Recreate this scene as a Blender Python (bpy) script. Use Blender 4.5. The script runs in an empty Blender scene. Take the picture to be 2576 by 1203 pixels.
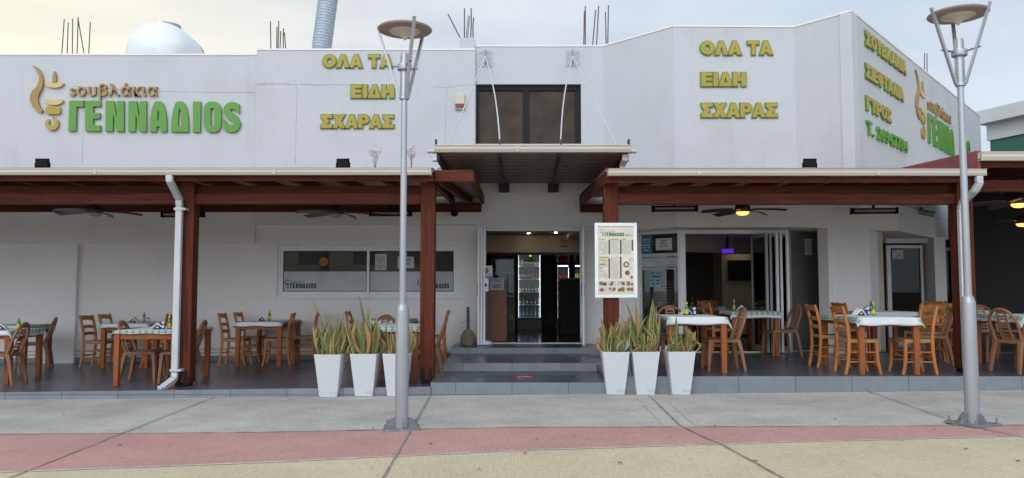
import bpy, bmesh, math, random
from mathutils import Vector, Matrix
R = math.radians
PI = math.pi
S = bpy.context.scene
COL = S.collection
random.seed(7)

# ------------------------------------------------------------------ camera
FPX, CU, CV = 2000.0, 1288.0, 601.5          # focal length and centre, in pixels of a 2576 px wide copy of the photo
PITCH = math.atan(127.0 / FPX)
EYE = Vector((0.0, 0.0, 1.4))
cd = bpy.data.cameras.new('camera')
cd.sensor_width = 36.0
cd.lens = 36.0 * FPX / 2576.0
cd.clip_start = 0.05
cd.clip_end = 3000
cam = bpy.data.objects.new('camera', cd)
cam.location = EYE
cam.rotation_euler = (PI / 2 + PITCH, 0, 0)
COL.objects.link(cam)
S.camera = cam

# ------------------------------------------------------------------ sky, sun, exposure
SUN_AZ = R(205)      # compass style: 0 = +Y (away from the camera), clockwise
SUN_EL = R(38)
w = bpy.data.worlds.new('World')
S.world = w
w.use_nodes = True
nt = w.node_tree
nt.nodes.clear()
N = nt.nodes.new
L = nt.links.new
out = N('ShaderNodeOutputWorld')
bg = N('ShaderNodeBackground')
bg.inputs['Strength'].default_value = 0.1
sky = N('ShaderNodeTexSky')
sky.sky_type = 'NISHITA'
sky.sun_disc = False
sky.sun_elevation = SUN_EL
sky.sun_rotation = SUN_AZ
sky.dust_density = 2.0
sky.ozone_density = 1.6
tc = N('ShaderNodeTexCoord')
mp = N('ShaderNodeMapping')
mp.inputs['Scale'].default_value = (1.0, 1.0, 2.6)
mp.inputs['Location'].default_value = (0.35, 0.2, 0.1)
nz = N('ShaderNodeTexNoise')
nz.inputs['Scale'].default_value = 2.2
nz.inputs['Detail'].default_value = 7
nz.inputs['Roughness'].default_value = 0.52
nz.inputs['Distortion'].default_value = 0.5
cr = N('ShaderNodeValToRGB')
cr.color_ramp.elements[0].position = 0.30
cr.color_ramp.elements[1].position = 0.62
cr.color_ramp.elements[0].color = (0.55, 0.55, 0.55, 1)
cr.color_ramp.elements[1].color = (0.97, 0.97, 0.97, 1)
L(tc.outputs['Generated'], mp.inputs['Vector'])
L(mp.outputs['Vector'], nz.inputs['Vector'])
L(nz.outputs['Fac'], cr.inputs['Fac'])
# a thin overcast: pale cloud, warmer and brighter low in the west (ahead, left)
vd = N('ShaderNodeVectorMath'); vd.operation = 'DOT_PRODUCT'
vd.inputs[1].default_value = Vector((-0.66, 0.75, 0.08)).normalized()
L(tc.outputs['Generated'], vd.inputs[0])
wr = N('ShaderNodeValToRGB')
wr.color_ramp.elements[0].position = 0.55
wr.color_ramp.elements[0].color = (6.3, 7.0, 7.9, 1)
wr.color_ramp.elements[1].position = 1.0
wr.color_ramp.elements[1].color = (8.6, 8.0, 6.3, 1)
e = wr.color_ramp.elements.new(0.86); e.color = (6.9, 7.1, 7.1, 1)
L(vd.outputs['Value'], wr.inputs['Fac'])
n2 = N('ShaderNodeTexNoise')
n2.inputs['Scale'].default_value = 1.7; n2.inputs['Detail'].default_value = 5
L(mp.outputs['Vector'], n2.inputs['Vector'])
mr = N('ShaderNodeMapRange')
mr.inputs['From Min'].default_value = 0.3; mr.inputs['From Max'].default_value = 0.7
mr.inputs['To Min'].default_value = 0.92; mr.inputs['To Max'].default_value = 1.1
L(n2.outputs['Fac'], mr.inputs['Value'])
vs = N('ShaderNodeVectorMath'); vs.operation = 'SCALE'
L(wr.outputs['Color'], vs.inputs[0]); L(mr.outputs['Result'], vs.inputs['Scale'])
hd = N('ShaderNodeVectorMath'); hd.operation = 'DOT_PRODUCT'; hd.inputs[1].default_value = Vector((-0.1, -1.0, 0.12)).normalized()
L(tc.outputs['Generated'], hd.inputs[0])
hr = N('ShaderNodeMapRange'); hr.inputs['From Min'].default_value = 0.4; hr.inputs['From Max'].default_value = 0.97
hr.inputs['To Min'].default_value = 1.0; hr.inputs['To Max'].default_value = 2.6  # added glow in the unseen low sky, brightens the walls under the pergolas
L(hd.outputs['Value'], hr.inputs['Value'])
hm = N('ShaderNodeMath'); hm.operation = 'MULTIPLY'
L(mr.outputs['Result'], hm.inputs[0]); L(hr.outputs['Result'], hm.inputs[1])
L(hm.outputs[0], vs.inputs['Scale'])
mx = N('ShaderNodeMix'); mx.data_type = 'RGBA'
L(cr.outputs['Color'], mx.inputs['Factor'])
L(sky.outputs['Color'], mx.inputs['A'])
L(vs.outputs['Vector'], mx.inputs['B'])
L(mx.outputs['Result'], bg.inputs['Color'])
L(bg.outputs['Background'], out.inputs['Surface'])

sd = bpy.data.lights.new('sun', 'SUN')
sd.energy = 0.5
sd.angle = R(40)
sd.color = (1.0, 0.985, 0.95)
so = bpy.data.objects.new('sun', sd)
sdir = Vector((math.sin(SUN_AZ) * math.cos(SUN_EL), math.cos(SUN_AZ) * math.cos(SUN_EL), math.sin(SUN_EL)))
so.rotation_euler = (-sdir).to_track_quat('-Z', 'Y').to_euler()
COL.objects.link(so)
S.view_settings.view_transform = 'Standard'
S.view_settings.look = 'None'
S.view_settings.gamma = 1
S.view_settings.exposure = 0.31

# ------------------------------------------------------------------ pixel -> place helpers (used to read positions off the photo)
def ray(u, v):
    x = (u - CU) / FPX
    y = (CV - v) / FPX
    c, s = math.cos(PITCH), math.sin(PITCH)
    return Vector((x, c - y * s, s + y * c))
def W(u, v, Y):
    d = ray(u, v)
    return EYE + d * (Y / d.y)
def G(u, v, a, b=0.0):                        # on the plane z = a + b x
    d = ray(u, v)
    t = (a + b * EYE.x - EYE.z) / (d.z - b * d.x)
    return EYE + d * t
class Frame:
    """A vertical plane through two plan points; s runs along it, out is towards the viewer's side."""
    def __init__(f, p0, p1):
        f.o = Vector((p0[0], p0[1], 0)); e = Vector((p1[0], p1[1], 0)) - f.o
        f.len = e.length; f.e = e.normalized(); f.n = Vector((f.e.y, -f.e.x, 0))
    def at(f, u, v):
        d = ray(u, v)
        t = (f.o - EYE).dot(f.n) / d.dot(f.n)
        p = EYE + d * t
        return (p - f.o).dot(f.e), p.z
    def P(f, s, z, o=0.0):
        return f.o + f.e * s + f.n * o + Vector((0, 0, z))

# ------------------------------------------------------------------ materials
M = {}
def mat(name, col, rough=0.6, metal=0.0, var=0.0, vscale=6.0, bump=0.0, bscale=80.0, stretch=(1, 1, 1), col2=None, spec=0.5, emit=None, estr=0.0, coat=0.0, detail=4):
    m = bpy.data.materials.new(name); m.use_nodes = True
    t = m.node_tree; b = t.nodes['Principled BSDF']
    b.inputs['Base Color'].default_value = (*col, 1)
    b.inputs['Roughness'].default_value = rough
    b.inputs['Metallic'].default_value = metal
    b.inputs['Specular IOR Level'].default_value = spec
    b.inputs['Coat Weight'].default_value = coat
    if emit:
        b.inputs['Emission Color'].default_value = (*emit, 1); b.inputs['Emission Strength'].default_value = estr
    if var or bump or col2:
        c = t.nodes.new('ShaderNodeTexCoord'); p = t.nodes.new('ShaderNodeMapping')
        p.inputs['Scale'].default_value = stretch
        t.links.new(c.outputs['Object'], p.inputs['Vector'])
    if var or col2:
        n = t.nodes.new('ShaderNodeTexNoise'); n.inputs['Scale'].default_value = vscale; n.inputs['Detail'].default_value = detail
        n.inputs['Roughness'].default_value = 0.6
        t.links.new(p.outputs['Vector'], n.inputs['Vector'])
        r = t.nodes.new('ShaderNodeValToRGB')
        r.color_ramp.elements[0].position = 0.3; r.color_ramp.elements[1].position = 0.7
        a = col2 if col2 else tuple(x * (1 - var) for x in col)
        z = col if col2 else tuple(min(1, x * (1 + var)) for x in col)
        r.color_ramp.elements[0].color = (*a, 1); r.color_ramp.elements[1].color = (*z, 1)
        t.links.new(n.outputs['Fac'], r.inputs['Fac']); t.links.new(r.outputs['Color'], b.inputs['Base Color'])
    if bump:
        n = t.nodes.new('ShaderNodeTexNoise'); n.inputs['Scale'].default_value = bscale; n.inputs['Detail'].default_value = 3
        t.links.new(p.outputs['Vector'], n.inputs['Vector'])
        k = t.nodes.new('ShaderNodeBump'); k.inputs['Strength'].default_value = bump; k.inputs['Distance'].default_value = 0.01
        t.links.new(n.outputs['Fac'], k.inputs['Height']); t.links.new(k.outputs['Normal'], b.inputs['Normal'])
    M[name] = m
    return m
def nodes_of(m):
    return m.node_tree, m.node_tree.nodes['Principled BSDF']

def stained(name, col, dirt, amount=0.5, bump=0.25, bscale=140, streak=(1.2, 1.2, 0.25), rough=0.85):
    """plaster: fine stucco bump, broad mottling and thin vertical rain streaks"""
    m = mat(name, col, rough, bump=bump, bscale=bscale)
    t, b = nodes_of(m)
    c = t.nodes.new('ShaderNodeTexCoord')
    def noise(sc, scale, det, lo, hi):
        p = t.nodes.new('ShaderNodeMapping'); p.inputs['Scale'].default_value = sc
        t.links.new(c.outputs['Object'], p.inputs['Vector'])
        n = t.nodes.new('ShaderNodeTexNoise'); n.inputs['Scale'].default_value = scale; n.inputs['Detail'].default_value = det
        t.links.new(p.outputs['Vector'], n.inputs['Vector'])
        q = t.nodes.new('ShaderNodeMapRange'); q.inputs['From Min'].default_value = lo; q.inputs['From Max'].default_value = hi
        t.links.new(n.outputs['Fac'], q.inputs['Value'])
        return q.outputs['Result']
    a = noise((1, 1, 1), 0.9, 6, 0.5, 0.85)
    s = noise((3, 3, 0.25), 1.6, 6, 0.60, 0.95)
    g = noise((1, 1, 1), 7, 8, 0.6, 0.95)
    mm = t.nodes.new('ShaderNodeMath'); mm.operation = 'ADD'; t.links.new(a, mm.inputs[0]); t.links.new(s, mm.inputs[1])
    m2 = t.nodes.new('ShaderNodeMath'); m2.operation = 'ADD'; t.links.new(mm.outputs[0], m2.inputs[0]); t.links.new(g, m2.inputs[1])
    m3 = t.nodes.new('ShaderNodeMath'); m3.operation = 'MULTIPLY'; m3.use_clamp = True
    t.links.new(m2.outputs[0], m3.inputs[0]); m3.inputs[1].default_value = amount
    x = t.nodes.new('ShaderNodeMix'); x.data_type = 'RGBA'
    x.inputs['A'].default_value = (*col, 1); x.inputs['B'].default_value = (*dirt, 1)
    t.links.new(m3.outputs[0], x.inputs['Factor']); t.links.new(x.outputs['Result'], b.inputs['Base Color'])
    return m

def tiles(name, col, rough, tw, th, mortar, axis='xy', var=0.12, msize=0.006, offset=0.5):
    m = mat(name, col, rough)
    t, b = nodes_of(m)
    c = t.nodes.new('ShaderNodeTexCoord'); p = t.nodes.new('ShaderNodeMapping')
    if axis == 'xz': p.inputs['Rotation'].default_value = (R(-90), 0, 0)
    t.links.new(c.outputs['Object'], p.inputs['Vector'])
    k = t.nodes.new('ShaderNodeTexBrick'); k.offset = offset
    k.inputs['Scale'].default_value = 1.0
    k.inputs['Brick Width'].default_value = tw; k.inputs['Row Height'].default_value = th
    k.inputs['Mortar Size'].default_value = msize; k.inputs['Mortar Smooth'].default_value = 0.1
    k.inputs['Color1'].default_value = (*(x * (1 - var) for x in col), 1)
    k.inputs['Color2'].default_value = (*(x * (1 + var) for x in col), 1)
    k.inputs['Mortar'].default_value = (*mortar, 1)
    t.links.new(p.outputs['Vector'], k.inputs['Vector'])
    n = t.nodes.new('ShaderNodeTexNoise'); n.inputs['Scale'].default_value = 5; n.inputs['Detail'].default_value = 8
    t.links.new(c.outputs['Object'], n.inputs['Vector'])
    q = t.nodes.new('ShaderNodeMapRange'); q.inputs['From Min'].default_value = 0.3; q.inputs['From Max'].default_value = 0.7
    q.inputs['To Min'].default_value = 0.9; q.inputs['To Max'].default_value = 1.1
    t.links.new(n.outputs['Fac'], q.inputs['Value'])
    s = t.nodes.new('ShaderNodeVectorMath'); s.operation = 'SCALE'
    t.links.new(k.outputs['Color'], s.inputs[0]); t.links.new(q.outputs['Result'], s.inputs['Scale'])
    t.links.new(s.outputs['Vector'], b.inputs['Base Color'])
    r = t.nodes.new('ShaderNodeMapRange'); r.inputs['To Min'].default_value = rough * 0.9; r.inputs['To Max'].default_value = rough * 1.12
    t.links.new(n.outputs['Fac'], r.inputs['Value']); t.links.new(r.outputs['Result'], b.inputs['Roughness'])
    return m

def paving(name, col, dirt, brush=(60, 3, 1)):
    """brushed concrete: broom lines, mottled patches, specks"""
    m = mat(name, col, 0.9)
    t, b = nodes_of(m)
    c = t.nodes.new('ShaderNodeTexCoord')
    p = t.nodes.new('ShaderNodeMapping'); p.inputs['Scale'].default_value = brush; p.inputs['Rotation'].default_value = (0, 0, R(-22))
    t.links.new(c.outputs['Object'], p.inputs['Vector'])
    br = t.nodes.new('ShaderNodeTexNoise'); br.inputs['Scale'].default_value = 1.6; br.inputs['Detail'].default_value = 4
    t.links.new(p.outputs['Vector'], br.inputs['Vector'])
    n = t.nodes.new('ShaderNodeTexNoise'); n.inputs['Scale'].default_value = 1.1; n.inputs['Detail'].default_value = 9; n.inputs['Roughness'].default_value = 0.62
    t.links.new(c.outputs['Object'], n.inputs['Vector'])
    f = t.nodes.new('ShaderNodeTexNoise'); f.inputs['Scale'].default_value = 90; f.inputs['Detail'].default_value = 2
    t.links.new(c.outputs['Object'], f.inputs['Vector'])
    q = t.nodes.new('ShaderNodeMapRange'); q.inputs['From Min'].default_value = 0.40; q.inputs['From Max'].default_value = 0.70
    t.links.new(n.outputs['Fac'], q.inputs['Value'])
    x = t.nodes.new('ShaderNodeMix'); x.data_type = 'RGBA'
    x.inputs['A'].default_value = (*col, 1); x.inputs['B'].default_value = (*dirt, 1)
    t.links.new(q.outputs['Result'], x.inputs['Factor'])
    def sc(src, lo, hi, a, z):
        k = t.nodes.new('ShaderNodeMapRange'); k.inputs['From Min'].default_value = lo; k.inputs['From Max'].default_value = hi
        k.inputs['To Min'].default_value = a; k.inputs['To Max'].default_value = z
        t.links.new(src, k.inputs['Value']); return k.outputs['Result']
    sp_ = t.nodes.new('ShaderNodeTexNoise'); sp_.inputs['Scale'].default_value = 14; sp_.inputs['Detail'].default_value = 5; sp_.inputs['Roughness'].default_value = .7
    t.links.new(c.outputs['Object'], sp_.inputs['Vector'])
    s0 = t.nodes.new('ShaderNodeMath'); s0.operation = 'MULTIPLY'
    t.links.new(sc(sp_.outputs['Fac'], 0.57, 0.70, 1.0, 0.74), s0.inputs[0])
    s1 = t.nodes.new('ShaderNodeMath'); s1.operation = 'MULTIPLY'
    t.links.new(sc(br.outputs['Fac'], 0.3, 0.7, 0.85, 1.12), s1.inputs[0]); t.links.new(sc(f.outputs['Fac'], 0.3, 0.7, 0.88, 1.12), s0.inputs[1]); t.links.new(s0.outputs[0], s1.inputs[1])
    s = t.nodes.new('ShaderNodeVectorMath'); s.operation = 'SCALE'
    t.links.new(x.outputs['Result'], s.inputs[0]); t.links.new(s1.outputs[0], s.inputs['Scale'])
    t.links.new(s.outputs['Vector'], b.inputs['Base Color'])
    k = t.nodes.new('ShaderNodeBump'); k.inputs['Strength'].default_value = 0.35; k.inputs['Distance'].default_value = 0.006
    t.links.new(br.outputs['Fac'], k.inputs['Height']); t.links.new(k.outputs['Normal'], b.inputs['Normal'])
    return m

def wood(name, col, dark, axis='z', rough=0.5, knots=True, scale=1.0):
    m = mat(name, col, rough, spec=.16)
    t, b = nodes_of(m)
    c = t.nodes.new('ShaderNodeTexCoord'); p = t.nodes.new('ShaderNodeMapping')
    a = {'z': (22, 22, 1.2), 'x': (1.2, 22, 22), 'y': (22, 1.2, 22)}[axis]
    p.inputs['Scale'].default_value = tuple(k * scale for k in a)
    t.links.new(c.outputs['Object'], p.inputs['Vector'])
    n = t.nodes.new('ShaderNodeTexNoise'); n.inputs['Scale'].default_value = 1.3; n.inputs['Detail'].default_value = 6; n.inputs['Distortion'].default_value = 0.6
    t.links.new(p.outputs['Vector'], n.inputs['Vector'])
    r = t.nodes.new('ShaderNodeValToRGB')
    r.color_ramp.elements[0].position = 0.28; r.color_ramp.elements[0].color = (*dark, 1)
    r.color_ramp.elements[1].position = 0.68; r.color_ramp.elements[1].color = (*col, 1)
    t.links.new(n.outputs['Fac'], r.inputs['Fac'])
    src = r.outputs['Color']
    if knots:
        v = t.nodes.new('ShaderNodeTexVoronoi'); v.inputs['Scale'].default_value = 3.1
        p2 = t.nodes.new('ShaderNodeMapping'); p2.inputs['Scale'].default_value = {'z': (1.6, 1.6, .8), 'x': (.8, 1.6, 1.6), 'y': (1.6, .8, 1.6)}[axis]
        t.links.new(c.outputs['Object'], p2.inputs['Vector']); t.links.new(p2.outputs['Vector'], v.inputs['Vector'])
        q = t.nodes.new('ShaderNodeMapRange'); q.inputs['From Min'].default_value = 0.03; q.inputs['From Max'].default_value = 0.09
        t.links.new(v.outputs['Distance'], q.inputs['Value'])
        x = t.nodes.new('ShaderNodeMix'); x.data_type = 'RGBA'
        x.inputs['A'].default_value = (*(d * 0.45 for d in dark), 1)
        t.links.new(q.outputs['Result'], x.inputs['Factor']); t.links.new(src, x.inputs['B'])
        src = x.outputs['Result']
    t.links.new(src, b.inputs['Base Color'])
    k = t.nodes.new('ShaderNodeBump'); k.inputs['Strength'].default_value = 0.2; k.inputs['Distance'].default_value = 0.004
    t.links.new(n.outputs['Fac'], k.inputs['Height']); t.links.new(k.outputs['Normal'], b.inputs['Normal'])
    return m

def glass(name, tint=(0.9, 0.95, 0.94), refl=1.0, rough=0.0):
    m = bpy.data.materials.new(name); m.use_nodes = True
    t = m.node_tree; t.nodes.clear()
    o = t.nodes.new('ShaderNodeOutputMaterial'); a = t.nodes.new('ShaderNodeBsdfTransparent'); g = t.nodes.new('ShaderNodeBsdfGlossy')
    a.inputs['Color'].default_value = (*tint, 1); g.inputs['Roughness'].default_value = rough
    f = t.nodes.new('ShaderNodeFresnel'); f.inputs['IOR'].default_value = 1.52
    k = t.nodes.new('ShaderNodeMath'); k.operation = 'MULTIPLY'; k.inputs[1].default_value = refl * 1.9; k.use_clamp = True
    x = t.nodes.new('ShaderNodeMixShader')
    t.links.new(f.outputs[0], k.inputs[0]); t.links.new(k.outputs[0], x.inputs[0])
    t.links.new(a.outputs[0], x.inputs[1]); t.links.new(g.outputs[0], x.inputs[2]); t.links.new(x.outputs[0], o.inputs[0])
    M[name] = m
    return m

def reflect_grey(name, fac, col, **kw):  # grey diffuse mixed into the glass stands for pale reflections
    m = glass(name, **kw); t = m.node_tree; o = t.nodes['Material Output']; src = o.inputs[0].links[0].from_socket
    d = t.nodes.new('ShaderNodeBsdfDiffuse'); d.inputs['Color'].default_value = (*col, 1); x = t.nodes.new('ShaderNodeMixShader'); x.inputs[0].default_value = fac
    t.links.new(src, x.inputs[1]); t.links.new(d.outputs[0], x.inputs[2]); t.links.new(x.outputs[0], o.inputs[0])

stained('plaster', (0.565, 0.585, 0.600), (0.42, 0.42, 0.42), 0.5, bump=.45, bscale=70)  # white paint with the daylight's darker, bluer tone put into its colour
stained('plaster_shade_lift', (0.87, 0.83, 0.80), (0.68, 0.64, 0.61), 0.35)  # same paint, coloured lighter and warmer to lift the shade under the pergolas
tiles('tile_dark', (0.070, 0.080, 0.105), 0.28, 0.6, 0.3, (0.03, 0.03, 0.032))
tiles('tile_riser', (0.205, 0.225, 0.245), 0.5, 0.75, 5.0, (0.10, 0.105, 0.11), axis='xz', var=0.06, offset=0.0)
paving('concrete_grey', (0.50, 0.475, 0.42), (0.355, 0.34, 0.305))
paving('concrete_red', (0.51, 0.285, 0.245), (0.44, 0.245, 0.215))
paving('concrete_yellow', (0.60, 0.51, 0.335), (0.51, 0.435, 0.295))
mat('earth', (0.25, 0.22, 0.17), 0.95, var=0.2, vscale=0.5)
mat('joint', (0.26, 0.25, 0.225), 0.95, var=0.35, vscale=9)
mat('white_line', (0.66, 0.64, 0.60), 0.9, col2=(0.42, 0.33, 0.27), vscale=14)
for ax in 'xyz':
    wood('stain_' + ax, (0.145, 0.034, 0.016), (0.048, 0.013, 0.008), ax, .6)
mat('soffit_wood', (0.34, 0.21, 0.14), 0.7, var=0.3, vscale=3, stretch=(1, 9, 9))  # lighter than the dark boards, to bounce warm light onto the walls
mat('black_iron', (0.014, 0.014, 0.016), 0.55, spec=.2)
mat('gutter_beige', (0.60, 0.55, 0.46), 0.45, var=0.06, vscale=2, stretch=(0.6, 4, 4))
mat('pipe_white', (0.55, 0.56, 0.57), 0.4, var=0.08, vscale=5)
mat('roof_red', (0.24, 0.055, 0.05), 0.5, var=0.2, vscale=3)
mat('frame_white', (0.84, 0.84, 0.83), 0.4, var=0.06, vscale=4)
mat('frame_grey', (0.36, 0.36, 0.35), 0.4)
mat('canopy_metal', (0.23, 0.20, 0.18), 0.42, metal=0.3, var=0.15, vscale=4)
mat('canopy_dark', (0.045, 0.042, 0.042), 0.6)
mat('steel', (0.36, 0.37, 0.38), 0.45, metal=0.6, var=0.15, vscale=10)
mat('rebar', (0.16, 0.11, 0.09), 0.85, var=0.3, vscale=20)
mat('inner_dark', (0.10, 0.09, 0.08), 0.8)
mat('inner_wall', (0.52, 0.46, 0.37), 0.8, var=0.1, vscale=2)
mat('inner_olive', (0.40, 0.37, 0.30), 0.8, var=.1, vscale=2)
mat('inner_ceiling', (0.58, 0.55, 0.50), 0.8)
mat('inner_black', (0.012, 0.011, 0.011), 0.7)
mat('inner_red', (0.10, 0.02, 0.016), 0.6, var=0.3, vscale=4)
tiles('inner_floor', (0.035, 0.033, 0.033), 0.12, 0.6, 0.6, (0.012, 0.012, 0.012), offset=0.0)
glass('pane', (0.80, 0.85, 0.84), 1.0)
glass('pane_dark', (0.42, 0.46, 0.45), 1.1)
reflect_grey('pane_street', .10, (.5, .48, .44), tint=(.42, .46, .45), refl=1.4)  # milky street reflections put in as diffuse grey
glass('pane_deep', (.35, .40, .39), .2)
reflect_grey('pane_reflect_grey', .22, (.46, .44, .40), tint=(.7, .74, .73), refl=1.0)  # diffuse grey stands for reflections on the angled pane
mat('frosted', (0.46, 0.47, 0.475), 0.35, var=0.16, vscale=1.8, detail=2, spec=0.6)
mat('film_brown', (0.050, 0.034, 0.020), 0.42, var=0.4, vscale=3, bump=0.5, bscale=14, spec=.25)
glass('pane_shop', (0.88, 0.92, 0.91), 0.25)
mat('crack', (0.30, 0.29, 0.28), 0.95)

# ------------------------------------------------------------------ mesh builder
ORG = {}
class MB:
    def __init__(s):
        s.v = []; s.f = []; s.uv = None; s.mi = []; s.cur = 0
    def add(s, vs, fs):
        o = len(s.v)
        s.v += [Vector(p) for p in vs]
        s.f += [tuple(o + i for i in f) for f in fs]
        s.mi += [s.cur] * len(fs)
        return s
    def box(s, x0, x1, y0, y1, z0, z1):
        vs = [(x, y, z) for z in (z0, z1) for y in (y0, y1) for x in (x0, x1)]
        return s.add(vs, [(0, 2, 3, 1), (4, 5, 7, 6), (0, 1, 5, 4), (2, 6, 7, 3), (0, 4, 6, 2), (1, 3, 7, 5)])
    def hexa(s, b, t):                              # two loops of equal length joined
        n = len(b)
        return s.add(list(b) + list(t), [tuple(range(n - 1, -1, -1)), tuple(range(n, 2 * n))] + [(i, (i + 1) % n, n + (i + 1) % n, n + i) for i in range(n)])
    def obox(s, c, size, m=None, rz=0.0):
        hx, hy, hz = (k / 2 for k in size)
        q = m if m is not None else Matrix.Rotation(rz, 3, 'Z')
        c = Vector(c)
        vs = [c + q @ Vector((x, y, z)) for z in (-hz, hz) for y in (-hy, hy) for x in (-hx, hx)]
        return s.add(vs, [(0, 2, 3, 1), (4, 5, 7, 6), (0, 1, 5, 4), (2, 6, 7, 3), (0, 4, 6, 2), (1, 3, 7, 5)])
    def fbox(s, f, s0, s1, z0, z1, o0, o1):         # a box on a Frame
        b = [f.P(s0, z0, o0), f.P(s1, z0, o0), f.P(s1, z0, o1), f.P(s0, z0, o1)]
        t = [p + Vector((0, 0, z1 - z0)) for p in b]
        return s.hexa(b, t)
    def bar(s, p0, p1, w, h, up=(0, 0, 1)):         # rectangular bar between two points
        p0, p1 = Vector(p0), Vector(p1); d = (p1 - p0).normalized(); u = Vector(up)
        a = d.cross(u)
        if a.length < 1e-4: a = d.cross(Vector((1, 0, 0)))
        a.normalize(); c = a.cross(d).normalized()
        q = [(-1, -1), (1, -1), (1, 1), (-1, 1)]
        return s.hexa([p0 + a * (x * w / 2) + c * (y * h / 2) for x, y in q], [p1 + a * (x * w / 2) + c * (y * h / 2) for x, y in q])
    def tube(s, pts, r, n=10, caps=True, sx=1.0):
        pts = [Vector(p) for p in pts]
        rs = r if isinstance(r, (list, tuple)) else [r] * len(pts)
        o = len(s.v); ref = None
        for i, p in enumerate(pts):
            d = (pts[min(i + 1, len(pts) - 1)] - pts[max(i - 1, 0)]).normalized()
            if ref is None:
                ref = Vector((0, 0, 1)) if abs(d.z) < 0.9 else Vector((1, 0, 0))
            a = d.cross(ref).normalized(); b = a.cross(d).normalized(); ref = b
            for k in range(n):
                t = 2 * PI * (k + 0.5) / n
                s.v.append(p + a * (math.cos(t) * rs[i] * sx) + b * (math.sin(t) * rs[i]))
        fs = []
        for i in range(len(pts) - 1):
            for k in range(n):
                fs.append((o + i * n + k, o + (i + 1) * n + k, o + (i + 1) * n + (k + 1) % n, o + i * n + (k + 1) % n))
        if caps:
            fs.append(tuple(o + k for k in range(n))); fs.append(tuple(o + (len(pts) - 1) * n + k for k in range(n - 1, -1, -1)))
        s.f += fs; s.mi += [s.cur] * len(fs)
        return s
    def lathe(s, prof, c=(0, 0, 0), n=24, sq=None):
        c = Vector(c); o = len(s.v)
        for r, z in prof:
            for k in range(n):
                t = 2 * PI * k / n
                s.v.append(c + Vector((math.cos(t) * r, math.sin(t) * r, z)))
        fs = []
        for i in range(len(prof) - 1):
            for k in range(n):
                fs.append((o + i * n + k, o + i * n + (k + 1) % n, o + (i + 1) * n + (k + 1) % n, o + (i + 1) * n + k))
        if prof[0][0] > 1e-5: fs.append(tuple(o + k for k in range(n - 1, -1, -1)))
        if prof[-1][0] > 1e-5: fs.append(tuple(o + (len(prof) - 1) * n + k for k in range(n)))
        s.f += fs; s.mi += [s.cur] * len(fs)
        return s
    def ball(s, c, r, n=16, m=10):
        rx, ry, rz = r if isinstance(r, (tuple, list)) else (r, r, r)
        c = Vector(c); o = len(s.v)
        for i in range(m + 1):
            a = PI * i / m
            for k in range(n):
                t = 2 * PI * k / n
                s.v.append(c + Vector((math.sin(a) * math.cos(t) * rx, math.sin(a) * math.sin(t) * ry, -math.cos(a) * rz)))
        fs = [(o + i * n + k, o + i * n + (k + 1) % n, o + (i + 1) * n + (k + 1) % n, o + (i + 1) * n + k) for i in range(m) for k in range(n)]
        s.f += fs; s.mi += [s.cur] * len(fs)
        return s
    def quad(s, a, b, c, d):
        return s.add([a, b, c, d], [(0, 1, 2, 3)])
    def wallgrid(s, f, s0, s1, zb, zt, th, holes=()):
        """wall slab on a Frame, with rectangular holes (s0, s1, z0, z1); zt may be (left, right) heights"""
        zl, zr = zt if isinstance(zt, tuple) else (zt, zt)
        ss = sorted({s0, s1} | {h[0] for h in holes} | {h[1] for h in holes})
        zz = sorted({zb, 1e9} | {h[2] for h in holes} | {h[3] for h in holes})
        ss = [x for x in ss if s0 <= x <= s1]; zz = [z for z in zz if z >= zb]
        def top(x): return zl + (zr - zl) * (x - s0) / (s1 - s0)
        def Z(x, z): return top(x) if z > 1e8 else z
        def solid(i, j):
            if i < 0 or j < 0 or i >= len(ss) - 1 or j >= len(zz) - 1: return False
            a, b = (ss[i] + ss[i + 1]) / 2, (zz[j] + min(zz[j + 1], zl + 5)) / 2
            return not any(h[0] < a < h[1] and h[2] < b < h[3] for h in holes)
        P = f.P
        for i in range(len(ss) - 1):
            for j in range(len(zz) - 1):
                if not solid(i, j): continue
                a, b, c, d = ss[i], ss[i + 1], zz[j], zz[j + 1]
                F = [P(a, Z(a, c)), P(b, Z(b, c)), P(b, Z(b, d)), P(a, Z(a, d))]
                B = [p - f.n * th for p in F]
                s.quad(*F); s.quad(*B[::-1])
                for (di, dj, q) in ((0, -1, (0, 1)), (1, 0, (1, 2)), (0, 1, (2, 3)), (-1, 0, (3, 0))):
                    if not solid(i + di, j + dj):
                        s.quad(F[q[1]], F[q[0]], B[q[0]], B[q[1]])
        return s
    def build(s, name, m, parent=None, smooth=False, bevel=0.0, weld=False, seg=2):
        me = bpy.data.meshes.new(name)
        off = ORG.get(parent.name, Vector()) if parent else Vector()
        me.from_pydata([p - off for p in s.v], [], s.f)
        ms = m if isinstance(m, (list, tuple)) else [m]
        for k in ms: me.materials.append(M[k] if isinstance(k, str) else k)
        if len(ms) > 1:
            me.polygons.foreach_set('material_index', s.mi)
        if s.uv:
            ul = me.uv_layers.new(name='UVMap')
            for l in me.loops:
                ul.data[l.index].uv = s.uv[l.vertex_index]
        if smooth:
            me.polygons.foreach_set('use_smooth', [True] * len(me.polygons))
        b = bmesh.new(); b.from_mesh(me)
        if weld: bmesh.ops.remove_doubles(b, verts=b.verts, dist=1e-5)
        if not s.uv: bmesh.ops.recalc_face_normals(b, faces=b.faces)
        b.to_mesh(me); b.free()
        me.update()
        o = bpy.data.objects.new(name, me); COL.objects.link(o)
        if parent:
            o.parent = parent; ORG[o.name] = off
        if bevel:
            k = o.modifiers.new('bevel', 'BEVEL'); k.width = bevel; k.segments = seg; k.limit_method = 'ANGLE'; k.angle_limit = R(40)
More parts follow.
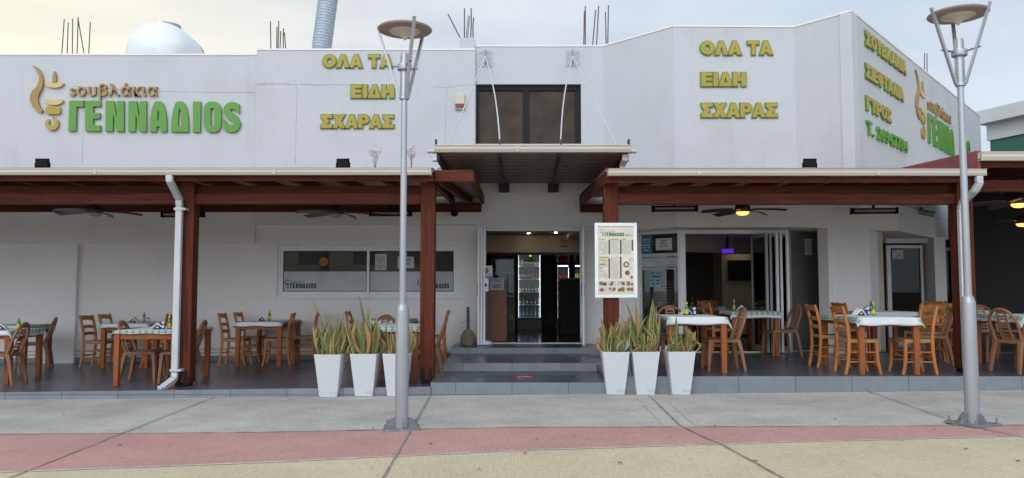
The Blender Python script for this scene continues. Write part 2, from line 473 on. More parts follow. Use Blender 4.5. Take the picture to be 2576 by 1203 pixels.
        if smooth and not bevel:
            k = o.modifiers.new('edge_split', 'EDGE_SPLIT'); k.split_angle = R(42)
        return o

def tag(o, label=None, cat=None, group=None, kind=None):
    if label: o['label'] = label
    if cat: o['category'] = cat
    if group: o['group'] = group
    if kind: o['kind'] = kind
    return o
def thing(name, label, cat, loc=(0, 0, 0), group=None, rz=0.0):
    o = bpy.data.objects.new(name, None); COL.objects.link(o)
    o.empty_display_size = 0.2
    o.location = loc; o.rotation_euler = (0, 0, rz)
    ORG[o.name] = Vector(loc)
    return tag(o, label, cat, group)
KIDS = {}
def dup(o, parent=None):
    c = o.copy(); COL.objects.link(c)
    if parent: c.parent = parent
    for ch in list(o.children): dup(ch, c)
    return c
def place(proto, used, loc, rz, label, group=None, cat=None):
    o = proto if not used else dup(proto)
    o.location = loc; o.rotation_euler = (0, 0, rz)
    tag(o, label, cat, group)
    return o

# ------------------------------------------------------------------ flat shapes and lettering
def curve_mesh(cu):
    o = bpy.data.objects.new('tmp', cu); COL.objects.link(o)
    dg = bpy.context.evaluated_depsgraph_get()
    me = bpy.data.meshes.new_from_object(o.evaluated_get(dg))
    vs = [v.co.copy() for v in me.vertices]; fs = [tuple(p.vertices) for p in me.polygons]
    bpy.data.objects.remove(o); bpy.data.meshes.remove(me); bpy.data.curves.remove(cu)
    return vs, fs
def loops_mesh(loops, ext, off=0.0):
    cu = bpy.data.curves.new('shape', 'CURVE'); cu.dimensions = '2D'; cu.fill_mode = 'BOTH'; cu.extrude = ext; cu.offset = off
    for lp in loops:
        s = cu.splines.new('POLY'); s.points.add(len(lp) - 1); s.use_cyclic_u = True
        for q, (x, y) in zip(s.points, lp): q.co = (x, y, 0, 1)
    return curve_mesh(cu)
def text_mesh(body, ext=0.02, off=0.0, spacing=1.0):
    cu = bpy.data.curves.new('words', 'FONT'); cu.body = body; cu.extrude = ext; cu.offset = off; cu.space_character = spacing
    cu.resolution_u = 4
    return curve_mesh(cu)
def fit(vs, x0, x1, y0, y1, depth):
    """scale a flat mesh's bounding box to a rectangle; its thickness runs 0..depth"""
    a = [min(v[i] for v in vs) for i in range(3)]; b = [max(v[i] for v in vs) for i in range(3)]
    sx = (x1 - x0) / max(1e-6, b[0] - a[0]); sy = (y1 - y0) / max(1e-6, b[1] - a[1]); sz = depth / max(1e-6, b[2] - a[2])
    return [Vector((x0 + (v.x - a[0]) * sx, y0 + (v.y - a[1]) * sy, (v.z - a[2]) * sz)) for v in vs]
def on_frame(mb, f, vs, fs, out):
    mb.add([f.P(v.x, v.y, out + v.z) for v in vs], fs)
def letters(mb, f, body, rect, depth, out=0.002, off=0.0, spacing=1.0):
    """lettering that fills rect = (s0, s1, z0, z1) of a Frame"""
    vs, fs = text_mesh(body, 0.02, off, spacing)
    on_frame(mb, f, fit(vs, rect[0], rect[1], rect[2], rect[3], depth), fs, out)
def rect_px(f, u0, u1, vt, vb):
    a = f.at(u0, (vt + vb) / 2)[0]; b = f.at(u1, (vt + vb) / 2)[0]
    return a, b, f.at((u0 + u1) / 2, vb)[1], f.at((u0 + u1) / 2, vt)[1]

# ================================================================== SETTING
def slope(x): return 0.01 * x
def sheet(name, pts, m, lift, thick=0.0):
    b = MB()
    ps = [Vector((p[0], p[1], slope(p[0]) + lift)) for p in pts]
    n = len(ps)
    if thick:
        b.hexa([p - Vector((0, 0, thick)) for p in ps], ps)
    else:
        b.add(ps, [tuple(range(n))])
    return tag(b.build(name, m), kind='structure')
g = MB(); g.box(-700, 700, -500, 900, -1.2, -0.62)
tag(g.build('ground', 'earth'), kind='structure')
sheet('pavement', [(-26, -12), (26, -12), (26, 24), (-26, 24)], 'concrete_grey', 0.0, 0.5)
far = [G(u, v, 0.004, 0.01) for u, v in ((-500, 1095), (0, 1092.5), (645, 1087.5), (1290, 1075), (1934, 1073), (2576, 1069), (2990, 1066))]
near = [G(u, v, 0.004, 0.01) for u, v in ((-500, 1207), (0, 1189), (645, 1165), (1290, 1134.5), (1934, 1114), (2576, 1098), (2990, 1088))]
def strip(name, a, b_, m, lift):
    mb = MB(); n = len(a)
    def subdiv(p):
        o = []
        for i in range(len(p) - 1):
            for k in range(6): o.append(p[i].lerp(p[i + 1], k / 6))
        return o + [p[-1]]
    a, b_ = subdiv(a), subdiv(b_); n = len(a)
    mb.add([Vector((p.x, p.y, slope(p.x) + lift)) for p in a + b_], [(i, i + 1, n + i + 1, n + i) for i in range(n - 1)])
    return tag(mb.build(name, m), kind='structure')
strip('red_pavement_band', near, far, 'concrete_red', 0.004)
strip('yellow_pavement', [Vector((p.x * 1.3, -11, 0)) for p in near], near, 'concrete_yellow', 0.004)
def ribbon(name, pts, wd, m, lift, ragged=0.0, rnd=random.Random(3)):
    mb = MB(); ps = []
    for i in range(len(pts) - 1):
        n = max(2, int((pts[i + 1] - pts[i]).length / 0.12))
        for k in range(n): ps.append(pts[i].lerp(pts[i + 1], k / n))
    ps.append(pts[-1]); vs = []
    for i, p in enumerate(ps):
        d = (ps[min(i + 1, len(ps) - 1)] - ps[max(0, i - 1)]); d.z = 0; d.normalize()
        nn = Vector((-d.y, d.x, 0))
        for sg in (-1, 1):
            q = p + nn * sg * wd / 2 * (1 + rnd.uniform(-ragged, ragged))
            vs.append(Vector((q.x, q.y, slope(q.x) + lift)))
    mb.add(vs, [(2 * i, 2 * i + 1, 2 * i + 3, 2 * i + 2) for i in range(len(ps) - 1)])
    return tag(mb.build(name, m), kind='structure')
ribbon('pavement_line', near, 0.032, 'white_line', 0.008, 0.7)
ribbon('pavement_line', far, 0.024, 'white_line', 0.008, 0.8)
ribbon('pavement_line', [p + Vector((0, -0.02, 0)) for p in far], 0.012, 'joint', 0.012, 0.9)
for pl in (((545.6, 995.7), (330, 1080), (19.7, 1203), (-160, 1274)), ((1084.3, 992), (1030, 1087), (963, 1203), (915, 1290)),
           ((1633, 994), (1712, 1070.5), (1770, 1098), (1816, 1117.5), (1933, 1182), (2120, 1280)), ((2174.5, 980.2), (2394, 1056.7), (2512, 1086), (2700, 1123))):
    ribbon('pavement_joint', [G(u, v, 0.012, 0.01) for u, v in pl], 0.0165, 'joint', 0.014, 0.6)

mat('concrete_pale', (0.56, 0.54, 0.49), .9, col2=(.46, .44, .39), vscale=6)
for pl, lim in ((((1633, 996), (1712, 1070)), 0),):
    for dx in (-.16, .16):
        ps = [G(u, v, 0.012, 0.01) + Vector((dx, 0, 0)) for u, v in pl]
        ribbon('pavement_line', ps, .012, 'concrete_pale', .0065, .8)
# ------------------------------------------------------------------ terraces and steps
def zl(x): return 0.117 + 0.0127 * x                       # left terrace follows the street's fall
ZR = 0.25
b = MB()
b.hexa([(-17, 10.72, -0.6), (-1.075, 10.72, -0.6), (-1.075, 15.6, -0.6), (-17, 15.6, -0.6)],
       [(-17, 10.72, zl(-17)), (-1.075, 10.72, zl(-1.075)), (-1.075, 15.6, zl(-1.075)), (-17, 15.6, zl(-17))])
tag(b.build('terrace_floor', 'tile_dark'), kind='structure')
b = MB(); b.hexa([(-17, 10.70, -0.6), (-1.075, 10.70, -0.6), (-1.075, 10.718, -0.6), (-17, 10.718, -0.6)],
       [(-17, 10.70, zl(-17) + .002), (-1.075, 10.70, zl(-1.075) + .002), (-1.075, 10.718, zl(-1.075) + .002), (-17, 10.718, zl(-17) + .002)])
tag(b.build('terrace_riser', 'tile_riser'), kind='structure')
b = MB(); b.box(1.29, 17, 10.64, 15.6, -0.6, ZR); b.box(5.0, 17, 15.6, 24, -0.6, ZR)
tag(b.build('terrace_floor', 'tile_dark'), kind='structure')
b = MB(); b.box(1.29, 17, 10.62, 10.638, -0.6, ZR + .002)
tag(b.build('terrace_riser', 'tile_riser'), kind='structure')
for x0, x1, y0, y1, z in ((-1.073, 1.288, 10.70, 12.22, 0.159), (-1.04, 1.36, 12.22, 14.02, 0.278), (-1.06, 1.62, 14.02, 15.4, 0.378)):
    b = MB(); b.box(x0, x1, y0 + .018, y1 + .05, -0.5, z)
    tag(b.build('entrance_step', 'tile_dark'), kind='structure')
    b = MB(); b.box(x0, x1, y0, y0 + .016, -0.5, z + .002)
    if x0 < -1.03: b.box(x0 - .012, x0, y0, y1, -0.5, z + .002)
    tag(b.build('step_riser', 'tile_riser'), kind='structure')
b = MB()
for v in (936, 946):
    a, c = G(1190 if v > 940 else 1205, v, 0.161), G(1450, v, 0.161)
    b.box(a.x, c.x, a.y - .012, a.y + .012, 0.1595, 0.1615)
tag(b.build('grip_strip', 'inner_black'), kind='structure')

# ================================================================== THE RESTAURANT
house = thing('restaurant_building', 'white rendered restaurant with angled corner facade and roof parapets', 'building', (0, 15, 0))
Zpx = lambda u, v, Y: W(u, v, Y).z
XL = -17.0
x2 = W(641, 400, 15.05).x; x3 = W(1195, 400, 15.12).x
f1 = Frame((XL, 15.13), (x2, 15.13)); f1b = Frame((XL, 15.22), (x2, 15.22))
f2 = Frame((x2, 15.05), (x3, 15.05)); f2b = Frame((x2, 15.20), (x3, 15.20))
pA, pB, pC, pD, pE = (1.763, 15.12), (2.894, 14.0), (5.05, 13.98), (5.75, 13.2), (12.75, 21.4)
f3 = Frame((x3, 15.12), pA)
fA, fB, fC, fD = Frame(pA, pB), Frame(pB, pC), Frame(pC, pD), Frame(pD, pE)
z1 = Zpx(300, 140, 15.13); z2 = Zpx(900, 127, 15.05); z3 = Zpx(1350, 118, 15.12)
zA = Zpx(1700, 68, 14.0); zC = Zpx(2010, 70, 13.98); zD = Zpx(2160, 30, 13.2); zE = Zpx(2480, 295, 21.4)
print('parapets', z1, z2, z3, zA, zC, zD, zE)
zs1 = Zpx(300, 613, 15.13); zs2 = Zpx(900, 565, 15.05)
MB().wallgrid(f1, 0, f1.len, 3.02, z1, .2).build('wall', 'plaster', house)
MB().wallgrid(f1, 0, f1.len, zs1, 3.019, .2).build('wall', 'plaster_shade_lift', house)
MB().wallgrid(f1b, 0, f1b.len, -0.6, zs1 + .02, .2).build('wall', 'plaster_shade_lift', house)
for xa_, xb_, y_ in ((-14, x2 - .3, 15.22), (x2 - .3, -1.1, 15.2)):
    b = MB(); b.hexa([(xa_, y_ - .012, zl(xa_)), (xb_, y_ - .012, zl(xb_)), (xb_, y_ - .001, zl(xb_)), (xa_, y_ - .001, zl(xa_))], [(xa_, y_ - .012, zl(xa_) + .10), (xb_, y_ - .012, zl(xb_) + .10), (xb_, y_ - .001, zl(xb_) + .10), (xa_, y_ - .001, zl(xa_) + .10)]); b.build('skirting', 'tile_riser', house)
for k_, dz_ in enumerate((.17, .24)):
    b = MB(); b.tube([(-10 + i * .6, 15.185, zl(-10 + i * .6) + dz_ - .012 * (i % 2)) for i in range(15)], .007, 6); b.build('cable', 'pipe_white', house)
b = MB(); s0 = f1.at(115, 700)[0]; s1 = f1.at(192, 700)[0]
b.fbox(f1b, s0, s1, -0.6, zs1 - .001, 0.0, .089); b.build('pilaster', 'plaster_shade_lift', house)
# left half of the window wall, with the kitchen window
wr = (f2b.at(697, 690)[0], f2b.at(1153, 690)[0], f2b.at(900, 749)[1], f2b.at(900, 618)[1])
MB().wallgrid(f2, 0, f2.len, 3.02, z2, .2).build('wall', 'plaster', house)
MB().wallgrid(f2, 0, f2.len, zs2, 3.019, .2).build('wall', 'plaster_shade_lift', house)
MB().wallgrid(f2b, 0, f2b.len, -0.6, zs2 + .02, .2, [wr]).build('wall', 'plaster_shade_lift', house)
stub = MB(); stub.fbox(f2, f2.at(1156, 110)[0], f2.at(1194, 110)[0], z2, Zpx(1175, 95, 15.05), -.35, .0); stub.build('column_stub', 'plaster', house)
# entrance bay
win3 = (f3.at(1197, 290)[0], f3.at(1462, 290)[0], f3.at(1330, 362)[1], f3.at(1330, 212)[1])
door3 = (f3.at(1203, 700)[0], f3.at(1466, 700)[0], 0.0, f3.at(1330, 574)[1])
MB().wallgrid(f3, 0, f3.len, 3.45, z3, .2, [win3]).build('wall', 'plaster', house)
MB().wallgrid(f3, 0, f3.len, 0.3, 3.449, .2, [door3]).build('wall', 'plaster_shade_lift', house)
ZS = 2.50
MB().wallgrid(fA, 0, fA.len, 3.02, (z3, zA), .2).build('wall', 'plaster', house)
MB().wallgrid(fB, 0, fB.len, 3.02, (zA, zC), .2).build('wall', 'plaster', house)
MB().wallgrid(fA, 0, fA.len, ZS, 3.019, .2).build('wall', 'plaster_shade_lift', house)
MB().wallgrid(fB, 0, fB.len, ZS, 3.019, .2).build('wall', 'plaster_shade_lift', house)
MB().wallgrid(fC, 0, fC.len, 3.02, (zC, zD), .2).build('wall', 'plaster', house)
MB().wallgrid(fD, 0, fD.len, 3.02, (zD, zE), .2).build('wall', 'plaster', house)
b = MB()                                                     # thin coping caps along the parapets
for f, a, c in ((f1, z1, z1), (f2, z2, z2), (f3, z3, z3), (fA, z3, zA), (fB, zA, zC), (fC, zC, zD), (fD, zD, zE)):
    q = [f.P(0, a, .012), f.P(f.len, c, .012), f.P(f.len, c, -.21), f.P(0, a, -.21)]
    b.hexa([p + Vector((0, 0, .002)) for p in q], [p + Vector((0, 0, .035)) for p in q])
b.build('coping', 'plaster_shade_lift', house)
# lower right: bands, soffit, wall piers
qC, qD = (7.26, 14.9), (9.9, 18.0)
hC, hD = Frame(pC, qC), Frame(qC, qD)
MB().wallgrid(hC, 0, hC.len, ZS, 3.0, .2).build('wall', 'plaster_shade_lift', house)
MB().wallgrid(hD, 0, hD.len, ZS, 3.0, .2).build('wall', 'plaster_shade_lift', house)
b = MB(); q = [(1.2, 15.0), (1.76, 15.15), (2.9, 14.03), (5.05, 14.01), (7.24, 14.93), (9.88, 18.02), (9.88, 24), (1.2, 24)]
b.hexa([(x, y, ZS + .004) for x, y in q], [(x, y, ZS + .1) for x, y in q]); b.build('soffit', 'plaster_shade_lift', house)
b = MB(); sa = hC.at(2085, 700)[0]; sb = hC.at(2190, 700)[0]
b.fbox(hC, sa, sb, ZR - .02, ZS + .003, -.25, -.003)
pr = hC.P(sb, 0)
hR = Frame((pr.x, pr.y), (pr.x + .45, pr.y + .62))
b.fbox(hR, 0, hR.len, ZR - .02, ZS + .003, -.25, -.003)
b.build('wall', 'plaster_shade_lift', house)
gw = Frame((f3.at(1466, 700)[0] + x3, 15.12), (2.42, 15.12))
b = MB(); b.fbox(gw, .42, gw.len, .2, ZS + .003, -.2, -.004); b.build('wall', 'plaster_shade_lift', house)
b = MB(); q = [(XL, 15.45), (1.75, 15.45), (2.95, 14.25), (5.1, 14.25), (5.75, 13.55), (12.55, 21.5), (12.55, 26), (XL, 26)]
b.hexa([(x, y, 4.95) for x, y in q], [(x, y, 5.1) for x, y in q]); b.build('roof_slab', 'inner_ceiling', house)
# upper window: brown film over dark panes
b = MB(); P = f3
b.fbox(f3, win3[0] + .004, win3[1] - .004, win3[2] + .004, win3[3] - .004, -.13, -.11)
wu = b.build('window', 'film_brown', house)
b = MB(); zc0, zc1 = win3[2] + .003, win3[3] - .003
um = (f3.at(1316, 290)[0], f3.at(1331, 290)[0])
b.fbox(f3, win3[0] + .003, win3[1] - .003, zc1 - .10, zc1, -.108, -.07)
for a, c in ((win3[0] + .003, win3[0] + .05), um, (win3[1] - .11, win3[1] - .003)): b.fbox(f3, a, c, zc0, zc1 - .10, -.108, -.075)
b.build('frame', 'black_iron', wu)
# kitchen window, two sliding sashes, lower half frosted
kw = MB(); a0, a1, c0, c1 = wr
kw.fbox(f2b, a0 + .002, a0 + .045, c0 + .002, c1 - .002, -.14, -.035); kw.fbox(f2b, a1 - .045, a1 - .002, c0 + .002, c1 - .002, -.14, -.035)
kw.fbox(f2b, a0 + .045, a1 - .045, c1 - .045, c1 - .002, -.14, -.035); kw.fbox(f2b, a0 + .045, a1 - .045, c0 + .002, c0 + .05, -.14, -.035)
win = kw.build('window', 'frame_white', house, bevel=.003)
mid = f2b.at(925, 690)[0]; zf = f2b.at(900, 683)[1]
for s0, s1, o in ((a0 + .046, mid + .02, -.075), (mid - .035, a1 - .046, -.105)):
    k = MB()
    k.fbox(f2b, s0, s0 + .05, c0 + .051, c1 - .046, o - .022, o + .022); k.fbox(f2b, s1 - .05, s1, c0 + .051, c1 - .046, o - .022, o + .022)
    k.fbox(f2b, s0 + .05, s1 - .05, c0 + .051, c0 + .115, o - .022, o + .022); k.fbox(f2b, s0 + .05, s1 - .05, c1 - .10, c1 - .046, o - .022, o + .022)
    k.build('sash', 'frame_white', win, bevel=.003)
    k = MB(); g_ = .012; A, B_, C_, D_ = s0 + .05, s1 - .05, c0 + .115, c1 - .10
    k.fbox(f2b, A, A + g_, C_, D_, o + .004, o + .012); k.fbox(f2b, B_ - g_, B_, C_, D_, o + .004, o + .012); k.fbox(f2b, A + g_, B_ - g_, C_, C_ + g_, o + .004, o + .012); k.fbox(f2b, A + g_, B_ - g_, D_ - g_, D_, o + .004, o + .012)
    k.build('gasket', 'black_iron', win)
    k = MB(); k.fbox(f2b, s0 + .05, s1 - .05, zf, c1 - .10, o - .003, o + .003); k.build('pane', 'pane_street', win)
    k = MB(); k.fbox(f2b, s0 + .05, s1 - .05, c0 + .115, zf - .001, o - .003, o + .003); k.build('frosted_pane', 'frosted', win)
b = MB(); b.fbox(f2b, a0 - .02, a1 + .02, c0 - .028, c0 + .001, -.02, .035); b.build('sill', 'frame_white', win, bevel=.004)
# kitchen behind it, dark
b = MB(); b.box(-5.6, -.95, 17.6, 17.7, .1, 3.2); b.box(-5.7, -5.6, 15.45, 17.7, .1, 3.2); b.box(-5.6, -.95, 15.45, 17.7, 3.0, 3.1)
b.box(-5.6, -.95, 15.45, 17.7, .0, .1); b.build('kitchen_wall', 'inner_dark', house)
b = MB(); b.box(-5.3, -1.6, 16.6, 17.5, .1, 1.25); b.build('kitchen_counter', 'frame_grey', house, bevel=.01)

# ---- rooms behind the doors
b = MB(); b.box(-.95, 2.0, 15.3, 24, .30, .372); b.box(2.0, 10, 14.62, 24, .2, .262); b.box(2.0, 3.2, 15.3, 24, .1, .2); b.build('room_floor', 'inner_floor', house)
b = MB(); b.box(-.95, 2.4, 15.33, 23, 2.62, 2.7); b.build('room_ceiling', 'inner_ceiling', house)
b = MB(); b.box(-.95, 2.3, 22.4, 22.5, .3, 2.7); b.box(2.3, 2.4, 18.6, 22.4, .3, 2.7); b.box(2.3, 9.9, 20.4, 20.5, .2, 2.7); b.build('room_wall', 'inner_dark', house)
b = MB(); b.box(-1.0, -.9, 15.33, 22.5, .3, 2.7); b.build('room_wall', 'inner_red', house)
b = MB(); b.box(-.6, 1.95, 17.6, 19.0, 2.22, 2.6); b.build('ceiling_bulkhead', 'inner_wall', house)
mat('lamp_glow', (1, .9, .75), emit=(1, .82, .58), estr=35.0)
for u, v, Y in ((1246, 589, 16.4), (1330, 597, 17.2), (1398, 596, 17.0)):
    b = MB(); p = W(u, v, Y); b.lathe([(0.001, 2.612), (.03, 2.612), (.03, 2.619)], (p.x, p.y, 0), 12); b.build('downlight', 'lamp_glow', house)
# right-hand room: pale pier with screen niche, slanting bulkhead
b = MB(); p0, p1 = W(1815, 700, 19.6), W(1940, 700, 19.6)
for x_, y_ in (((p0.x + p1.x) / 2 - .2, 19.2), (4.4, 17.9), (6.2, 18.0)):  # second and third downlights are added only to brighten the room
    k = MB(); k.lathe([(0.001, ZS - .012), (.035, ZS - .012), (.035, ZS - .002)], (x_, y_, 0), 12); k.build('downlight', 'lamp_glow', house)
b.box(p0.x, p1.x, 19.55, 20.4, .3, 2.49); b.build('room_wall', 'inner_wall', house)
b = MB(); b.hexa([(3.2, 16.3, 2.18), (8.4, 18.6, 2.18), (8.4, 19.0, 2.18), (3.2, 16.7, 2.18)], [(3.2, 16.3, 2.498), (8.4, 18.6, 2.498), (8.4, 19.0, 2.498), (3.2, 16.7, 2.498)])
b.build('ceiling_bulkhead', 'inner_wall', house)
b = MB(); b.box(9.6, 9.7, 18.1, 24, .25, 2.6); b.box(7.6, 9.7, 17.5, 17.6, .25, 2.5); b.build('room_wall', 'inner_dark', house)

# ---- entrance door: frame, leaves folded to the sides
def post(mb, f, s0, s1, z0, z1, o0, o1): mb.fbox(f, s0, s1, z0, z1, o0, o1)
d0, d1, dz = door3[0], door3[1], door3[3]
b = MB(); b.fbox(f3, d0 + .003, d1 - .003, dz - .055, dz - .003, -.15, .015); b.fbox(f3, d0 + .003, d1 - .003, .373, .392, -.15, -.02)
b.fbox(f3, d0 + .003, d0 + .045, .392, dz - .055, -.15, .01); b.fbox(f3, d1 - .045, d1 - .003, .392, dz - .055, -.15, .01)
dr = b.build('door', 'frame_white', house, bevel=.003)
for side in (0, 1):
    for k in range(3 if side == 0 else 1):
        x = (f3.P(d0 + .03 + k * .05, 0).x if side == 0 else f3.P(d1 - .035, 0).x)
        l = MB()
        y0, y1 = 14.62 + k * .02, 15.1
        l.box(x - .02, x + .02, y0, y0 + .07, .385, dz + .0); l.box(x - .02, x + .02, y1 - .07, y1, .385, dz)
        l.box(x - .02, x + .02, y0 + .07, y1 - .07, .385, .50); l.box(x - .02, x + .02, y0 + .07, y1 - .07, dz - .08, dz)
        lo = l.build('door_leaf', 'frame_white', dr, bevel=.003)
        l = MB(); l.box(x - .004, x + .004, y0 + .07, y1 - .07, .50, dz - .08); l.build('door_pane', 'pane', dr)
        if k == 0:
            l = MB(); l.box(x - .028, x + .028, y0 + .015, y0 + .05, 1.28, 1.52); l.build('handle', 'black_iron', dr)
# ---- glazed front on the right: fixed pane, folding doors, angled pane
zt = 2.50
def gpane(p0, p1, z0, z1, parent, wl=.055, wr=.055, wt=.06, wb=.10, m='pane', fm='frame_white', name='window'):
    f = Frame(p0, p1); k = MB()
    k.fbox(f, 0, wl, z0, z1, -.06, 0); k.fbox(f, f.len - wr, f.len, z0, z1, -.06, 0)
    k.fbox(f, wl, f.len - wr, z1 - wt, z1, -.06, 0); k.fbox(f, wl, f.len - wr, z0, z0 + wb, -.06, 0)
    o = k.build(name, fm, parent, bevel=.003)
    k = MB(); k.fbox(f, wl, f.len - wr, z0 + wb, z1 - wt, -.036, -.028); k.build('pane', m, o)
    return f, o
FG, gl1 = gpane((2.42, 15.2), (3.09, 14.6), ZR, zt, house, m='pane')
ff = Frame((3.09, 14.6), (W(1985, 700, 14.6).x, 14.6))
b = MB(); b.fbox(ff, .0, .10, ZR, zt - .003, -.12, 0); b.fbox(ff, ff.len - .07, ff.len, ZR, zt - .003, -.12, 0)
b.fbox(ff, .1, ff.len - .07, zt - .075, zt - .003, -.12, 0); b.fbox(ff, .1, ff.len - .07, ZR, ZR + .02, -.12, 0)
fd = b.build('folding_door', 'frame_white', house, bevel=.003)
for k in range(5):                                     # leaves folded against the right jamb
    x = ff.P(ff.len - .10 - k * .095, 0).x
    y0 = 14.35 if k % 2 == 0 else 14.42
    l = MB(); y1 = 15.25
    for (a, c) in ((y0, y0 + .06), (y1 - .06, y1)): l.box(x - .022, x + .022, a, c, ZR + .02, zt - .08)
    l.box(x - .022, x + .022, y0 + .06, y1 - .06, ZR + .02, ZR + .12); l.box(x - .022, x + .022, y0 + .06, y1 - .06, zt - .14, zt - .08)
    l.build('door_leaf', 'frame_white' if k < 3 else 'frame_grey', fd, bevel=.003)
    l = MB(); l.box(x - .004, x + .004, y0 + .06, y1 - .06, ZR + .12, zt - .14); l.build('door_pane', 'pane_dark', fd)
pl0 = hC.P(sa, 0); b = MB(); b.hexa([(pl0.x + .02, pl0.y + .05, ZR), (pl0.x + .14, pl0.y + .05, ZR), (6.32, 15.3, ZR), (6.2, 15.3, ZR)], [(pl0.x + .02, pl0.y + .05, ZS), (pl0.x + .14, pl0.y + .05, ZS), (6.32, 15.3, ZS), (6.2, 15.3, ZS)]); b.build('wall', 'plaster_shade_lift', house)  # hidden return wall, added to give the angled pane a pale reflection
FH, gl2 = gpane((W(1987, 700, 14.6).x, 14.6), (6.15, 15.25), ZR, zt, house, wl=.05, wt=.02, wb=.03, m='pane_reflect_grey', fm='frame_grey')
b = MB(); b.hexa([(5.22, 15.0, .2), (6.9, 16.0, .2), (6.85, 16.08, .2), (5.17, 15.08, .2)], [(5.22, 15.0, ZS), (6.9, 16.0, ZS), (6.85, 16.08, ZS), (5.17, 15.08, ZS)]); b.build('room_wall', 'inner_olive', house)  # partition added behind the angled pane so the glass looks less black
b = MB(); b.box(6.95, 7.1, 15.2, 17.6, ZR, ZS); b.build('room_wall', 'inner_wall', house)
# recess behind the corner: glass door, folded leaves, pier, side window
rc = Frame((7.4, 17.1), (12.4, 17.1))
def rs(u): return rc.at(u, 700)[0]
gd, go = gpane(tuple(rc.P(rs(2232), 0).xy), tuple(rc.P(rs(2324), 0).xy), ZR, rc.at(2280, 617)[1], house, m='pane_deep', wl=.09, wr=.06, name='door')
b = MB(); b.fbox(rc, rs(2228), rs(2340), rc.at(2280, 612)[1], ZS, -.1, 0.05); b.build('wall', 'plaster_shade_lift', house)
b = MB(); b.fbox(rc, rs(2334), rs(2362), ZR, ZS, -.2, .3); b.build('pilaster', 'plaster_shade_lift', house)
gs, gso = gpane(tuple(rc.P(rs(2364), 0).xy), tuple(rc.P(rs(2402), 0).xy), ZR, 2.3, house, m='pane_deep', fm='frame_grey')
b = MB(); b.box(7.3, 12.5, 18.2, 18.3, .2, 3.5); b.build('room_wall', 'inner_black', house)  # these black walls are added to block light and darken the far terrace
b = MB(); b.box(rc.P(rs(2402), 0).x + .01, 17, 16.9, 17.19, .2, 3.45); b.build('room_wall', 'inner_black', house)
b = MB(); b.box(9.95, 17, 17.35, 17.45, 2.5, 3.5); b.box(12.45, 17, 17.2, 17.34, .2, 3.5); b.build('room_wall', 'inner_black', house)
# long hairline cracks in the render, where floor slab meets parapet
def crack(f, pts, wd=.006, seed=1):
    rn = random.Random(seed); mb = MB(); q = [f.at(*p) for p in pts]; ps = []
    for i in range(len(q) - 1):
        n = max(2, int(math.dist(q[i], q[i + 1]) / .06))
        for k in range(n):
            t = k / n; ps.append((q[i][0] * (1 - t) + q[i + 1][0] * t + rn.uniform(-.006, .006), q[i][1] * (1 - t) + q[i + 1][1] * t + rn.uniform(-.006, .006)))
    ps.append(q[-1]); vs = []
    for i, p in enumerate(ps):
        a, c = ps[max(0, i - 1)], ps[min(len(ps) - 1, i + 1)]; dx, dz_ = c[0] - a[0], c[1] - a[1]; ln = math.hypot(dx, dz_) or 1
        hw = wd / 2 * rn.uniform(.3, 1.2)
        vs += [f.P(p[0] - dz_ / ln * hw, p[1] + dx / ln * hw, .0025), f.P(p[0] + dz_ / ln * hw, p[1] - dx / ln * hw, .0025)]
    mb.add(vs, [(2 * i, 2 * i + 1, 2 * i + 3, 2 * i + 2) for i in range(len(ps) - 1)])
    mb.build('wall_crack', 'crack', house)
crack(f1, ((180, 217), (300, 225), (400, 230), (480, 232), (638, 233)), .009, 1)
crack(f1, ((212, 250), (210, 330), (206, 415)), .006, 2)
crack(f2, ((642, 212), (700, 211), (752, 213), (840, 214), (905, 215)), .011, 3)
crack(f2, ((745, 213), (748, 225), (744, 320), (744, 415)), .007, 4)
crack(f2, ((1092, 219), (1122, 221), (1150, 215), (1185, 213)), .007, 5)
crack(f2, ((1124, 221), (1120, 330), (1119, 415)), .006, 6)
crack(fD, ((2350, 300), (2372, 312), (2400, 322)), .010, 7)

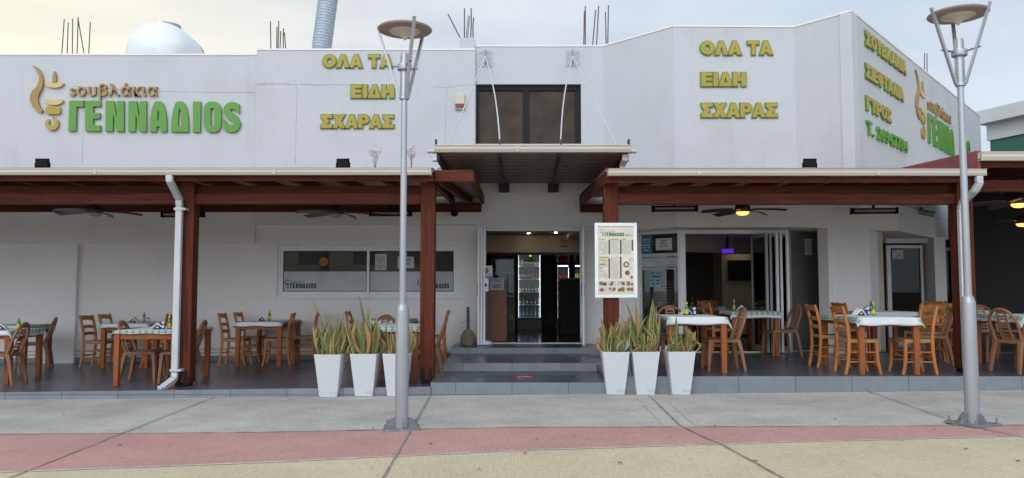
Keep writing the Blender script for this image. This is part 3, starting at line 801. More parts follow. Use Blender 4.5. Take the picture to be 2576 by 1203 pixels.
# ================================================================== PERGOLAS
def pergola(label, x0, x1, posts, gz0, gz1, zb, bx0, bx1, raf):
    t = thing('pergola', label, 'pergola', ((x0 + x1) / 2, 11.2, 0))
    for px, pw, zb0 in posts:
        k = MB(); k.box(px - pw / 2, px + pw / 2, 11.09, 11.09 + pw, zb0 + .05, zb + .30); po = k.build('post', 'stain_z', t, bevel=.006)
        k = MB(); k.box(px - pw / 2 + .02, px + pw / 2 - .02, 11.11, 11.07 + pw, zb0, zb0 + .05)
        for sx in (-.055, .055):
            k.box(px + sx - .028, px + sx + .028, 11.078, 11.088, zb0 + .03, zb0 + .15); k.box(px + sx - .015, px + sx + .015, 11.079, 11.087, zb0 + .15, zb0 + .22)
        k.build('post_shoe', 'black_iron', po)
    segs = sorted(p[0] for p in posts); edges = [bx0] + [c for p in segs for c in (p - .101, p + .101)] + [bx1]
    k = MB()
    for i in range(0, len(edges), 2):
        if edges[i + 1] - edges[i] > .05: k.box(edges[i], edges[i + 1], 11.12, 11.27, zb, zb + .145)
    k.build('beam', 'stain_x', t, bevel=.005)
    k = MB(); k.box(bx0, bx1, 11.20, 11.30, zb + .147, zb + .265); k.build('beam', 'stain_x', t, bevel=.005)
    k = MB(); k.box(bx0, bx1, 14.93, 15.04, zb + .26, zb + .41); k.build('wall_plate', 'stain_x', t)
    rz = lambda y: zb + .297 + (y - 11.2) * .034
    n = int((x1 - x0) / raf)
    for i in range(n + 1):
        x = x0 + .06 + (x1 - x0 - .12) * i / n
        k = MB(); k.hexa([(x - .04, 10.76, rz(10.76)), (x + .04, 10.76, rz(10.76)), (x + .04, 15.0, rz(15.0)), (x - .04, 15.0, rz(15.0))],
                         [(x - .04, 10.76, rz(10.76) + .12), (x + .04, 10.76, rz(10.76) + .12), (x + .04, 15.0, rz(15.0) + .12), (x - .04, 15.0, rz(15.0) + .12)])
        k.build('rafter', 'stain_y', t)
    k = MB(); k.hexa([(x0, 10.74, rz(10.74) + .122), (x1, 10.74, rz(10.74) + .122), (x1, 15.0, rz(15) + .122), (x0, 15.0, rz(15) + .122)],
                     [(x0, 10.74, rz(10.74) + .15), (x1, 10.74, rz(10.74) + .15), (x1, 15.0, rz(15) + .15), (x0, 15.0, rz(15) + .15)])
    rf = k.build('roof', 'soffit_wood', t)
    k = MB(); k.hexa([(x0, 10.70, rz(10.70) + .152), (x1, 10.70, rz(10.70) + .152), (x1, 15.0, rz(15) + .152), (x0, 15.0, rz(15) + .152)],
                     [(x0, 10.70, rz(10.70) + .165), (x1, 10.70, rz(10.70) + .165), (x1, 15.0, rz(15) + .165), (x0, 15.0, rz(15) + .165)])
    k.build('roof_covering', 'roof_red', rf)
    k = MB(); k.box(x0, x1, 10.72, 10.755, gz0 - .06, gz0 + .02); k.build('fascia_board', 'stain_x', t)
    return t, rz
def gutter(parent, x0, x1, y, z0, z1, name='gutter'):
    h = z1 - z0
    prof = [(0, .015), (-.10, .015), (-.10, .005), (-.125, .005), (-.14, h * .30), (-.14, h * .38), (-.15, h * .42), (-.15, h * .82), (-.165, h * .88), (-.165, h), (-.15, h), (-.135, h * .86), (-.13, h * .4), (-.10, .03), (0, .03)]
    k = MB(); n = len(prof)
    k.hexa([(x0, y + a, z0 + c) for a, c in prof], [(x1, y + a, z0 + c) for a, c in prof])
    for x in (x0, x1 - .012): k.box(x, x + .012, y - .152, y - .002, z0 + .004, z1 - .004)
    xx = x0 + 1.2
    while xx < x1 - .3:
        k.box(xx, xx + .03, y - .158, y - .149, z0 + .01, z1 + .002); xx += 2.4
    return k.build(name, 'gutter_beige', parent, bevel=.003)
def pipe(parent, pts, wd, dp, m='pipe_white', name='downpipe'):
    k = MB(); ps = [Vector(p) for p in pts]; vs = []
    for i, p in enumerate(ps):
        a = (ps[i] - ps[max(0, i - 1)]); c = (ps[min(len(ps) - 1, i + 1)] - ps[i])
        d = ((a.normalized() if a.length else Vector()) + (c.normalized() if c.length else Vector())).normalized()
        sx = Vector((1, 0, 0)); sx = (sx - d * sx.dot(d)).normalized(); sy = d.cross(sx).normalized()
        vs.append([p + sx * x * wd / 2 + sy * y * dp / 2 for x, y in ((-1, -1), (1, -1), (1, 1), (-1, 1))])
    for i in range(len(vs) - 1): k.hexa(vs[i], vs[i + 1])
    return k.build(name, m, parent, bevel=.012)

zb = 2.605
pl, rzl = pergola('long dark red timber pergola left of the entrance, with white downpipe', -14.0, -1.07,
                  [(-8.4, .2, zl(-8.4)), (-4.555, .2, zl(-4.555)), (-1.18, .2, zl(-1.18))], 2.93, 3.0, zb, -14.0, -1.075, .62)
gutter(pl, -14.0, W(1085, 432, 10.6).x, 10.72, Zpx(600, 441, 10.6), Zpx(600, 424, 10.6))
px_ = -4.63
dp = pipe(pl, [W(427, 441, 10.63), W(427, 455, 10.63), (px_, 11.0, 2.66), (px_, 11.02, 2.56), (px_, 11.02, .26), (px_, 11.0, .18), (px_ - .09, 10.84, .07), (px_ - .12, 10.80, .055)], .09, .075)
for zq in (.28, 2.50):
    k = MB(); k.box(px_ - .06, px_ + .1, 10.972, 11.088, zq, zq + .03); k.build('pipe_clip', 'pipe_white', dp)
# the open end beside the entrance: turned board, barge board, dark boarding
k = MB(); xe = -.53
k.box(-1.07, xe, 10.88, 10.93, 2.885, 3.045); k.build('fascia_board', 'stain_x', pl, bevel=.004)
k = MB(); k.hexa([(xe - .05, 10.93, 2.885), (xe, 10.93, 2.885), (xe, 15.03, 3.02), (xe - .05, 15.03, 3.02)], [(xe - .05, 10.93, 3.045), (xe, 10.93, 3.045), (xe, 15.03, 3.19), (xe - .05, 15.03, 3.19)])
k.build('barge_board', 'stain_y', pl, bevel=.004)
k = MB(); k.hexa([(-1.06, 10.95, 3.0), (xe - .06, 10.95, 3.0), (xe - .06, 15.03, 3.14), (-1.06, 15.03, 3.14)], [(-1.06, 10.95, 3.03), (xe - .06, 10.95, 3.03), (xe - .06, 15.03, 3.17), (-1.06, 15.03, 3.17)])
k.build('roof', 'soffit_wood', pl)
k = MB(); k.box(-1.07, xe - .05, 14.93, 15.04, zb + .26, zb + .42); k.build('wall_plate', 'stain_x', pl)
k = MB(); k.hexa([(-1.03, 11.0, 2.86), (-.97, 11.0, 2.86), (-.75, 15.0, 3.0), (-.81, 15.0, 3.0)], [(-1.03, 11.0, 2.99), (-.97, 11.0, 2.99), (-.75, 15.0, 3.12), (-.81, 15.0, 3.12)]); k.build('rafter', 'stain_y', pl)

xr0 = 1.28
pr_, rzr = pergola('dark red timber pergola right of the entrance, menu board on its post', xr0, 6.28,
                   [(1.39, .2, ZR), (6.35, .22, ZR)], 2.91, 2.99, 2.60, xr0 + .01, 6.49, .62)
gutter(pr_, W(1530, 432, 10.6).x, W(2479, 432, 10.6).x, 10.72, Zpx(2000, 443, 10.6), Zpx(2000, 426, 10.6))
px_ = 6.25
dp = pipe(pr_, [W(2462, 443, 10.63), W(2463, 462, 10.63), W(2452, 480, 10.68), (px_ + .02, 11.0, 2.62), (px_, 11.02, 2.52), (px_, 11.02, .34), (px_, 10.95, .27)], .09, .075)
k = MB(); k.hexa([(xr0, 10.76, 2.84), (xr0 + .05, 10.76, 2.84), (xr0 + .05, 15.03, 2.98), (xr0, 15.03, 2.98)], [(xr0, 10.76, 3.02), (xr0 + .05, 10.76, 3.02), (xr0 + .05, 15.03, 3.19), (xr0, 15.03, 3.19)])
k.build('barge_board', 'stain_y', pr_, bevel=.004)

# taller pergola running off to the right
p3 = thing('pergola', 'higher dark pergola at the right edge over the shaded dining terrace', 'pergola', (9, 11.2, 0))
g0, g1 = Zpx(2520, 405, 10.6), Zpx(2520, 383, 10.6)
gutter(p3, W(2466, 390, 10.6).x, 14.5, 10.72, g0, g1)
k = MB(); k.box(6.36, 14.5, 10.72, 10.755, g0 - .07, g0 + .02); k.build('fascia_board', 'stain_x', p3)
k = MB(); k.hexa([(6.29, 10.66, 2.98), (6.335, 10.66, 2.98), (6.335, 14.6, 3.2), (6.29, 14.6, 3.2)], [(6.29, 10.66, g1 + .03), (6.335, 10.66, g1 + .03), (6.335, 14.6, g1 + .2), (6.29, 14.6, g1 + .2)])
k.build('barge_board', 'roof_red', p3)
k = MB(); k.hexa([(6.34, 10.7, g1 + .0), (14.5, 10.7, g1 + .0), (14.5, 17.2, g1 + .3), (6.34, 17.2, g1 + .3)], [(6.34, 10.7, g1 + .03), (14.5, 10.7, g1 + .03), (14.5, 17.2, g1 + .33), (6.34, 17.2, g1 + .33)])
k.build('roof', 'soffit_wood', p3)
k = MB(); k.box(6.5, 14.5, 11.14, 11.27, 2.78, 2.94); k.build('beam', 'stain_x', p3)
for i in range(12):
    x = 6.7 + i * .65
    k = MB(); k.hexa([(x - .04, 10.76, g1 - .13), (x + .04, 10.76, g1 - .13), (x + .04, 17, g1 + .16), (x - .04, 17, g1 + .16)], [(x - .04, 10.76, g1 - .01), (x + .04, 10.76, g1 - .01), (x + .04, 17, g1 + .28), (x - .04, 17, g1 + .28)])
    k.build('rafter', 'stain_y', p3)
k = MB(); k.box(10.2, 10.4, 11.1, 11.3, ZR, 2.78); k.build('post', 'stain_z', p3)

# ================================================================== ENTRANCE CANOPY
cn = thing('entrance_canopy', 'corrugated metal canopy hung on rods over the entrance steps', 'canopy', (.3, 13, 3.4))
yc0, yc1 = 11.55, 15.08
xa, xb = W(1092, 375, 11.5).x, W(1588, 375, 11.5).x
zc_f, zc_b = Zpx(1340, 386, 11.55), Zpx(1340, 462, 15.0)
k = MB(); pts = []; n = 153
for i in range(n + 1):
    y = yc0 + .02 + (yc1 - yc0 - .02) * i / n
    z = zc_f + (zc_b - zc_f) * i / n + .06 + .05 * max(-.6, min(.6, math.sin(i * 2 * PI / 17.0))) / .6
    pts.append((y, z))
vs = [(x, y, z) for x in (xa + .03, xb - .03) for y, z in pts] + [(x, y, z + .006) for x in (xa + .03, xb - .03) for y, z in pts]
m1 = n + 1
k.add(vs, [(i, i + 1, m1 + i + 1, m1 + i) for i in range(n)] + [(2 * m1 + i, 3 * m1 + i, 3 * m1 + i + 1, 2 * m1 + i + 1) for i in range(n)])
k.build('corrugated_sheet', 'canopy_metal', cn, smooth=True)
gutter(cn, xa, xb, yc0 + .02, Zpx(1340, 384, 11.45), Zpx(1340, 364, 11.4))
for x in (xa + .03, xb - .07):
    k = MB(); k.hexa([(x, yc0 + .03, zc_f - .10), (x + .04, yc0 + .03, zc_f - .10), (x + .04, yc1, zc_b - .14), (x, yc1, zc_b - .14)], [(x, yc0 + .03, zc_f + .1), (x + .04, yc0 + .03, zc_f + .1), (x + .04, yc1, zc_b + .1), (x, yc1, zc_b + .1)])
    k.build('side_frame', 'canopy_dark', cn)
k = MB(); k.box(xa + .03, xb - .03, 15.02, 15.11, zc_b + .02, zc_b + .14); k.build('flashing', 'canopy_dark', cn)  # added to shut the light gap between canopy and wall
for u0, u1 in ((1255, 1268), (1406, 1392)):
    a, c = W(u0, 392, 11.7), W(u1, 470, 15.0)
    k = MB(); k.bar((a.x, a.y, zc_f + .0), (c.x, c.y, zc_b - .02), .045, .05); k.build('rib', 'canopy_dark', cn)
    k = MB(); k.box(c.x - .10, c.x + .10, 15.0, 15.11, zc_b - .16, zc_b); k.build('bracket', 'canopy_dark', cn)
for y, dz in ((11.9, .02), (12.7, .02), (13.5, .02)):
    k = MB(); k.tube([(xa - .14, y, zc_f + dz + .07), (xb + .14, y, zc_f + dz + .07)], .032, 10); k.build('purlin', 'pipe_white', cn, smooth=True)
pipe(cn, [W(1572, 388, 11.6), W(1572, 402, 11.6), W(1566, 416, 11.75), (W(1566, 416, 11.75).x - .01, 11.78, 3.02)], .085, .07)
def rod(u0, v0, u1, v1, bow):
    a = W(u0, v0, 14.98); c = W(u1, v1, 11.62); ps = []
    for i in range(9):
        t = i / 8; p = a.lerp(c, t); p.x += bow * math.sin(PI * t); ps.append(p)
    k = MB(); k.tube(ps, .011, 8); k.build('hanging_rod', 'pipe_white', cn, smooth=True)
for u0, us in ((1221, ((1130, 0), (1258, .05))), (1441, ((1410, -.05), (1550, 0)))):
    s_ = f3.at(u0, 148)[0]; zz0, zz1 = f3.at(u0, 168)[1], f3.at(u0, 128)[1]
    k = MB(); k.fbox(f3, s_ - .125, s_ - .012, zz0, zz1, .002, .014); k.fbox(f3, s_ + .012, s_ + .125, zz0, zz1, .002, .014)
    k.fbox(f3, s_ - .006, s_ + .006, zz0 + .05, zz1 + .02, .002, .11)
    for dx in (-.085, .085):
        for j in range(3):
            zq = zz0 + .05 + j * (zz1 - zz0 - .1) / 2; k.fbox(f3, s_ + dx - .013, s_ + dx + .013, zq - .013, zq + .013, .014, .028)
    k.build('wall_bracket', 'steel', cn)
    for u1, bow in us: rod(u0, 142, u1, 363, bow)
for u in (1096, 1258, 1412, 1583):
    p = W(u, 362, 11.5); k = MB(); k.box(p.x - .012, p.x + .012, 11.5, 11.62, p.z - .05, p.z + .07); k.build('rod_anchor', 'canopy_dark', cn)

# ================================================================== NEIGHBOUR ON THE RIGHT
nb = thing('neighbour_building', 'white neighbouring building with deep eaves and green panel at the right edge', 'building', (15, 25, 0))
fn = Frame(tuple(W(2500, 300, 23.2).xy), tuple(W(2640, 300, 21.6).xy))
def nz2(u, v): return fn.at(u, v)[1]
ze0, ze1 = nz2(2500, 305), nz2(2500, 271)
zr0 = nz2(2500, 345)
k = MB(); k.fbox(fn, -.55, 5, zr0, ze0, -3, -.35); k.build('wall', 'plaster', nb)
k = MB(); k.fbox(fn, -.6, 5, ze0 + .002, ze1, -3, .0); k.build('roof', 'plaster', nb)
mat('green_panel', (.02, .12, .085), .5)
k = MB(); k.fbox(fn, -.5, 5, zr0 - 2.5, zr0 - .002, -2.9, -.42); k.build('green_panel', 'green_panel', nb)

# ================================================================== SIGNS
mat('sign_gold', (0.41, 0.30, 0.035), 0.45, var=0.08, vscale=3)
mat('sign_gold_dark', (0.36, 0.22, 0.06), 0.45, var=0.08, vscale=3)
mat('sign_gold_pale', (0.60, 0.47, 0.20), 0.45)
mat('sign_green', (0.095, 0.29, 0.026), 0.4, var=0.06, vscale=2)
mat('sign_green_dark', (0.10, 0.27, 0.02), 0.5)
mat('print_black', (0.02, 0.02, 0.022), 0.6)
mat('print_red', (0.16, 0.05, 0.06), 0.6)
mat('print_green', (0.03, 0.13, 0.07), 0.6)
mat('print_brown', (0.20, 0.17, 0.12), 0.7)
mat('print_grey', (0.30, 0.29, 0.27), 0.7)
GLY = {
 'G': [[(0, 0), (.5, 0), (.55, .8), (1, .8), (1, 1), (.08, 1)]],
 'E': [[(0, 0), (1, 0), (1, .19), (.52, .19), (.52, .41), (.95, .41), (.95, .6), (.52, .6), (.52, .81), (1, .81), (1, 1), (0, 1)]],
 'N': [[(0, 0), (.40, 0), (.42, .60), (.60, 0), (1, 0), (1, 1), (.64, 1), (.60, .42), (.46, 1), (.02, 1)]],
 'A': [[(0, 0), (.03, .42), (.12, .72), (.24, .92), (.36, 1), (.64, 1), (.78, .92), (.90, .72), (.98, .42), (1, 0), (.62, 0), (.60, .17), (.42, .17), (.40, 0)], [(.44, .36), (.58, .36), (.55, .62), (.51, .72), (.47, .62)]],
 'D': [[(0, 0), (.04, .45), (.13, .74), (.24, .92), (.36, 1), (.64, 1), (.78, .92), (.89, .74), (.97, .45), (1, 0)], [(.40, .2), (.60, .2), (.57, .66), (.5, .8), (.43, .66)]],
 'I': [[(0, 0), (.93, 0), (1, 1), (.04, 1)]],
}
def rrect(x0, x1, y0, y1, r, ry=None, n=6):
    ry = ry or r; o = []
    for cx, cy, a in ((x1 - r, y0 + ry, -90), (x1 - r, y1 - ry, 0), (x0 + r, y1 - ry, 90), (x0 + r, y0 + ry, 180)):
        for k in range(n + 1):
            t = R(a + 90 * k / n); o.append((cx + r * math.cos(t), cy + ry * math.sin(t)))
    return o
GLY['O'] = [rrect(0, 1, 0, 1, .38, .3), rrect(.4, .6, .2, .8, .09, .07)]
SP = [('G', 490, 597), ('E', 610, 716), ('N', 750, 880), ('N', 910, 1038), ('A', 1060, 1182), ('D', 1210, 1335), ('I', 1363, 1420), ('O', 1440, 1563), ('S', 1578, 1697)]
FLAME = [(235, 463), (262, 475), (284, 494), (302, 524), (312, 562), (313, 598), (302, 634), (286, 660), (276, 690), (278, 725), (292, 760), (312, 783), (300, 800), (270, 786), (240, 754), (222, 712), (222, 672), (240, 642), (268, 614), (284, 578), (286, 542), (272, 504), (252, 480)]
PIN = [(378, 584), (379, 545), (384, 520), (391, 505), (399, 520), (404, 545), (405, 584)]
SL1 = [(325, 582), (355, 576), (380, 588), (405, 588), (430, 576), (458, 592), (446, 610), (420, 620), (392, 623), (362, 619), (338, 608), (326, 594)]
SL2 = [(320, 712), (347, 697), (370, 706), (392, 709), (414, 705), (434, 697), (457, 712), (440, 732), (415, 742), (390, 745), (362, 741), (338, 731)]
RING = [(378, 818)] + [(375 + 47 * math.cos(R(a)), 875 - 47 * math.sin(R(a))) for a in range(80, -215, -20)] + [(352, 842)] + [(373 + 20 * math.cos(R(a)), 872 - 20 * math.sin(R(a))) for a in range(-220, 60, 28)]
def logo(parent, f, mp, depth, out, skip=(), mats=('sign_gold_dark', 'sign_gold_pale', 'sign_gold', 'sign_green'), names=True):
    """emblem of flame and skewer, small script line, tall rounded capitals; mp maps sketch coordinates to the Frame"""
    def shape(loops, dz=depth):
        vs, fs = loops_mesh([[(x, -y) for x, y in lp] for lp in loops], .5)
        mb = MB(); z0 = min(v.z for v in vs); h = max(v.z for v in vs) - z0
        for v in vs: v.z = (v.z - z0) / h * dz
        mb.add([f.P(*mp(v.x, -v.y), out + v.z) for v in vs], fs); return mb
    fl = shape([FLAME]).build('emblem', mats[0], parent)
    shape([PIN]).build('emblem_skewer', mats[0], fl)
    for s_ in (SL1, SL2): shape([s_]).build('emblem_slice', mats[1], fl)
    shape([rrect(330, 435, 752, 808, 22)]).build('emblem_block', mats[2], fl)
    shape([RING]).build('emblem_hook', mats[2], fl)
    vs, fs = text_mesh('sουβλάκια', .02, .012, 1.08)
    vs = fit(vs, 500, 1115, -702, -590, depth)
    mb = MB(); mb.add([f.P(*mp(v.x, -v.y), out + v.z) for v in vs], fs); mb.build('script_lettering', mats[0], parent)
    mb = MB()
    for i, (g_, xa_, xb_) in enumerate(SP):
        if i in skip: continue
        dy = 10 * (xa_ - 490) / 1200
        if g_ == 'S': vs, fs = text_mesh('S', .02, .05)
        else: vs, fs = loops_mesh(GLY[g_], .02)
        vs = fit(vs, xa_, xb_, -(926 + dy), -(712 + dy), depth)
        mb.add([f.P(*mp(v.x, -v.y), out + v.z) for v in vs], fs)
    mb.build('lettering', mats[3], parent)
def px1(f, k=0.3575, du=0.0, dv=0.0):
    return lambda x, y: f.at(du + x * k, dv + y * k)
sg = thing('shop_sign', 'large green and gold raised shop sign on the left parapet wall', 'sign', tuple(f1.P(*f1.at(360, 270), 0)))
logo(sg, f1, px1(f1), .05, .004)
sr = thing('shop_sign', 'gold and green raised shop sign with a missing letter on the receding corner wall', 'sign', tuple(fD.P(*fD.at(2330, 300), 0)))
sA, zA1 = fD.at(2330.8, 284.2); _, zA0 = fD.at(2330.8, 355.7); sB = fD.at(2438, 380)[0]
logo(sr, fD, lambda x, y: (sA + (x - 490) / 1207 * (sB - sA), zA1 + (y - 712) / 210 * (zA0 - zA1)), .03, .004, skip=(5,))
def arc(cx, cy, rx, ry, a0, a1, n=10): return [(cx + rx * math.cos(R(a0 + (a1 - a0) * k / n)), cy + ry * math.sin(R(a0 + (a1 - a0) * k / n))) for k in range(n + 1)]
BLK = {
 'Α': (1.05, [(0, 0), (.36, 1), (.64, 1), (1, 0), (.70, 0), (.64, .18), (.36, .18), (.30, 0)], [(.43, .38), (.57, .38), (.50, .64)]),
 'Λ': (1.05, [(0, 0), (.36, 1), (.64, 1), (1, 0), (.69, 0), (.5, .64), (.31, 0)]),
 'Δ': (1.05, [(0, 0), (.36, 1), (.64, 1), (1, 0)], [(.34, .22), (.66, .22), (.5, .70)]),
 'Ο': (1.12, arc(.5, .5, .5, .5, 0, 345, 23), arc(.5, .5, .19, .25, 0, 340, 17)),
 'Τ': (.92, [(.36, 0), (.64, 0), (.64, .76), (1, .76), (1, 1), (0, 1), (0, .76), (.36, .76)]),
 'Ε': (.88, [(0, 0), (1, 0), (1, .23), (.38, .23), (.38, .40), (.92, .40), (.92, .61), (.38, .61), (.38, .77), (1, .77), (1, 1), (0, 1)]),
 'Ι': (.36, [(0, 0), (1, 0), (1, 1), (0, 1)]),
 'Η': (1.0, [(0, 0), (.34, 0), (.34, .38), (.66, .38), (.66, 0), (1, 0), (1, 1), (.66, 1), (.66, .62), (.34, .62), (.34, 1), (0, 1)]),
 'Σ': (.95, [(0, 0), (1, 0), (1, .24), (.50, .24), (.74, .5), (.50, .76), (.98, .76), (.98, 1), (.02, 1), (.02, .78), (.30, .5), (0, .22)]),
 'Χ': (1.05, [(0, 0), (.36, 0), (.5, .25), (.64, 0), (1, 0), (.69, .51), (.98, 1), (.63, 1), (.5, .77), (.37, 1), (.02, 1), (.31, .51)]),
 'Ρ': (.92, [(0, 0), (.36, 0), (.36, .33), (.62, .33), (.82, .37), (.95, .48), (1, .66), (.95, .85), (.82, .96), (.62, 1), (0, 1)], [(.36, .55), (.56, .55), (.64, .59), (.66, .665), (.64, .74), (.56, .78), (.36, .78)]),
 'Υ': (1.0, [(.35, 0), (.65, 0), (.65, .42), (1, 1), (.67, 1), (.5, .68), (.33, 1), (0, 1), (.35, .42)]),
 'Β': (.95, [(0, 0), (.66, 0), (.86, .05), (.98, .16), (1, .29), (.95, .43), (.80, .53), (.91, .62), (.95, .75), (.90, .89), (.78, .97), (.6, 1), (0, 1)], [(.34, .21), (.58, .21), (.66, .25), (.68, .31), (.65, .37), (.57, .41), (.34, .41)], [(.34, .61), (.54, .61), (.62, .65), (.64, .7), (.61, .76), (.53, .79), (.34, .79)]),
 'Κ': (1.0, [(0, 0), (.35, 0), (.35, .26), (.45, .38), (.66, 0), (1, 0), (.69, .58), (.98, 1), (.62, 1), (.35, .58), (.35, 1), (0, 1)]),
 'Φ': (1.1, [(.36, 0), (.64, 0), (.64, .13)] + arc(.5, .5, .5, .38, -72, 72) + [(.64, .87), (.64, 1), (.36, 1), (.36, .87)] + arc(.5, .5, .5, .38, 108, 252) + [(.36, .13)], [(.36, .33), (.36, .67), (.28, .62), (.25, .5), (.28, .38)], [(.64, .33), (.64, .67), (.72, .62), (.75, .5), (.72, .38)]),
 'Γ': (.82, [(0, 0), (.38, 0), (.38, .76), (1, .76), (1, 1), (0, 1)]),
}
def grow2(lp, d, hole):
    ar = sum(lp[i - 1][0] * lp[i][1] - lp[i][0] * lp[i - 1][1] for i in range(len(lp)))
    if ar < 0: lp = lp[::-1]
    if hole: d = -d
    o = []; n = len(lp)
    for i in range(n):
        p, q, r = Vector(lp[i - 1]), Vector(lp[i]), Vector(lp[(i + 1) % n]); a, b_ = (q - p).normalized(), (r - q).normalized()
        na, nb_ = Vector((a.y, -a.x)), Vector((b_.y, -b_.x)); m_ = na + nb_
        k = d / max(.42, .5 * m_.length_squared)
        o.append(tuple(q + m_ * k))
    return o
def block(mb, f, body, rect, d, depth, out):
    ws = [BLK[ch][0] if ch != ' ' else .42 for ch in body]; tot = sum(ws) + .07 * (len(body) - 1); H = rect[3] - rect[2]; sx = (rect[1] - rect[0]) / tot; x = rect[0]
    for ch, w_ in zip(body, ws):
        if ch != ' ':
            for_loops = [[(x + px * w_ * sx, rect[2] + py * H) for px, py in lp] for lp in BLK[ch][1:]]
            vs, fs = loops_mesh([grow2(lp, d, i > 0) for i, lp in enumerate(for_loops)], .5)
            z0 = min(v.z for v in vs); h = max(v.z for v in vs) - z0
            mb.add([f.P(v.x, v.y, out + (v.z - z0) / h * depth) for v in vs], fs)
        x += (w_ + .07) * sx
def slogan(f, lines, label, slant=False):
    p = f.P(*f.at((lines[0][1] + lines[0][2]) / 2, lines[0][3]), 0)
    t = thing('wall_sign', label, 'sign', tuple(p))
    for body, u0, u1, vt, vb, fc in lines:
        if slant:
            s0, z0 = f.at(u0, vb); _, z1q = f.at(u0, vt); s1 = f.at(u1, vt + (u1 - u0) * .6)[0]
            r = (s0, s1, z0, z1q)
        else: r = rect_px(f, u0, u1, vt, vb)
        if body[0] == 'Τ' and '2' in body:
            k = MB(); letters(k, f, body, r, .04, .003, .035, 1.06); k.build('lettering', fc, t); continue
        g_ = .016; r = (r[0] + g_, r[1] - g_, r[2] + g_, r[3] - g_)
        k = MB(); block(k, f, body, r, .017, .024, .003); bk = k.build('letter_backing', 'sign_green_dark', t)
        k = MB(); block(k, f, body, r, .001, .014, .0275); k.build('lettering', fc, bk)
    return t
slogan(f2, [('ΟΛΑ ΤΑ', 811, 990, 137, 173, 'sign_gold'), ('ΕΙΔΗ', 882, 994, 213, 249.5, 'sign_gold'), ('ΣΧΑΡΑΣ', 806.5, 993, 288, 325, 'sign_gold')],
       'three gold words edged green on the wall partly behind the left lamp post')
slogan(fB, [('ΟΛΑ ΤΑ', 1759.5, 1944, 103, 141, 'sign_gold'), ('ΕΙΔΗ', 1761, 1877, 182, 220, 'sign_gold'), ('ΣΧΑΡΑΣ', 1761, 1956, 259, 298, 'sign_gold')],
       'three gold words edged green on the flat angled facade right of the canopy')
slogan(fD, [('ΣΟΥΒΛΑΚΙΑ', 2174, 2275, 75.8, 115, 'sign_gold'), ('ΣΙΕΦΤΑΛΙΑ', 2174.5, 2269, 158, 197, 'sign_gold'), ('ΓΥΡΟΣ', 2176, 2238, 240, 278, 'sign_gold'), ('Τ. 26947784', 2177, 2279, 303, 339, 'sign_green')],
       'gold menu words and green telephone number on the receding corner wall', slant=True)

# logos printed on the frosted panes belong to the window
def px7(x, y): return ((800 + x / 3.341) * .8598, (680 + y / 3.341) * .8598)
FW = Frame((f2b.o.x, 15.20 + .036), (f2b.o.x + 8, 15.236))
for i, dx in enumerate((0, 1300)):
    fq = Frame((f2b.o.x, 15.20 + (.071 if i == 0 else .101)), (f2b.o.x + 8, 15.20 + (.071 if i == 0 else .101)))
    def mp7(x, y, dx=dx, fq=fq):
        return fq.at(*px7(163 + dx + (x - 490) / 1207 * 257, 497 + (y - 712) / 214 * 48))
    logo(win, fq, mp7, .001, .0005, mats=('print_red', 'print_red', 'print_black', 'print_black'))

# ------------------------------------------------------------------ paper notices
mat('paper', (0.62, 0.62, 0.60), 0.8, var=0.04, vscale=6)
mat('paper_blue', (0.06, 0.16, 0.34), 0.7, var=0.3, vscale=9)
mat('paper_teal', (0.25, 0.42, 0.46), 0.7, var=0.4, vscale=7)
mat('sticker_orange', (0.55, 0.22, 0.03), 0.6)
mat('sign_red', (0.50, 0.03, 0.03), 0.5)
def lines_mb(f, r, n, o, fill=.7, seed=1, hh=.35):
    rn = random.Random(seed); k = MB(); h = (r[3] - r[2]) / n
    for i in range(n):
        z = r[3] - (i + .5) * h; s = r[0]
        while s < r[1] - (r[1] - r[0]) * .05:
            wd = min(rn.uniform(.08, .3) * (r[1] - r[0]), r[1] - s)
            if rn.random() < fill: k.fbox(f, s, s + wd * .9, z - h * hh / 2, z + h * hh / 2, o, o + .0008)
            s += wd
    return k
def notice(f, rect, label, m='paper', o=.004, body=None, rows=0, seed=1, ink='print_black', name='paper_notice', cat='notice'):
    t = thing(name, label, cat, tuple(f.P((rect[0] + rect[1]) / 2, rect[2], o)))
    k = MB(); k.fbox(f, rect[0], rect[1], rect[2], rect[3], o, o + .002); k.build('sheet', m, t)
    w_, h_ = rect[1] - rect[0], rect[3] - rect[2]
    k = MB()
    if body:
        n = len(body)
        for i, bd in enumerate(body):
            z1_ = rect[3] - h_ * (.14 + i * .72 / n); z0_ = z1_ - h_ * .72 / n * .62
            ww = min(w_ * .8, (z1_ - z0_) * .62 * len(bd)) / 2; c_ = (rect[0] + rect[1]) / 2
            letters(k, f, bd, (c_ - ww, c_ + ww, z0_, z1_), .0008, o + .0022, .02)
    if rows: 
        q = lines_mb(f, (rect[0] + w_ * .12, rect[1] - w_ * .12, rect[2] + h_ * .08, rect[3] - h_ * .1), rows, o + .0022, .8, seed)
        k.add(q.v, q.f)
    if k.v: k.build('print', ink, t)
    return t
def r7(f, x0, x1, y0, y1):
    a = f.at(*px7(x0, (y0 + y1) / 2))[0]; b_ = f.at(*px7(x1, (y0 + y1) / 2))[0]
    return (a, b_, f.at(*px7((x0 + x1) / 2, y1))[1], f.at(*px7((x0 + x1) / 2, y0))[1])
FL1 = Frame((f2b.o.x, 15.27), (f2b.o.x + 8, 15.27)); FL2 = Frame((f2b.o.x, 15.30), (f2b.o.x + 8, 15.30))
notice(FL2, r7(FL2, 995, 1107, 213, 370), 'curled white notice of small print taped inside the kitchen window', rows=12, seed=4)
notice(FL2, r7(FL2, 1214, 1374, 238, 350), 'landscape white notice on the kitchen window half behind the lamp post', body=('ΕΙΣΟΔΟΣ', 'ΣΕΡΒΙΣ'), seed=5)
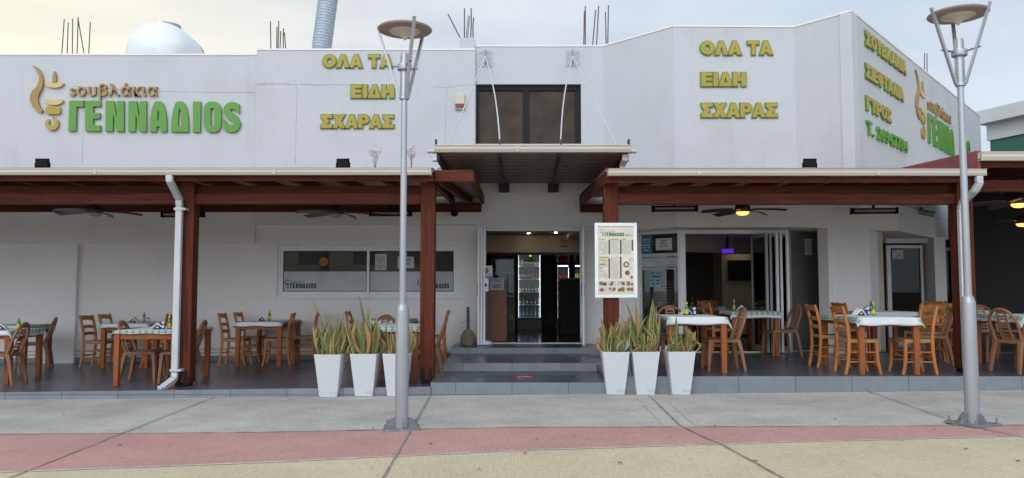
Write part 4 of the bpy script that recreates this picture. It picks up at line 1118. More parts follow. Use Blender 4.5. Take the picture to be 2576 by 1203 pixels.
t = thing('round_sticker', 'round orange sticker on the left kitchen window sash', 'sticker', tuple(FL1.P(*FL1.at(*px7(491, 287)), 0)))
k = MB(); c0_ = FL1.at(*px7(491, 287))
def disc(f, s, z, r, o, th=.001, n=28, r2=0.0):
    k = MB(); 
    for i in range(n):
        a, b_ = 2 * PI * i / n, 2 * PI * (i + 1) / n
        k.hexa([f.P(s + r2 * math.cos(a), z + r2 * math.sin(a), o), f.P(s + r * math.cos(a), z + r * math.sin(a), o), f.P(s + r * math.cos(b_), z + r * math.sin(b_), o), f.P(s + r2 * math.cos(b_), z + r2 * math.sin(b_), o)],
               [f.P(s + r2 * math.cos(a), z + r2 * math.sin(a), o + th), f.P(s + r * math.cos(a), z + r * math.sin(a), o + th), f.P(s + r * math.cos(b_), z + r * math.sin(b_), o + th), f.P(s + r2 * math.cos(b_), z + r2 * math.sin(b_), o + th)])
    return k
disc(FL1, c0_[0], c0_[1], .082, .002).build('disc', 'sticker_orange', t)
disc(FL1, c0_[0], c0_[1], .066, .0032, r2=.055).build('ring', 'print_black', t)
k = MB(); letters(k, FL1, 'ΘΗ', (c0_[0] - .035, c0_[0] + .035, c0_[1] - .028, c0_[1] + .028), .001, .0032, .03); k.build('print', 'print_black', t)
def px6(x, y): return ((1720 + x / 3.0086) * .8598, (640 + y / 3.0086) * .8598)
def r6(f, x0, x1, y0, y1):
    a = f.at(*px6(x0, (y0 + y1) / 2))[0]; b_ = f.at(*px6(x1, (y0 + y1) / 2))[0]
    return (a, b_, f.at(*px6((x0 + x1) / 2, y1))[1], f.at(*px6((x0 + x1) / 2, y0))[1])
notice(FG, r6(FG, 457, 553, 160, 303), 'blue poster in the fixed glass pane beside the menu board', 'paper_blue', -.026, rows=5, seed=8, ink='paper')
notice(FG, r6(FG, 591, 734, 172, 277), 'white notice with bold black capitals in the fixed glass pane', 'paper', -.026, body=('ΔΙΑΝΟΜΗ', 'ΨΗΣΤΕΣ', 'ΖΗΤΟΥΝΤΑΙ'), seed=9)
notice(FG, r6(FG, 535, 634, 450, 600), 'pale blue leaflet low in the fixed glass pane near the seated person', 'paper_teal', -.026, rows=4, seed=10)
gq = MB()
rr = r6(FG, 440, 790, 305, 335); gq.fbox(FG, rr[0], rr[1], rr[2], rr[3], -.0275, -.0268)
rr = r6(FG, 440, 790, 345, 425); gq.fbox(FG, rr[0], rr[1], rr[2], rr[3], -.0275, -.0268)
rr = r6(FG, 440, 790, 434, 448); gq.fbox(FG, rr[0], rr[1], rr[2], rr[3], -.0275, -.0268)
gq.build('frosted_band', 'frosted', gl1)
k = MB(); letters(k, FG, 'ΓΕΝΝΑΔΙΟS', r6(FG, 430, 585, 383, 413), .0006, -.0266, .04); k.build('band_lettering', 'paper', gl1)
hq = FH.at(2036, 621); notice(FH, (hq[0] - .10, hq[0] + .10, FH.at(2036, 642)[1], FH.at(2036, 601)[1]), 'white paper strip on the angled pane right of the folding doors', 'paper', -.026, rows=9, seed=11)
gq2 = rc.at(2258, 640)
notice(rc, (gq2[0] - .12, gq2[0] + .12, rc.at(2258, 652)[1], rc.at(2258, 630)[1]), 'faded notice on the recessed glass door behind the corner pier', 'paper', .004, rows=4, seed=12, ink='print_red')

# ------------------------------------------------------------------ menu board on the pergola post
fm = Frame((0, 11.075), (5, 11.075))
mat('menu_cream', (0.72, 0.67, 0.56), 0.6, var=0.05, vscale=5)
mat('menu_gold', (0.45, 0.33, 0.10), 0.6)
mat('menu_olive', (0.10, 0.095, 0.06), 0.6)
mat('food', (0.36, 0.17, 0.05), 0.6, col2=(0.08, 0.05, 0.02), vscale=28)
mat('food_plate', (0.55, 0.52, 0.47), 0.5, var=0.2, vscale=40)
br = r6(fm, 60, 432, 38, 697)
mb_ = thing('menu_board', 'white framed menu board hung on the post right of the entrance', 'menu board', tuple(fm.P((br[0] + br[1]) / 2, br[2], 0)))
k = MB(); fw_ = .048
k.fbox(fm, br[0], br[0] + fw_, br[2], br[3], .0, .03); k.fbox(fm, br[1] - fw_, br[1], br[2], br[3], 0, .03)
k.fbox(fm, br[0] + fw_, br[1] - fw_, br[3] - fw_, br[3], 0, .03); k.fbox(fm, br[0] + fw_, br[1] - fw_, br[2], br[2] + fw_, 0, .03)
k.build('frame', 'frame_white', mb_, bevel=.006)
k = MB(); k.fbox(fm, br[0] + fw_, br[1] - fw_, br[2] + fw_, br[3] - fw_, .002, .012); pn = k.build('panel', 'menu_cream', mb_)
def mp6(x, y): return fm.at(*px6(147 + (x - 490) / 1207 * 172, 122 + (y - 712) / 214 * 33))
lp = MB()
logo(mb_, fm, mp6, .001, .0125, mats=('menu_gold', 'menu_gold', 'print_green', 'print_green'))
k = MB(); letters(k, fm, 'Menu', r6(fm, 330, 398, 136, 156), .0008, .0125, .01)
for a in ((100, 150, 178, 187), (198, 270, 178, 187), (300, 335, 178, 187), (100, 180, 336, 349), (100, 168, 360, 371), (100, 155, 398, 407), (100, 130, 432, 440)):
    q = r6(fm, *a); k.fbox(fm, q[0], q[1], q[2], q[3], .0125, .0133)
q = r6(fm, 95, 405, 660, 676); k.fbox(fm, q[0], q[1], q[2], q[3], .0125, .0133)
k.build('print', 'menu_gold', mb_)
k = MB()
for a in ((180, 195, 186, 312), (281, 296, 186, 312), (383, 398, 186, 282), (180, 195, 350, 526), (281, 296, 335, 526)):
    q = r6(fm, *a); k.fbox(fm, q[0], q[1], q[2], q[3], .0125, .0133)
k.build('print_bar', 'menu_olive', mb_)
k = MB()
for i, (a, n) in enumerate((((101, 174, 190, 312), 13), ((199, 275, 190, 312), 15), ((301, 378, 190, 312), 15), ((101, 174, 375, 528), 14), ((203, 275, 338, 528), 20))):
    q = lines_mb(fm, r6(fm, *a), n, .0125, .86, 20 + i, .34); k.add(q.v, q.f)
k.build('print', 'print_grey', mb_)
rn = random.Random(5)
for j, y in enumerate((548, 602)):
    for i, x in enumerate((99, 178, 258, 334)):
        k = MB(); q = r6(fm, x, x + 70, y, y + 45); k.fbox(fm, q[0], q[1], q[2], q[3], .0125, .0135); pf = k.build('dish_picture', 'food_plate', mb_)
        k = MB()
        for d in range(4):
            c_ = fm.at(*px6(x + rn.uniform(15, 55), y + rn.uniform(14, 32))); q = disc(fm, c_[0], c_[1], rn.uniform(.014, .026), .0136 + d * .0004, .0004, 10); k.add(q.v, q.f)
        k.build('dish', 'food', pf)
for x, y, r_, mm_ in ((337, 404, 27, 'food'), (347, 477, 22, 'food'), (383, 516, 13, 'food'), (379, 363, 20, 'food_plate'), (376, 438, 17, 'food_plate')):
    c_ = fm.at(*px6(x, y)); k = disc(fm, c_[0], c_[1], r_ / 3.0086 * .8598 / 180, .0128, .0006, 20); pf = k.build('plate_picture', mm_, mb_)
    if r_ == 27: k = disc(fm, c_[0], c_[1], 14 / 3.0086 * .8598 / 180, .0136, .0006, 20); k.build('dip', 'food_plate', pf)
q = r6(fm, 334, 404, 90, 137); k = MB(); k.fbox(fm, q[0], q[1], q[2], q[3], .0137, .0145); k.build('sticker', 'paper', mb_)

# ================================================================== STREET LAMPS
mat('lamp_grey', (0.40, 0.41, 0.43), 0.38, metal=0.55, var=0.10, vscale=3, stretch=(1, 1, .3))
mat('lamp_disc', (0.34, 0.275, 0.245), 0.5)
mat('lamp_glass', (0.62, 0.58, 0.48), 0.35)
mat('galv', (0.24, 0.255, 0.265), 0.5, metal=0.4, var=0.25, vscale=18)
def make_lamp():
    t = thing('street_lamp', 'x', 'street lamp')
    k = MB(); k.lathe([(.068, .015), (.066, 1.19), (.064, 1.205), (.050, 1.255), (.038, 1.27)], n=28); k.build('pole_base', 'lamp_grey', t, smooth=True)
    k = MB(); k.lathe([(.038, 1.26), (.036, 1.3), (.031, 3.36)], n=24); k.build('pole', 'lamp_grey', t, smooth=True)
    k = MB(); k.lathe([(.045, 3.34), (.05, 3.345), (.05, 3.375), (.046, 3.38), (.046, 3.80), (.042, 3.815)], n=24); k.build('sleeve', 'lamp_grey', t, smooth=True)
    k = MB(); k.lathe([(.047, 3.64), (.073, 3.645), (.075, 3.655), (.075, 3.695), (.073, 3.705), (.047, 3.71)], n=28); k.build('collar', 'lamp_grey', t, smooth=True)
    k = MB(); k.lathe([(.001, 4.088), (.22, 4.092), (.275, 4.082), (.285, 4.068), (.275, 4.056), (.165, 4.05)], n=40); k.build('disc', 'lamp_disc', t, smooth=True)
    k = MB(); k.lathe([(.001, 3.955), (.012, 3.962), (.03, 3.985), (.06, 4.006), (.10, 4.024), (.14, 4.037), (.163, 4.049)], n=32); k.build('lens', 'lamp_glass', t, smooth=True)
    for a in (-72, 168, 48):
        c_, s_ = math.cos(R(a)), math.sin(R(a)); tx = Vector((-s_, c_, 0))
        k = MB(); p0, p1 = Vector((c_ * .05, s_ * .05, 3.36)), Vector((c_ * .30, s_ * .30, 4.12)); k.bar(p0, p1, .036, .022, tx.cross(p1 - p0)); st = k.build('strut', 'lamp_grey', t, bevel=.002)
        k = MB(); k.bar((c_ * .07, s_ * .07, 3.685), (c_ * .20, s_ * .20, 3.70), .008, .03, tx); k.build('arm', 'galv', st)
    k = MB(); k.obox((0, 0, .012), (.36, .36, .018)); bp = k.build('base_plate', 'galv', t, bevel=.003)
    for i in range(4):
        a = R(45 + 90 * i); b_ = R(90 * i)
        k = MB(); k.lathe([(.017, .021), (.017, .034), (.009, .034), (.009, .075)], (math.cos(a) * .205, math.sin(a) * .205, 0), 8); k.build('bolt', 'galv', bp)
        d = Vector((math.cos(b_), math.sin(b_), 0)); n_ = Vector((-d.y, d.x, 0)) * .005
        k = MB(); q = [d * .06 + Vector((0, 0, .021)), d * .165 + Vector((0, 0, .021)), d * .12 + Vector((0, 0, .10)), d * .06 + Vector((0, 0, .12))]
        k.hexa([p - n_ for p in q], [p + n_ for p in q]); k.build('gusset', 'galv', bp)
    for o in list(t.children) + [q for ch in t.children for q in ch.children]:        # the head sits a little higher
        for v in o.data.vertices:
            if v.co.z > 1.28: v.co.z += .062 * (v.co.z - 1.28) / 2.8
    return t
lamp = make_lamp()
pa = G(1010, 1079, 0, .01); pb = G(2447, 1069, 0, .01)
place(lamp, False, (pa.x, pa.y, slope(pa.x) - .002), R(8), 'grey street lamp with round disc head standing left of the entrance', 'street lamps on the pavement')
place(lamp, True, (pb.x, pb.y, slope(pb.x) + .004), R(22), 'grey street lamp with round disc head in front of the receding corner wall', 'street lamps on the pavement')
lamp2 = [o for o in bpy.data.objects if o.get('label', '').endswith('in front of the receding corner wall')][0]; lamp2.scale = (1.02, 1.02, 1.015)

# ================================================================== PLANTERS AND PLANTS
m = mat('planter_white', (0.70, 0.70, 0.68), 0.65)
tt, bb = nodes_of(m)
c_ = tt.nodes.new('ShaderNodeTexCoord'); wv = tt.nodes.new('ShaderNodeTexWave'); wv.bands_direction = 'Z'; wv.inputs['Scale'].default_value = 24; wv.inputs['Distortion'].default_value = 1.5; wv.inputs['Detail'].default_value = 2
tt.links.new(c_.outputs['Object'], wv.inputs['Vector'])
bp_ = tt.nodes.new('ShaderNodeBump'); bp_.inputs['Strength'].default_value = .45; bp_.inputs['Distance'].default_value = .004
tt.links.new(wv.outputs['Fac'], bp_.inputs['Height']); tt.links.new(bp_.outputs['Normal'], bb.inputs['Normal'])
nn_ = tt.nodes.new('ShaderNodeTexNoise'); nn_.inputs['Scale'].default_value = 9; nn_.inputs['Detail'].default_value = 8
tt.links.new(c_.outputs['Object'], nn_.inputs['Vector'])
sx_ = tt.nodes.new('ShaderNodeSeparateXYZ'); tt.links.new(c_.outputs['Object'], sx_.inputs[0])
m1_ = tt.nodes.new('ShaderNodeMapRange'); m1_.inputs['From Min'].default_value = .09; m1_.inputs['From Max'].default_value = 0.0; tt.links.new(sx_.outputs['Z'], m1_.inputs['Value'])
m2_ = tt.nodes.new('ShaderNodeMapRange'); m2_.inputs['From Min'].default_value = .55; m2_.inputs['From Max'].default_value = .68; tt.links.new(nn_.outputs['Fac'], m2_.inputs['Value'])
m3_ = tt.nodes.new('ShaderNodeMath'); m3_.operation = 'MULTIPLY'; tt.links.new(m1_.outputs[0], m3_.inputs[0]); tt.links.new(m2_.outputs[0], m3_.inputs[1])
x_ = tt.nodes.new('ShaderNodeMix'); x_.data_type = 'RGBA'; x_.inputs['A'].default_value = (.64, .655, .67, 1); x_.inputs['B'].default_value = (.22, .10, .045, 1)
tt.links.new(m3_.outputs[0], x_.inputs['Factor']); tt.links.new(x_.outputs['Result'], bb.inputs['Base Color'])
mat('soil', (0.05, 0.035, 0.025), 0.95, var=0.4, vscale=30, bump=.6, bscale=60)
def make_planter():
    t = thing('planter', 'x', 'planter')
    H = .565
    def sq(w_, d_, z): return [(-w_ / 2, -d_ / 2, z), (w_ / 2, -d_ / 2, z), (w_ / 2, d_ / 2, z), (-w_ / 2, d_ / 2, z)]
    k = MB(); rings = [sq(.235, .25, 0), sq(.355, .385, H - .012), sq(.36, .39, H), sq(.325, .355, H), sq(.315, .345, H - .06)]
    for i in range(4):
        a, b_ = rings[i], rings[i + 1]
        for j in range(4): k.quad(a[j], a[(j + 1) % 4], b_[(j + 1) % 4], b_[j])
    k.quad(*rings[0][::-1]); k.build('pot', 'planter_white', t, bevel=.006, weld=True)
    k = MB(); k.quad(*[(x, y, H - .035) for x, y, z in sq(.318, .348, 0)]); k.build('soil', 'soil', t)
    return t
m = mat('leaf', (0.10, 0.14, 0.05), 0.45)
tt, bb = nodes_of(m)
uvn = tt.nodes.new('ShaderNodeUVMap'); sp = tt.nodes.new('ShaderNodeSeparateXYZ'); tt.links.new(uvn.outputs['UV'], sp.inputs[0])
def mth(op, a, b_=None):
    n_ = tt.nodes.new('ShaderNodeMath'); n_.operation = op
    for i, q in enumerate((a, b_)):
        if q is None: continue
        if isinstance(q, (int, float)): n_.inputs[i].default_value = q
        else: tt.links.new(q, n_.inputs[i])
    return n_.outputs[0]
au = mth('ABSOLUTE', mth('SUBTRACT', mth('FRACT', sp.outputs['X']), .5))
idn = mth('FLOOR', sp.outputs['X'])
rnd = tt.nodes.new('ShaderNodeTexWhiteNoise'); rnd.noise_dimensions = '1D'; tt.links.new(idn, rnd.inputs['W'])
nz_ = tt.nodes.new('ShaderNodeTexNoise'); nz_.inputs['Scale'].default_value = 1; nz_.inputs['Detail'].default_value = 4
cmb = tt.nodes.new('ShaderNodeCombineXYZ'); tt.links.new(mth('MULTIPLY', sp.outputs['X'], 3.0), cmb.inputs[0]); tt.links.new(mth('MULTIPLY', sp.outputs['Y'], 42.0), cmb.inputs[1])
tt.links.new(cmb.outputs[0], nz_.inputs['Vector'])
bnd = tt.nodes.new('ShaderNodeValToRGB'); bnd.color_ramp.elements[0].position = .42; bnd.color_ramp.elements[1].position = .58
bnd.color_ramp.elements[0].color = (.035, .055, .022, 1); bnd.color_ramp.elements[1].color = (.22, .245, .085, 1)
tt.links.new(nz_.outputs['Fac'], bnd.inputs['Fac'])
edge = tt.nodes.new('ShaderNodeMapRange'); edge.inputs['From Min'].default_value = .33; edge.inputs['From Max'].default_value = .37; tt.links.new(au, edge.inputs['Value'])
xm = tt.nodes.new('ShaderNodeMix'); xm.data_type = 'RGBA'; tt.links.new(edge.outputs[0], xm.inputs['Factor']); tt.links.new(bnd.outputs['Color'], xm.inputs['A']); xm.inputs['B'].default_value = (.47, .40, .13, 1)
dry = tt.nodes.new('ShaderNodeMapRange'); dry.inputs['From Min'].default_value = .62; dry.inputs['From Max'].default_value = .98; tt.links.new(rnd.outputs['Value'], dry.inputs['Value'])
xd = tt.nodes.new('ShaderNodeMix'); xd.data_type = 'RGBA'; tt.links.new(dry.outputs[0], xd.inputs['Factor']); tt.links.new(xm.outputs['Result'], xd.inputs['A']); xd.inputs['B'].default_value = (.38, .22, .085, 1)
tip = tt.nodes.new('ShaderNodeMapRange'); tip.inputs['From Min'].default_value = .84; tip.inputs['From Max'].default_value = 1.0; tt.links.new(sp.outputs['Y'], tip.inputs['Value'])
xt = tt.nodes.new('ShaderNodeMix'); xt.data_type = 'RGBA'; tt.links.new(tip.outputs[0], xt.inputs['Factor']); tt.links.new(xd.outputs['Result'], xt.inputs['A']); xt.inputs['B'].default_value = (.27, .15, .07, 1)
tt.links.new(xt.outputs['Result'], bb.inputs['Base Color'])
def snake_plant(loc, seed, n, hmin, hmax, tall, label):
    rn = random.Random(seed); k = MB(); k.uv = []
    for i in range(n):
        x, y = rn.uniform(-.125, .125), rn.uniform(-.13, .13)
        h = rn.uniform(hmin, hmax); wd = rn.uniform(.019, .040)
        lean = Vector((x * rn.uniform(.1, 1.1) + rn.gauss(0, .036), y * .5 + rn.gauss(0, .04), 0)); curl = rn.gauss(0, .06)
        if i < len(tall):
            h, lx, wd, x = tall[i]; lean = Vector((lx, rn.gauss(0, .03), 0)); curl = rn.uniform(-.03, .03)
        droop = rn.random() < .12 and i >= len(tall)
        az = rn.uniform(-.9, .9); side = Vector((math.cos(az), math.sin(az), 0)); fw = Vector((-side.y, side.x, 0)); tw = rn.uniform(-.7, .7)
        m_ = 11; o = len(k.v); off = i * 1.0 + seed * 40
        for j in range(m_ + 1):
            t_ = j / m_
            prof = (.55 + 1.6 * t_ - 1.55 * t_ * t_) * (1 if t_ < .75 else max(0.03, 1 - ((t_ - .75) / .25) ** 1.6))
            c2 = Vector((x, y, .525 - .02)) + lean * (t_ ** 1.5) * (h / .5) + side * curl * math.sin(PI * t_) + Vector((0, 0, h * t_))
            if droop: c2 += lean.normalized() * (t_ ** 3) * h * .5 - Vector((0, 0, h * .45 * t_ ** 3))
            a = tw * t_ + .15 * math.sin(9 * t_ + seed + i); s2 = side * math.cos(a) + fw * math.sin(a); f2_ = Vector((-s2.y, s2.x, 0))
            for q, uu in ((-1, .02), (-.45, .27), (0, .5), (.45, .73), (1, .98)):
                k.v.append(c2 + s2 * (q * wd * prof) + f2_ * (.013 * abs(q) * prof)); k.uv.append((off + uu, t_))
        fs = [(o + j * 5 + q, o + j * 5 + q + 1, o + j * 5 + q + 6, o + j * 5 + q + 5) for j in range(m_) for q in range(4)]
        k.f += fs; k.mi += [0] * len(fs)
    o = k.build('snake_plant', 'leaf', None, smooth=False)
    for p in o.data.polygons: p.use_smooth = True
    sol = o.modifiers.new('solid', 'SOLIDIFY'); sol.thickness = .003
    o.location = loc; o.rotation_euler = (0, 0, 0)
    tag(o, label, 'plant', 'snake plants in the white planters'); return o
pt = make_planter()
PL = [(825.5, 1000, 11, 52, .22, .54, [(.80, -.16, .026, -.02), (.60, .02, .018, .06), (.62, .09, .03, .08)], 'spiky snake plant with a long orange dry leaf in the leftmost planter'),
      (915.5, 998, 12, 54, .22, .56, [(.84, -.06, .026, .0), (.68, -.0, .036, .03), (.62, .05, .03, .09)], 'tall variegated snake plant in the middle planter of the left three'),
      (996, 998, 13, 24, .18, .46, [(.55, .05, .018, .0), (.42, .22, .02, .11)], 'sparse snake plant partly hidden behind the left lamp post'),
      (1548.5, 992.5, 14, 50, .2, .46, [(.50, -.10, .03, -.08), (.50, .02, .034, .05), (.48, .06, .034, .1)], 'bushy snake plant in the planter nearest the entrance at right'),
      (1622.5, 992.5, 15, 54, .22, .56, [(.76, .04, .036, .03), (.70, -.06, .036, -.03), (.66, .07, .03, .07), (.72, -.12, .02, -.05)], 'tallest yellow-edged snake plant under the menu board corner'),
      (1712, 992.5, 16, 30, .15, .38, [(.52, .0, .022, -.03), (.38, .06, .03, .09)], 'short thin snake plant in the rightmost planter before the dining table')]
PLB = ['white ribbed square planter with a rust stain at its foot, farthest left of the six', 'white ribbed square planter in the middle of the left three',
       'white ribbed square planter with a broken brown foot, half behind the lamp post', 'clean white ribbed square planter right of the entrance steps, below the menu board edge',
       'white ribbed square planter with two grey spots, middle of the right three', 'white ribbed square planter at right end of the row, beside the table']
for i, (u, v, sd_, n, h0, h1, tall, lb) in enumerate(PL):
    p = G(u, v, 0, .01); loc = (p.x, p.y + (.125 if u < 1200 else .06), slope(p.x) + .002)
    place(pt, i > 0, loc, R(random.uniform(-2, 2)), PLB[i], 'white planters beside the entrance')
    snake_plant(loc, sd_, n, h0, h1, tall, lb)

# ================================================================== DINING FURNITURE
wood('chair_wood', (0.54, 0.215, 0.066), (0.33, 0.115, 0.038), 'z', .38, False)
wood('table_wood', (0.36, 0.115, 0.042), (0.24, 0.07, 0.028), 'z', .4, False)
mat('rush', (0.40, 0.25, 0.12), 0.85, col2=(0.26, 0.15, 0.07), vscale=60, bump=.5, bscale=90)
mat('chair_plastic', (0.255, 0.115, 0.055), 0.42, var=0.12, vscale=5)
def sweep(pts, wd, dp, side):
    """a bar of rectangular section following points; side is its width direction"""
    k = MB(); side = Vector(side).normalized(); loops = []
    pts = [Vector(p) for p in pts]
    for i, p in enumerate(pts):
        d = (pts[min(i + 1, len(pts) - 1)] - pts[max(0, i - 1)]).normalized(); n_ = d.cross(side).normalized()
        a = wd[i] if isinstance(wd, (list, tuple)) else wd; c = dp[i] if isinstance(dp, (list, tuple)) else dp
        loops.append([p + side * x * a / 2 + n_ * y * c / 2 for x, y in ((-1, -1), (1, -1), (1, 1), (-1, 1))])
    for i in range(len(loops) - 1):
        A, B_ = loops[i], loops[i + 1]
        for j in range(4): k.quad(A[j], A[(j + 1) % 4], B_[(j + 1) % 4], B_[j])
    k.quad(*loops[0][::-1]); k.quad(*loops[-1]); return k
def make_ladder_chair():
    t = thing('dining_chair', 'x', 'chair')
    SH = .475
    for s in (-1, 1):
        sweep([(s * .185, -.245, 0), (s * .187, -.215, .12), (s * .188, -.195, .30), (s * .19, -.19, .48), (s * .192, -.205, .66), (s * .193, -.24, .82), (s * .194, -.27, .925)], .036, [.04, .042, .046, .046, .042, .04, .034], (1, 0, 0)).build('leg', 'chair_wood', t, bevel=.008, weld=True)
        sweep([(s * .205, .225, 0), (s * .203, .200, .10), (s * .20, .185, .22), (s * .20, .18, SH + .005)], .036, [.036, .04, .042, .042], (1, 0, 0)).build('leg', 'chair_wood', t, bevel=.008, weld=True)
        for z in (.17, .30, .435):
            MB().tube([(s * .188, -.20, z), (s * .20, .185, z)], .0095, 8).build('stretcher', 'chair_wood', t, smooth=True)
    for y, x_, z in ((.185, .20, .25), (-.198, .187, .22), (.183, .2, .435)):
        MB().tube([(-x_, y, z), (x_, y, z)], .0095, 8).build('stretcher', 'chair_wood', t, smooth=True)
    k = MB(); n = 8; top = []; bot = []
    for j in range(n + 1):
        for i in range(n + 1):
            x, y = -1 + 2 * i / n, -1 + 2 * j / n; w_ = .19 + .015 * (y + 1) / 2
            dip = .010 * (1 - x * x) * (1 - y * y)
            top.append((x * w_, y * .19, SH - dip)); bot.append((x * w_, y * .19, SH - .03))
    k.add(top, [(j * (n + 1) + i, j * (n + 1) + i + 1, (j + 1) * (n + 1) + i + 1, (j + 1) * (n + 1) + i) for j in range(n) for i in range(n)])
    k.add([(-.19, -.19, SH - .032), (.19, -.19, SH - .032), (.205, .19, SH - .032), (-.205, .19, SH - .032), (-.19, -.19, SH), (.19, -.19, SH), (.205, .19, SH), (-.205, .19, SH)], [(3, 2, 1, 0), (0, 1, 5, 4), (1, 2, 6, 5), (2, 3, 7, 6), (3, 0, 4, 7)])
    k.build('seat', 'rush', t)
    for z, h in ((.585, .05), (.705, .05), (.86, .075)):
        yb = -.195 if z < .6 else (-.213 if z < .75 else -.252)
        k = MB(); m_ = 10; lo = []; 
        for i in range(m_ + 1):
            q = -1 + 2 * i / m_; ar = .018 * (1 - q * q); by = -.022 * (1 - q * q)
            lo.append([(q * .185, yb + by - .009, z - h / 2 + ar), (q * .185, yb + by + .009, z - h / 2 + ar), (q * .185, yb + by + .009 - (.02 if z > .8 else .01) * h / .07, z + h / 2 + ar * 1.3), (q * .185, yb + by - .009 - (.02 if z > .8 else .01) * h / .07, z + h / 2 + ar * 1.3)])
        for i in range(m_):
            for j in range(4): k.quad(lo[i][j], lo[i][(j + 1) % 4], lo[i + 1][(j + 1) % 4], lo[i + 1][j])
        k.build('back_slat', 'chair_wood', t, bevel=.003, weld=True)
    return t
def make_plastic_chair():
    t = thing('plastic_chair', 'x', 'chair')
    SH = .45
    for s in (-1, 1):
        sweep([(s * .235, .225, 0), (s * .215, .205, .30), (s * .20, .19, SH - .01)], [.04, .055, .07], [.035, .045, .05], (1, 0, 0)).build('leg', 'chair_plastic', t, bevel=.006, weld=True)
        sweep([(s * .225, -.285, 0), (s * .205, -.235, .30), (s * .19, -.20, SH - .01)], [.04, .055, .065], [.035, .05, .055], (1, 0, 0)).build('leg', 'chair_plastic', t, bevel=.006, weld=True)
    k = MB(); rr_ = [(x, y) for x, y in rrect(-.225, .225, -.22, .225, .07)]
    n = len(rr_); k.hexa([(x, y, SH - .045) for x, y in rr_], [(x, y, SH) for x, y in rr_]); k.build('seat', 'chair_plastic', t, bevel=.008)
    pts = [(-.20, -.185, SH - .03)]
    for i in range(17):
        a = PI - PI * i / 16; z = .66 + .22 * math.sin(a); pts.append((math.cos(a) * .215, -.20 - .13 * (z - SH) / .4, z))
    pts.append((.20, -.185, SH - .03))
    k = MB(); k.tube(pts, .021, 8); k.build('back_frame', 'chair_plastic', t, smooth=True)
    k = MB()
    def bk(z): return -.20 - .13 * (z - SH) / .4
    for s in (-1, 1): k.hexa([(s * .075 - .012, bk(.45) - .008, .44), (s * .075 + .012, bk(.45) - .008, .44), (s * .075 + .012, bk(.45) + .008, .44), (s * .075 - .012, bk(.45) + .008, .44)],
                             [(s * .058 - .012, bk(.87) - .008, .875), (s * .058 + .012, bk(.87) - .008, .875), (s * .058 + .012, bk(.87) + .008, .875), (s * .058 - .012, bk(.87) + .008, .875)])
    for i, (za, zc) in enumerate(((.44, .50), (.523, .545), (.57, .59), (.615, .70), (.725, .745), (.77, .79), (.815, .875))):
        k.hexa([(-.066, bk(za) - .007, za), (.066, bk(za) - .007, za), (.066, bk(za) + .007, za), (-.066, bk(za) + .007, za)],
               [(-.066, bk(zc) - .007, zc), (.066, bk(zc) - .007, zc), (.066, bk(zc) + .007, zc), (-.066, bk(zc) + .007, zc)])
    k.build('back_splat', 'chair_plastic', t)
    return t
LADDER, PLASTIC = make_ladder_chair(), make_plastic_chair()
USED = {'l': 0, 'p': 0}
def chair(kind, x, y, rz, label, z=None):
    z = (zl(x) if x < -1.07 else ZR) if z is None else z
    c_ = place(LADDER if kind == 'l' else PLASTIC, USED[kind] > 0, (x, y, z + .001), R(rz), label, 'ladder-back dining chairs' if kind == 'l' else 'brown plastic dining chairs')
    USED[kind] += 1
    return c_
TH = .765
def make_table(w_, d_):
    t = thing('dining_table', 'x', 'table')
    for sx in (-1, 1):
        for sy in (-1, 1):
            k = MB(); x, y = sx * (w_ / 2 - .04), sy * (d_ / 2 - .04); k.hexa([(x - .034, y - .034, 0), (x + .034, y - .034, 0), (x + .034, y + .034, 0), (x - .034, y + .034, 0)], [(x - .04, y - .04, TH - .025), (x + .04, y - .04, TH - .025), (x + .04, y + .04, TH - .025), (x - .04, y + .04, TH - .025)])
            k.build('leg', 'table_wood', t, bevel=.005)
    for s in (-1, 1):
        k = MB(); k.box(-w_ / 2 + .08, w_ / 2 - .08, s * (d_ / 2 - .03) - .011, s * (d_ / 2 - .03) + .011, TH - .115, TH - .025); k.build('apron', 'table_wood', t, bevel=.003)
        k = MB(); k.box(s * (w_ / 2 - .03) - .011, s * (w_ / 2 - .03) + .011, -d_ / 2 + .08, d_ / 2 - .08, TH - .115, TH - .025); k.build('apron', 'table_wood', t, bevel=.003)
    k = MB(); k.box(-w_ / 2, w_ / 2, -d_ / 2, d_ / 2, TH - .024, TH); k.build('tabletop', 'table_wood', t, bevel=.005)
    return t
# tablecloth: white linen with a green checked border (uv in metres from the middle of the cloth)
m = mat('cloth', (.7, .7, .7), 0.8)
tt, bb = nodes_of(m)
uvn = tt.nodes.new('ShaderNodeUVMap'); sp = tt.nodes.new('ShaderNodeSeparateXYZ'); tt.links.new(uvn.outputs['UV'], sp.inputs[0])
ed = sp.outputs['X']; al = sp.outputs['Y']            # distance in from the hem, distance along
def band(val, lo, hi):
    a = mth('GREATER_THAN', val, lo); b_ = mth('LESS_THAN', val, hi); return mth('MULTIPLY', a, b_)
w1 = band(ed, .02, .105)
st = mth('ADD', band(mth('FRACT', mth('MULTIPLY', al, 11.0)), .0, .40), mth('MULTIPLY', band(mth('FRACT', mth('MULTIPLY', ed, 30.0)), .0, .4), .8))
chk = mth('MULTIPLY', w1, mth('MINIMUM', mth('ADD', mth('MULTIPLY', st, .45), .28), 1.0))
ln = mth('MAXIMUM', mth('MULTIPLY', band(ed, .12, .127), .6), chk)
nz_ = tt.nodes.new('ShaderNodeTexNoise'); nz_.inputs['Scale'].default_value = 8; nz_.inputs['Detail'].default_value = 5
xm = tt.nodes.new('ShaderNodeMix'); xm.data_type = 'RGBA'; tt.links.new(ln, xm.inputs['Factor']); xm.inputs['A'].default_value = (.68, .69, .70, 1); xm.inputs['B'].default_value = (.09, .24, .14, 1)
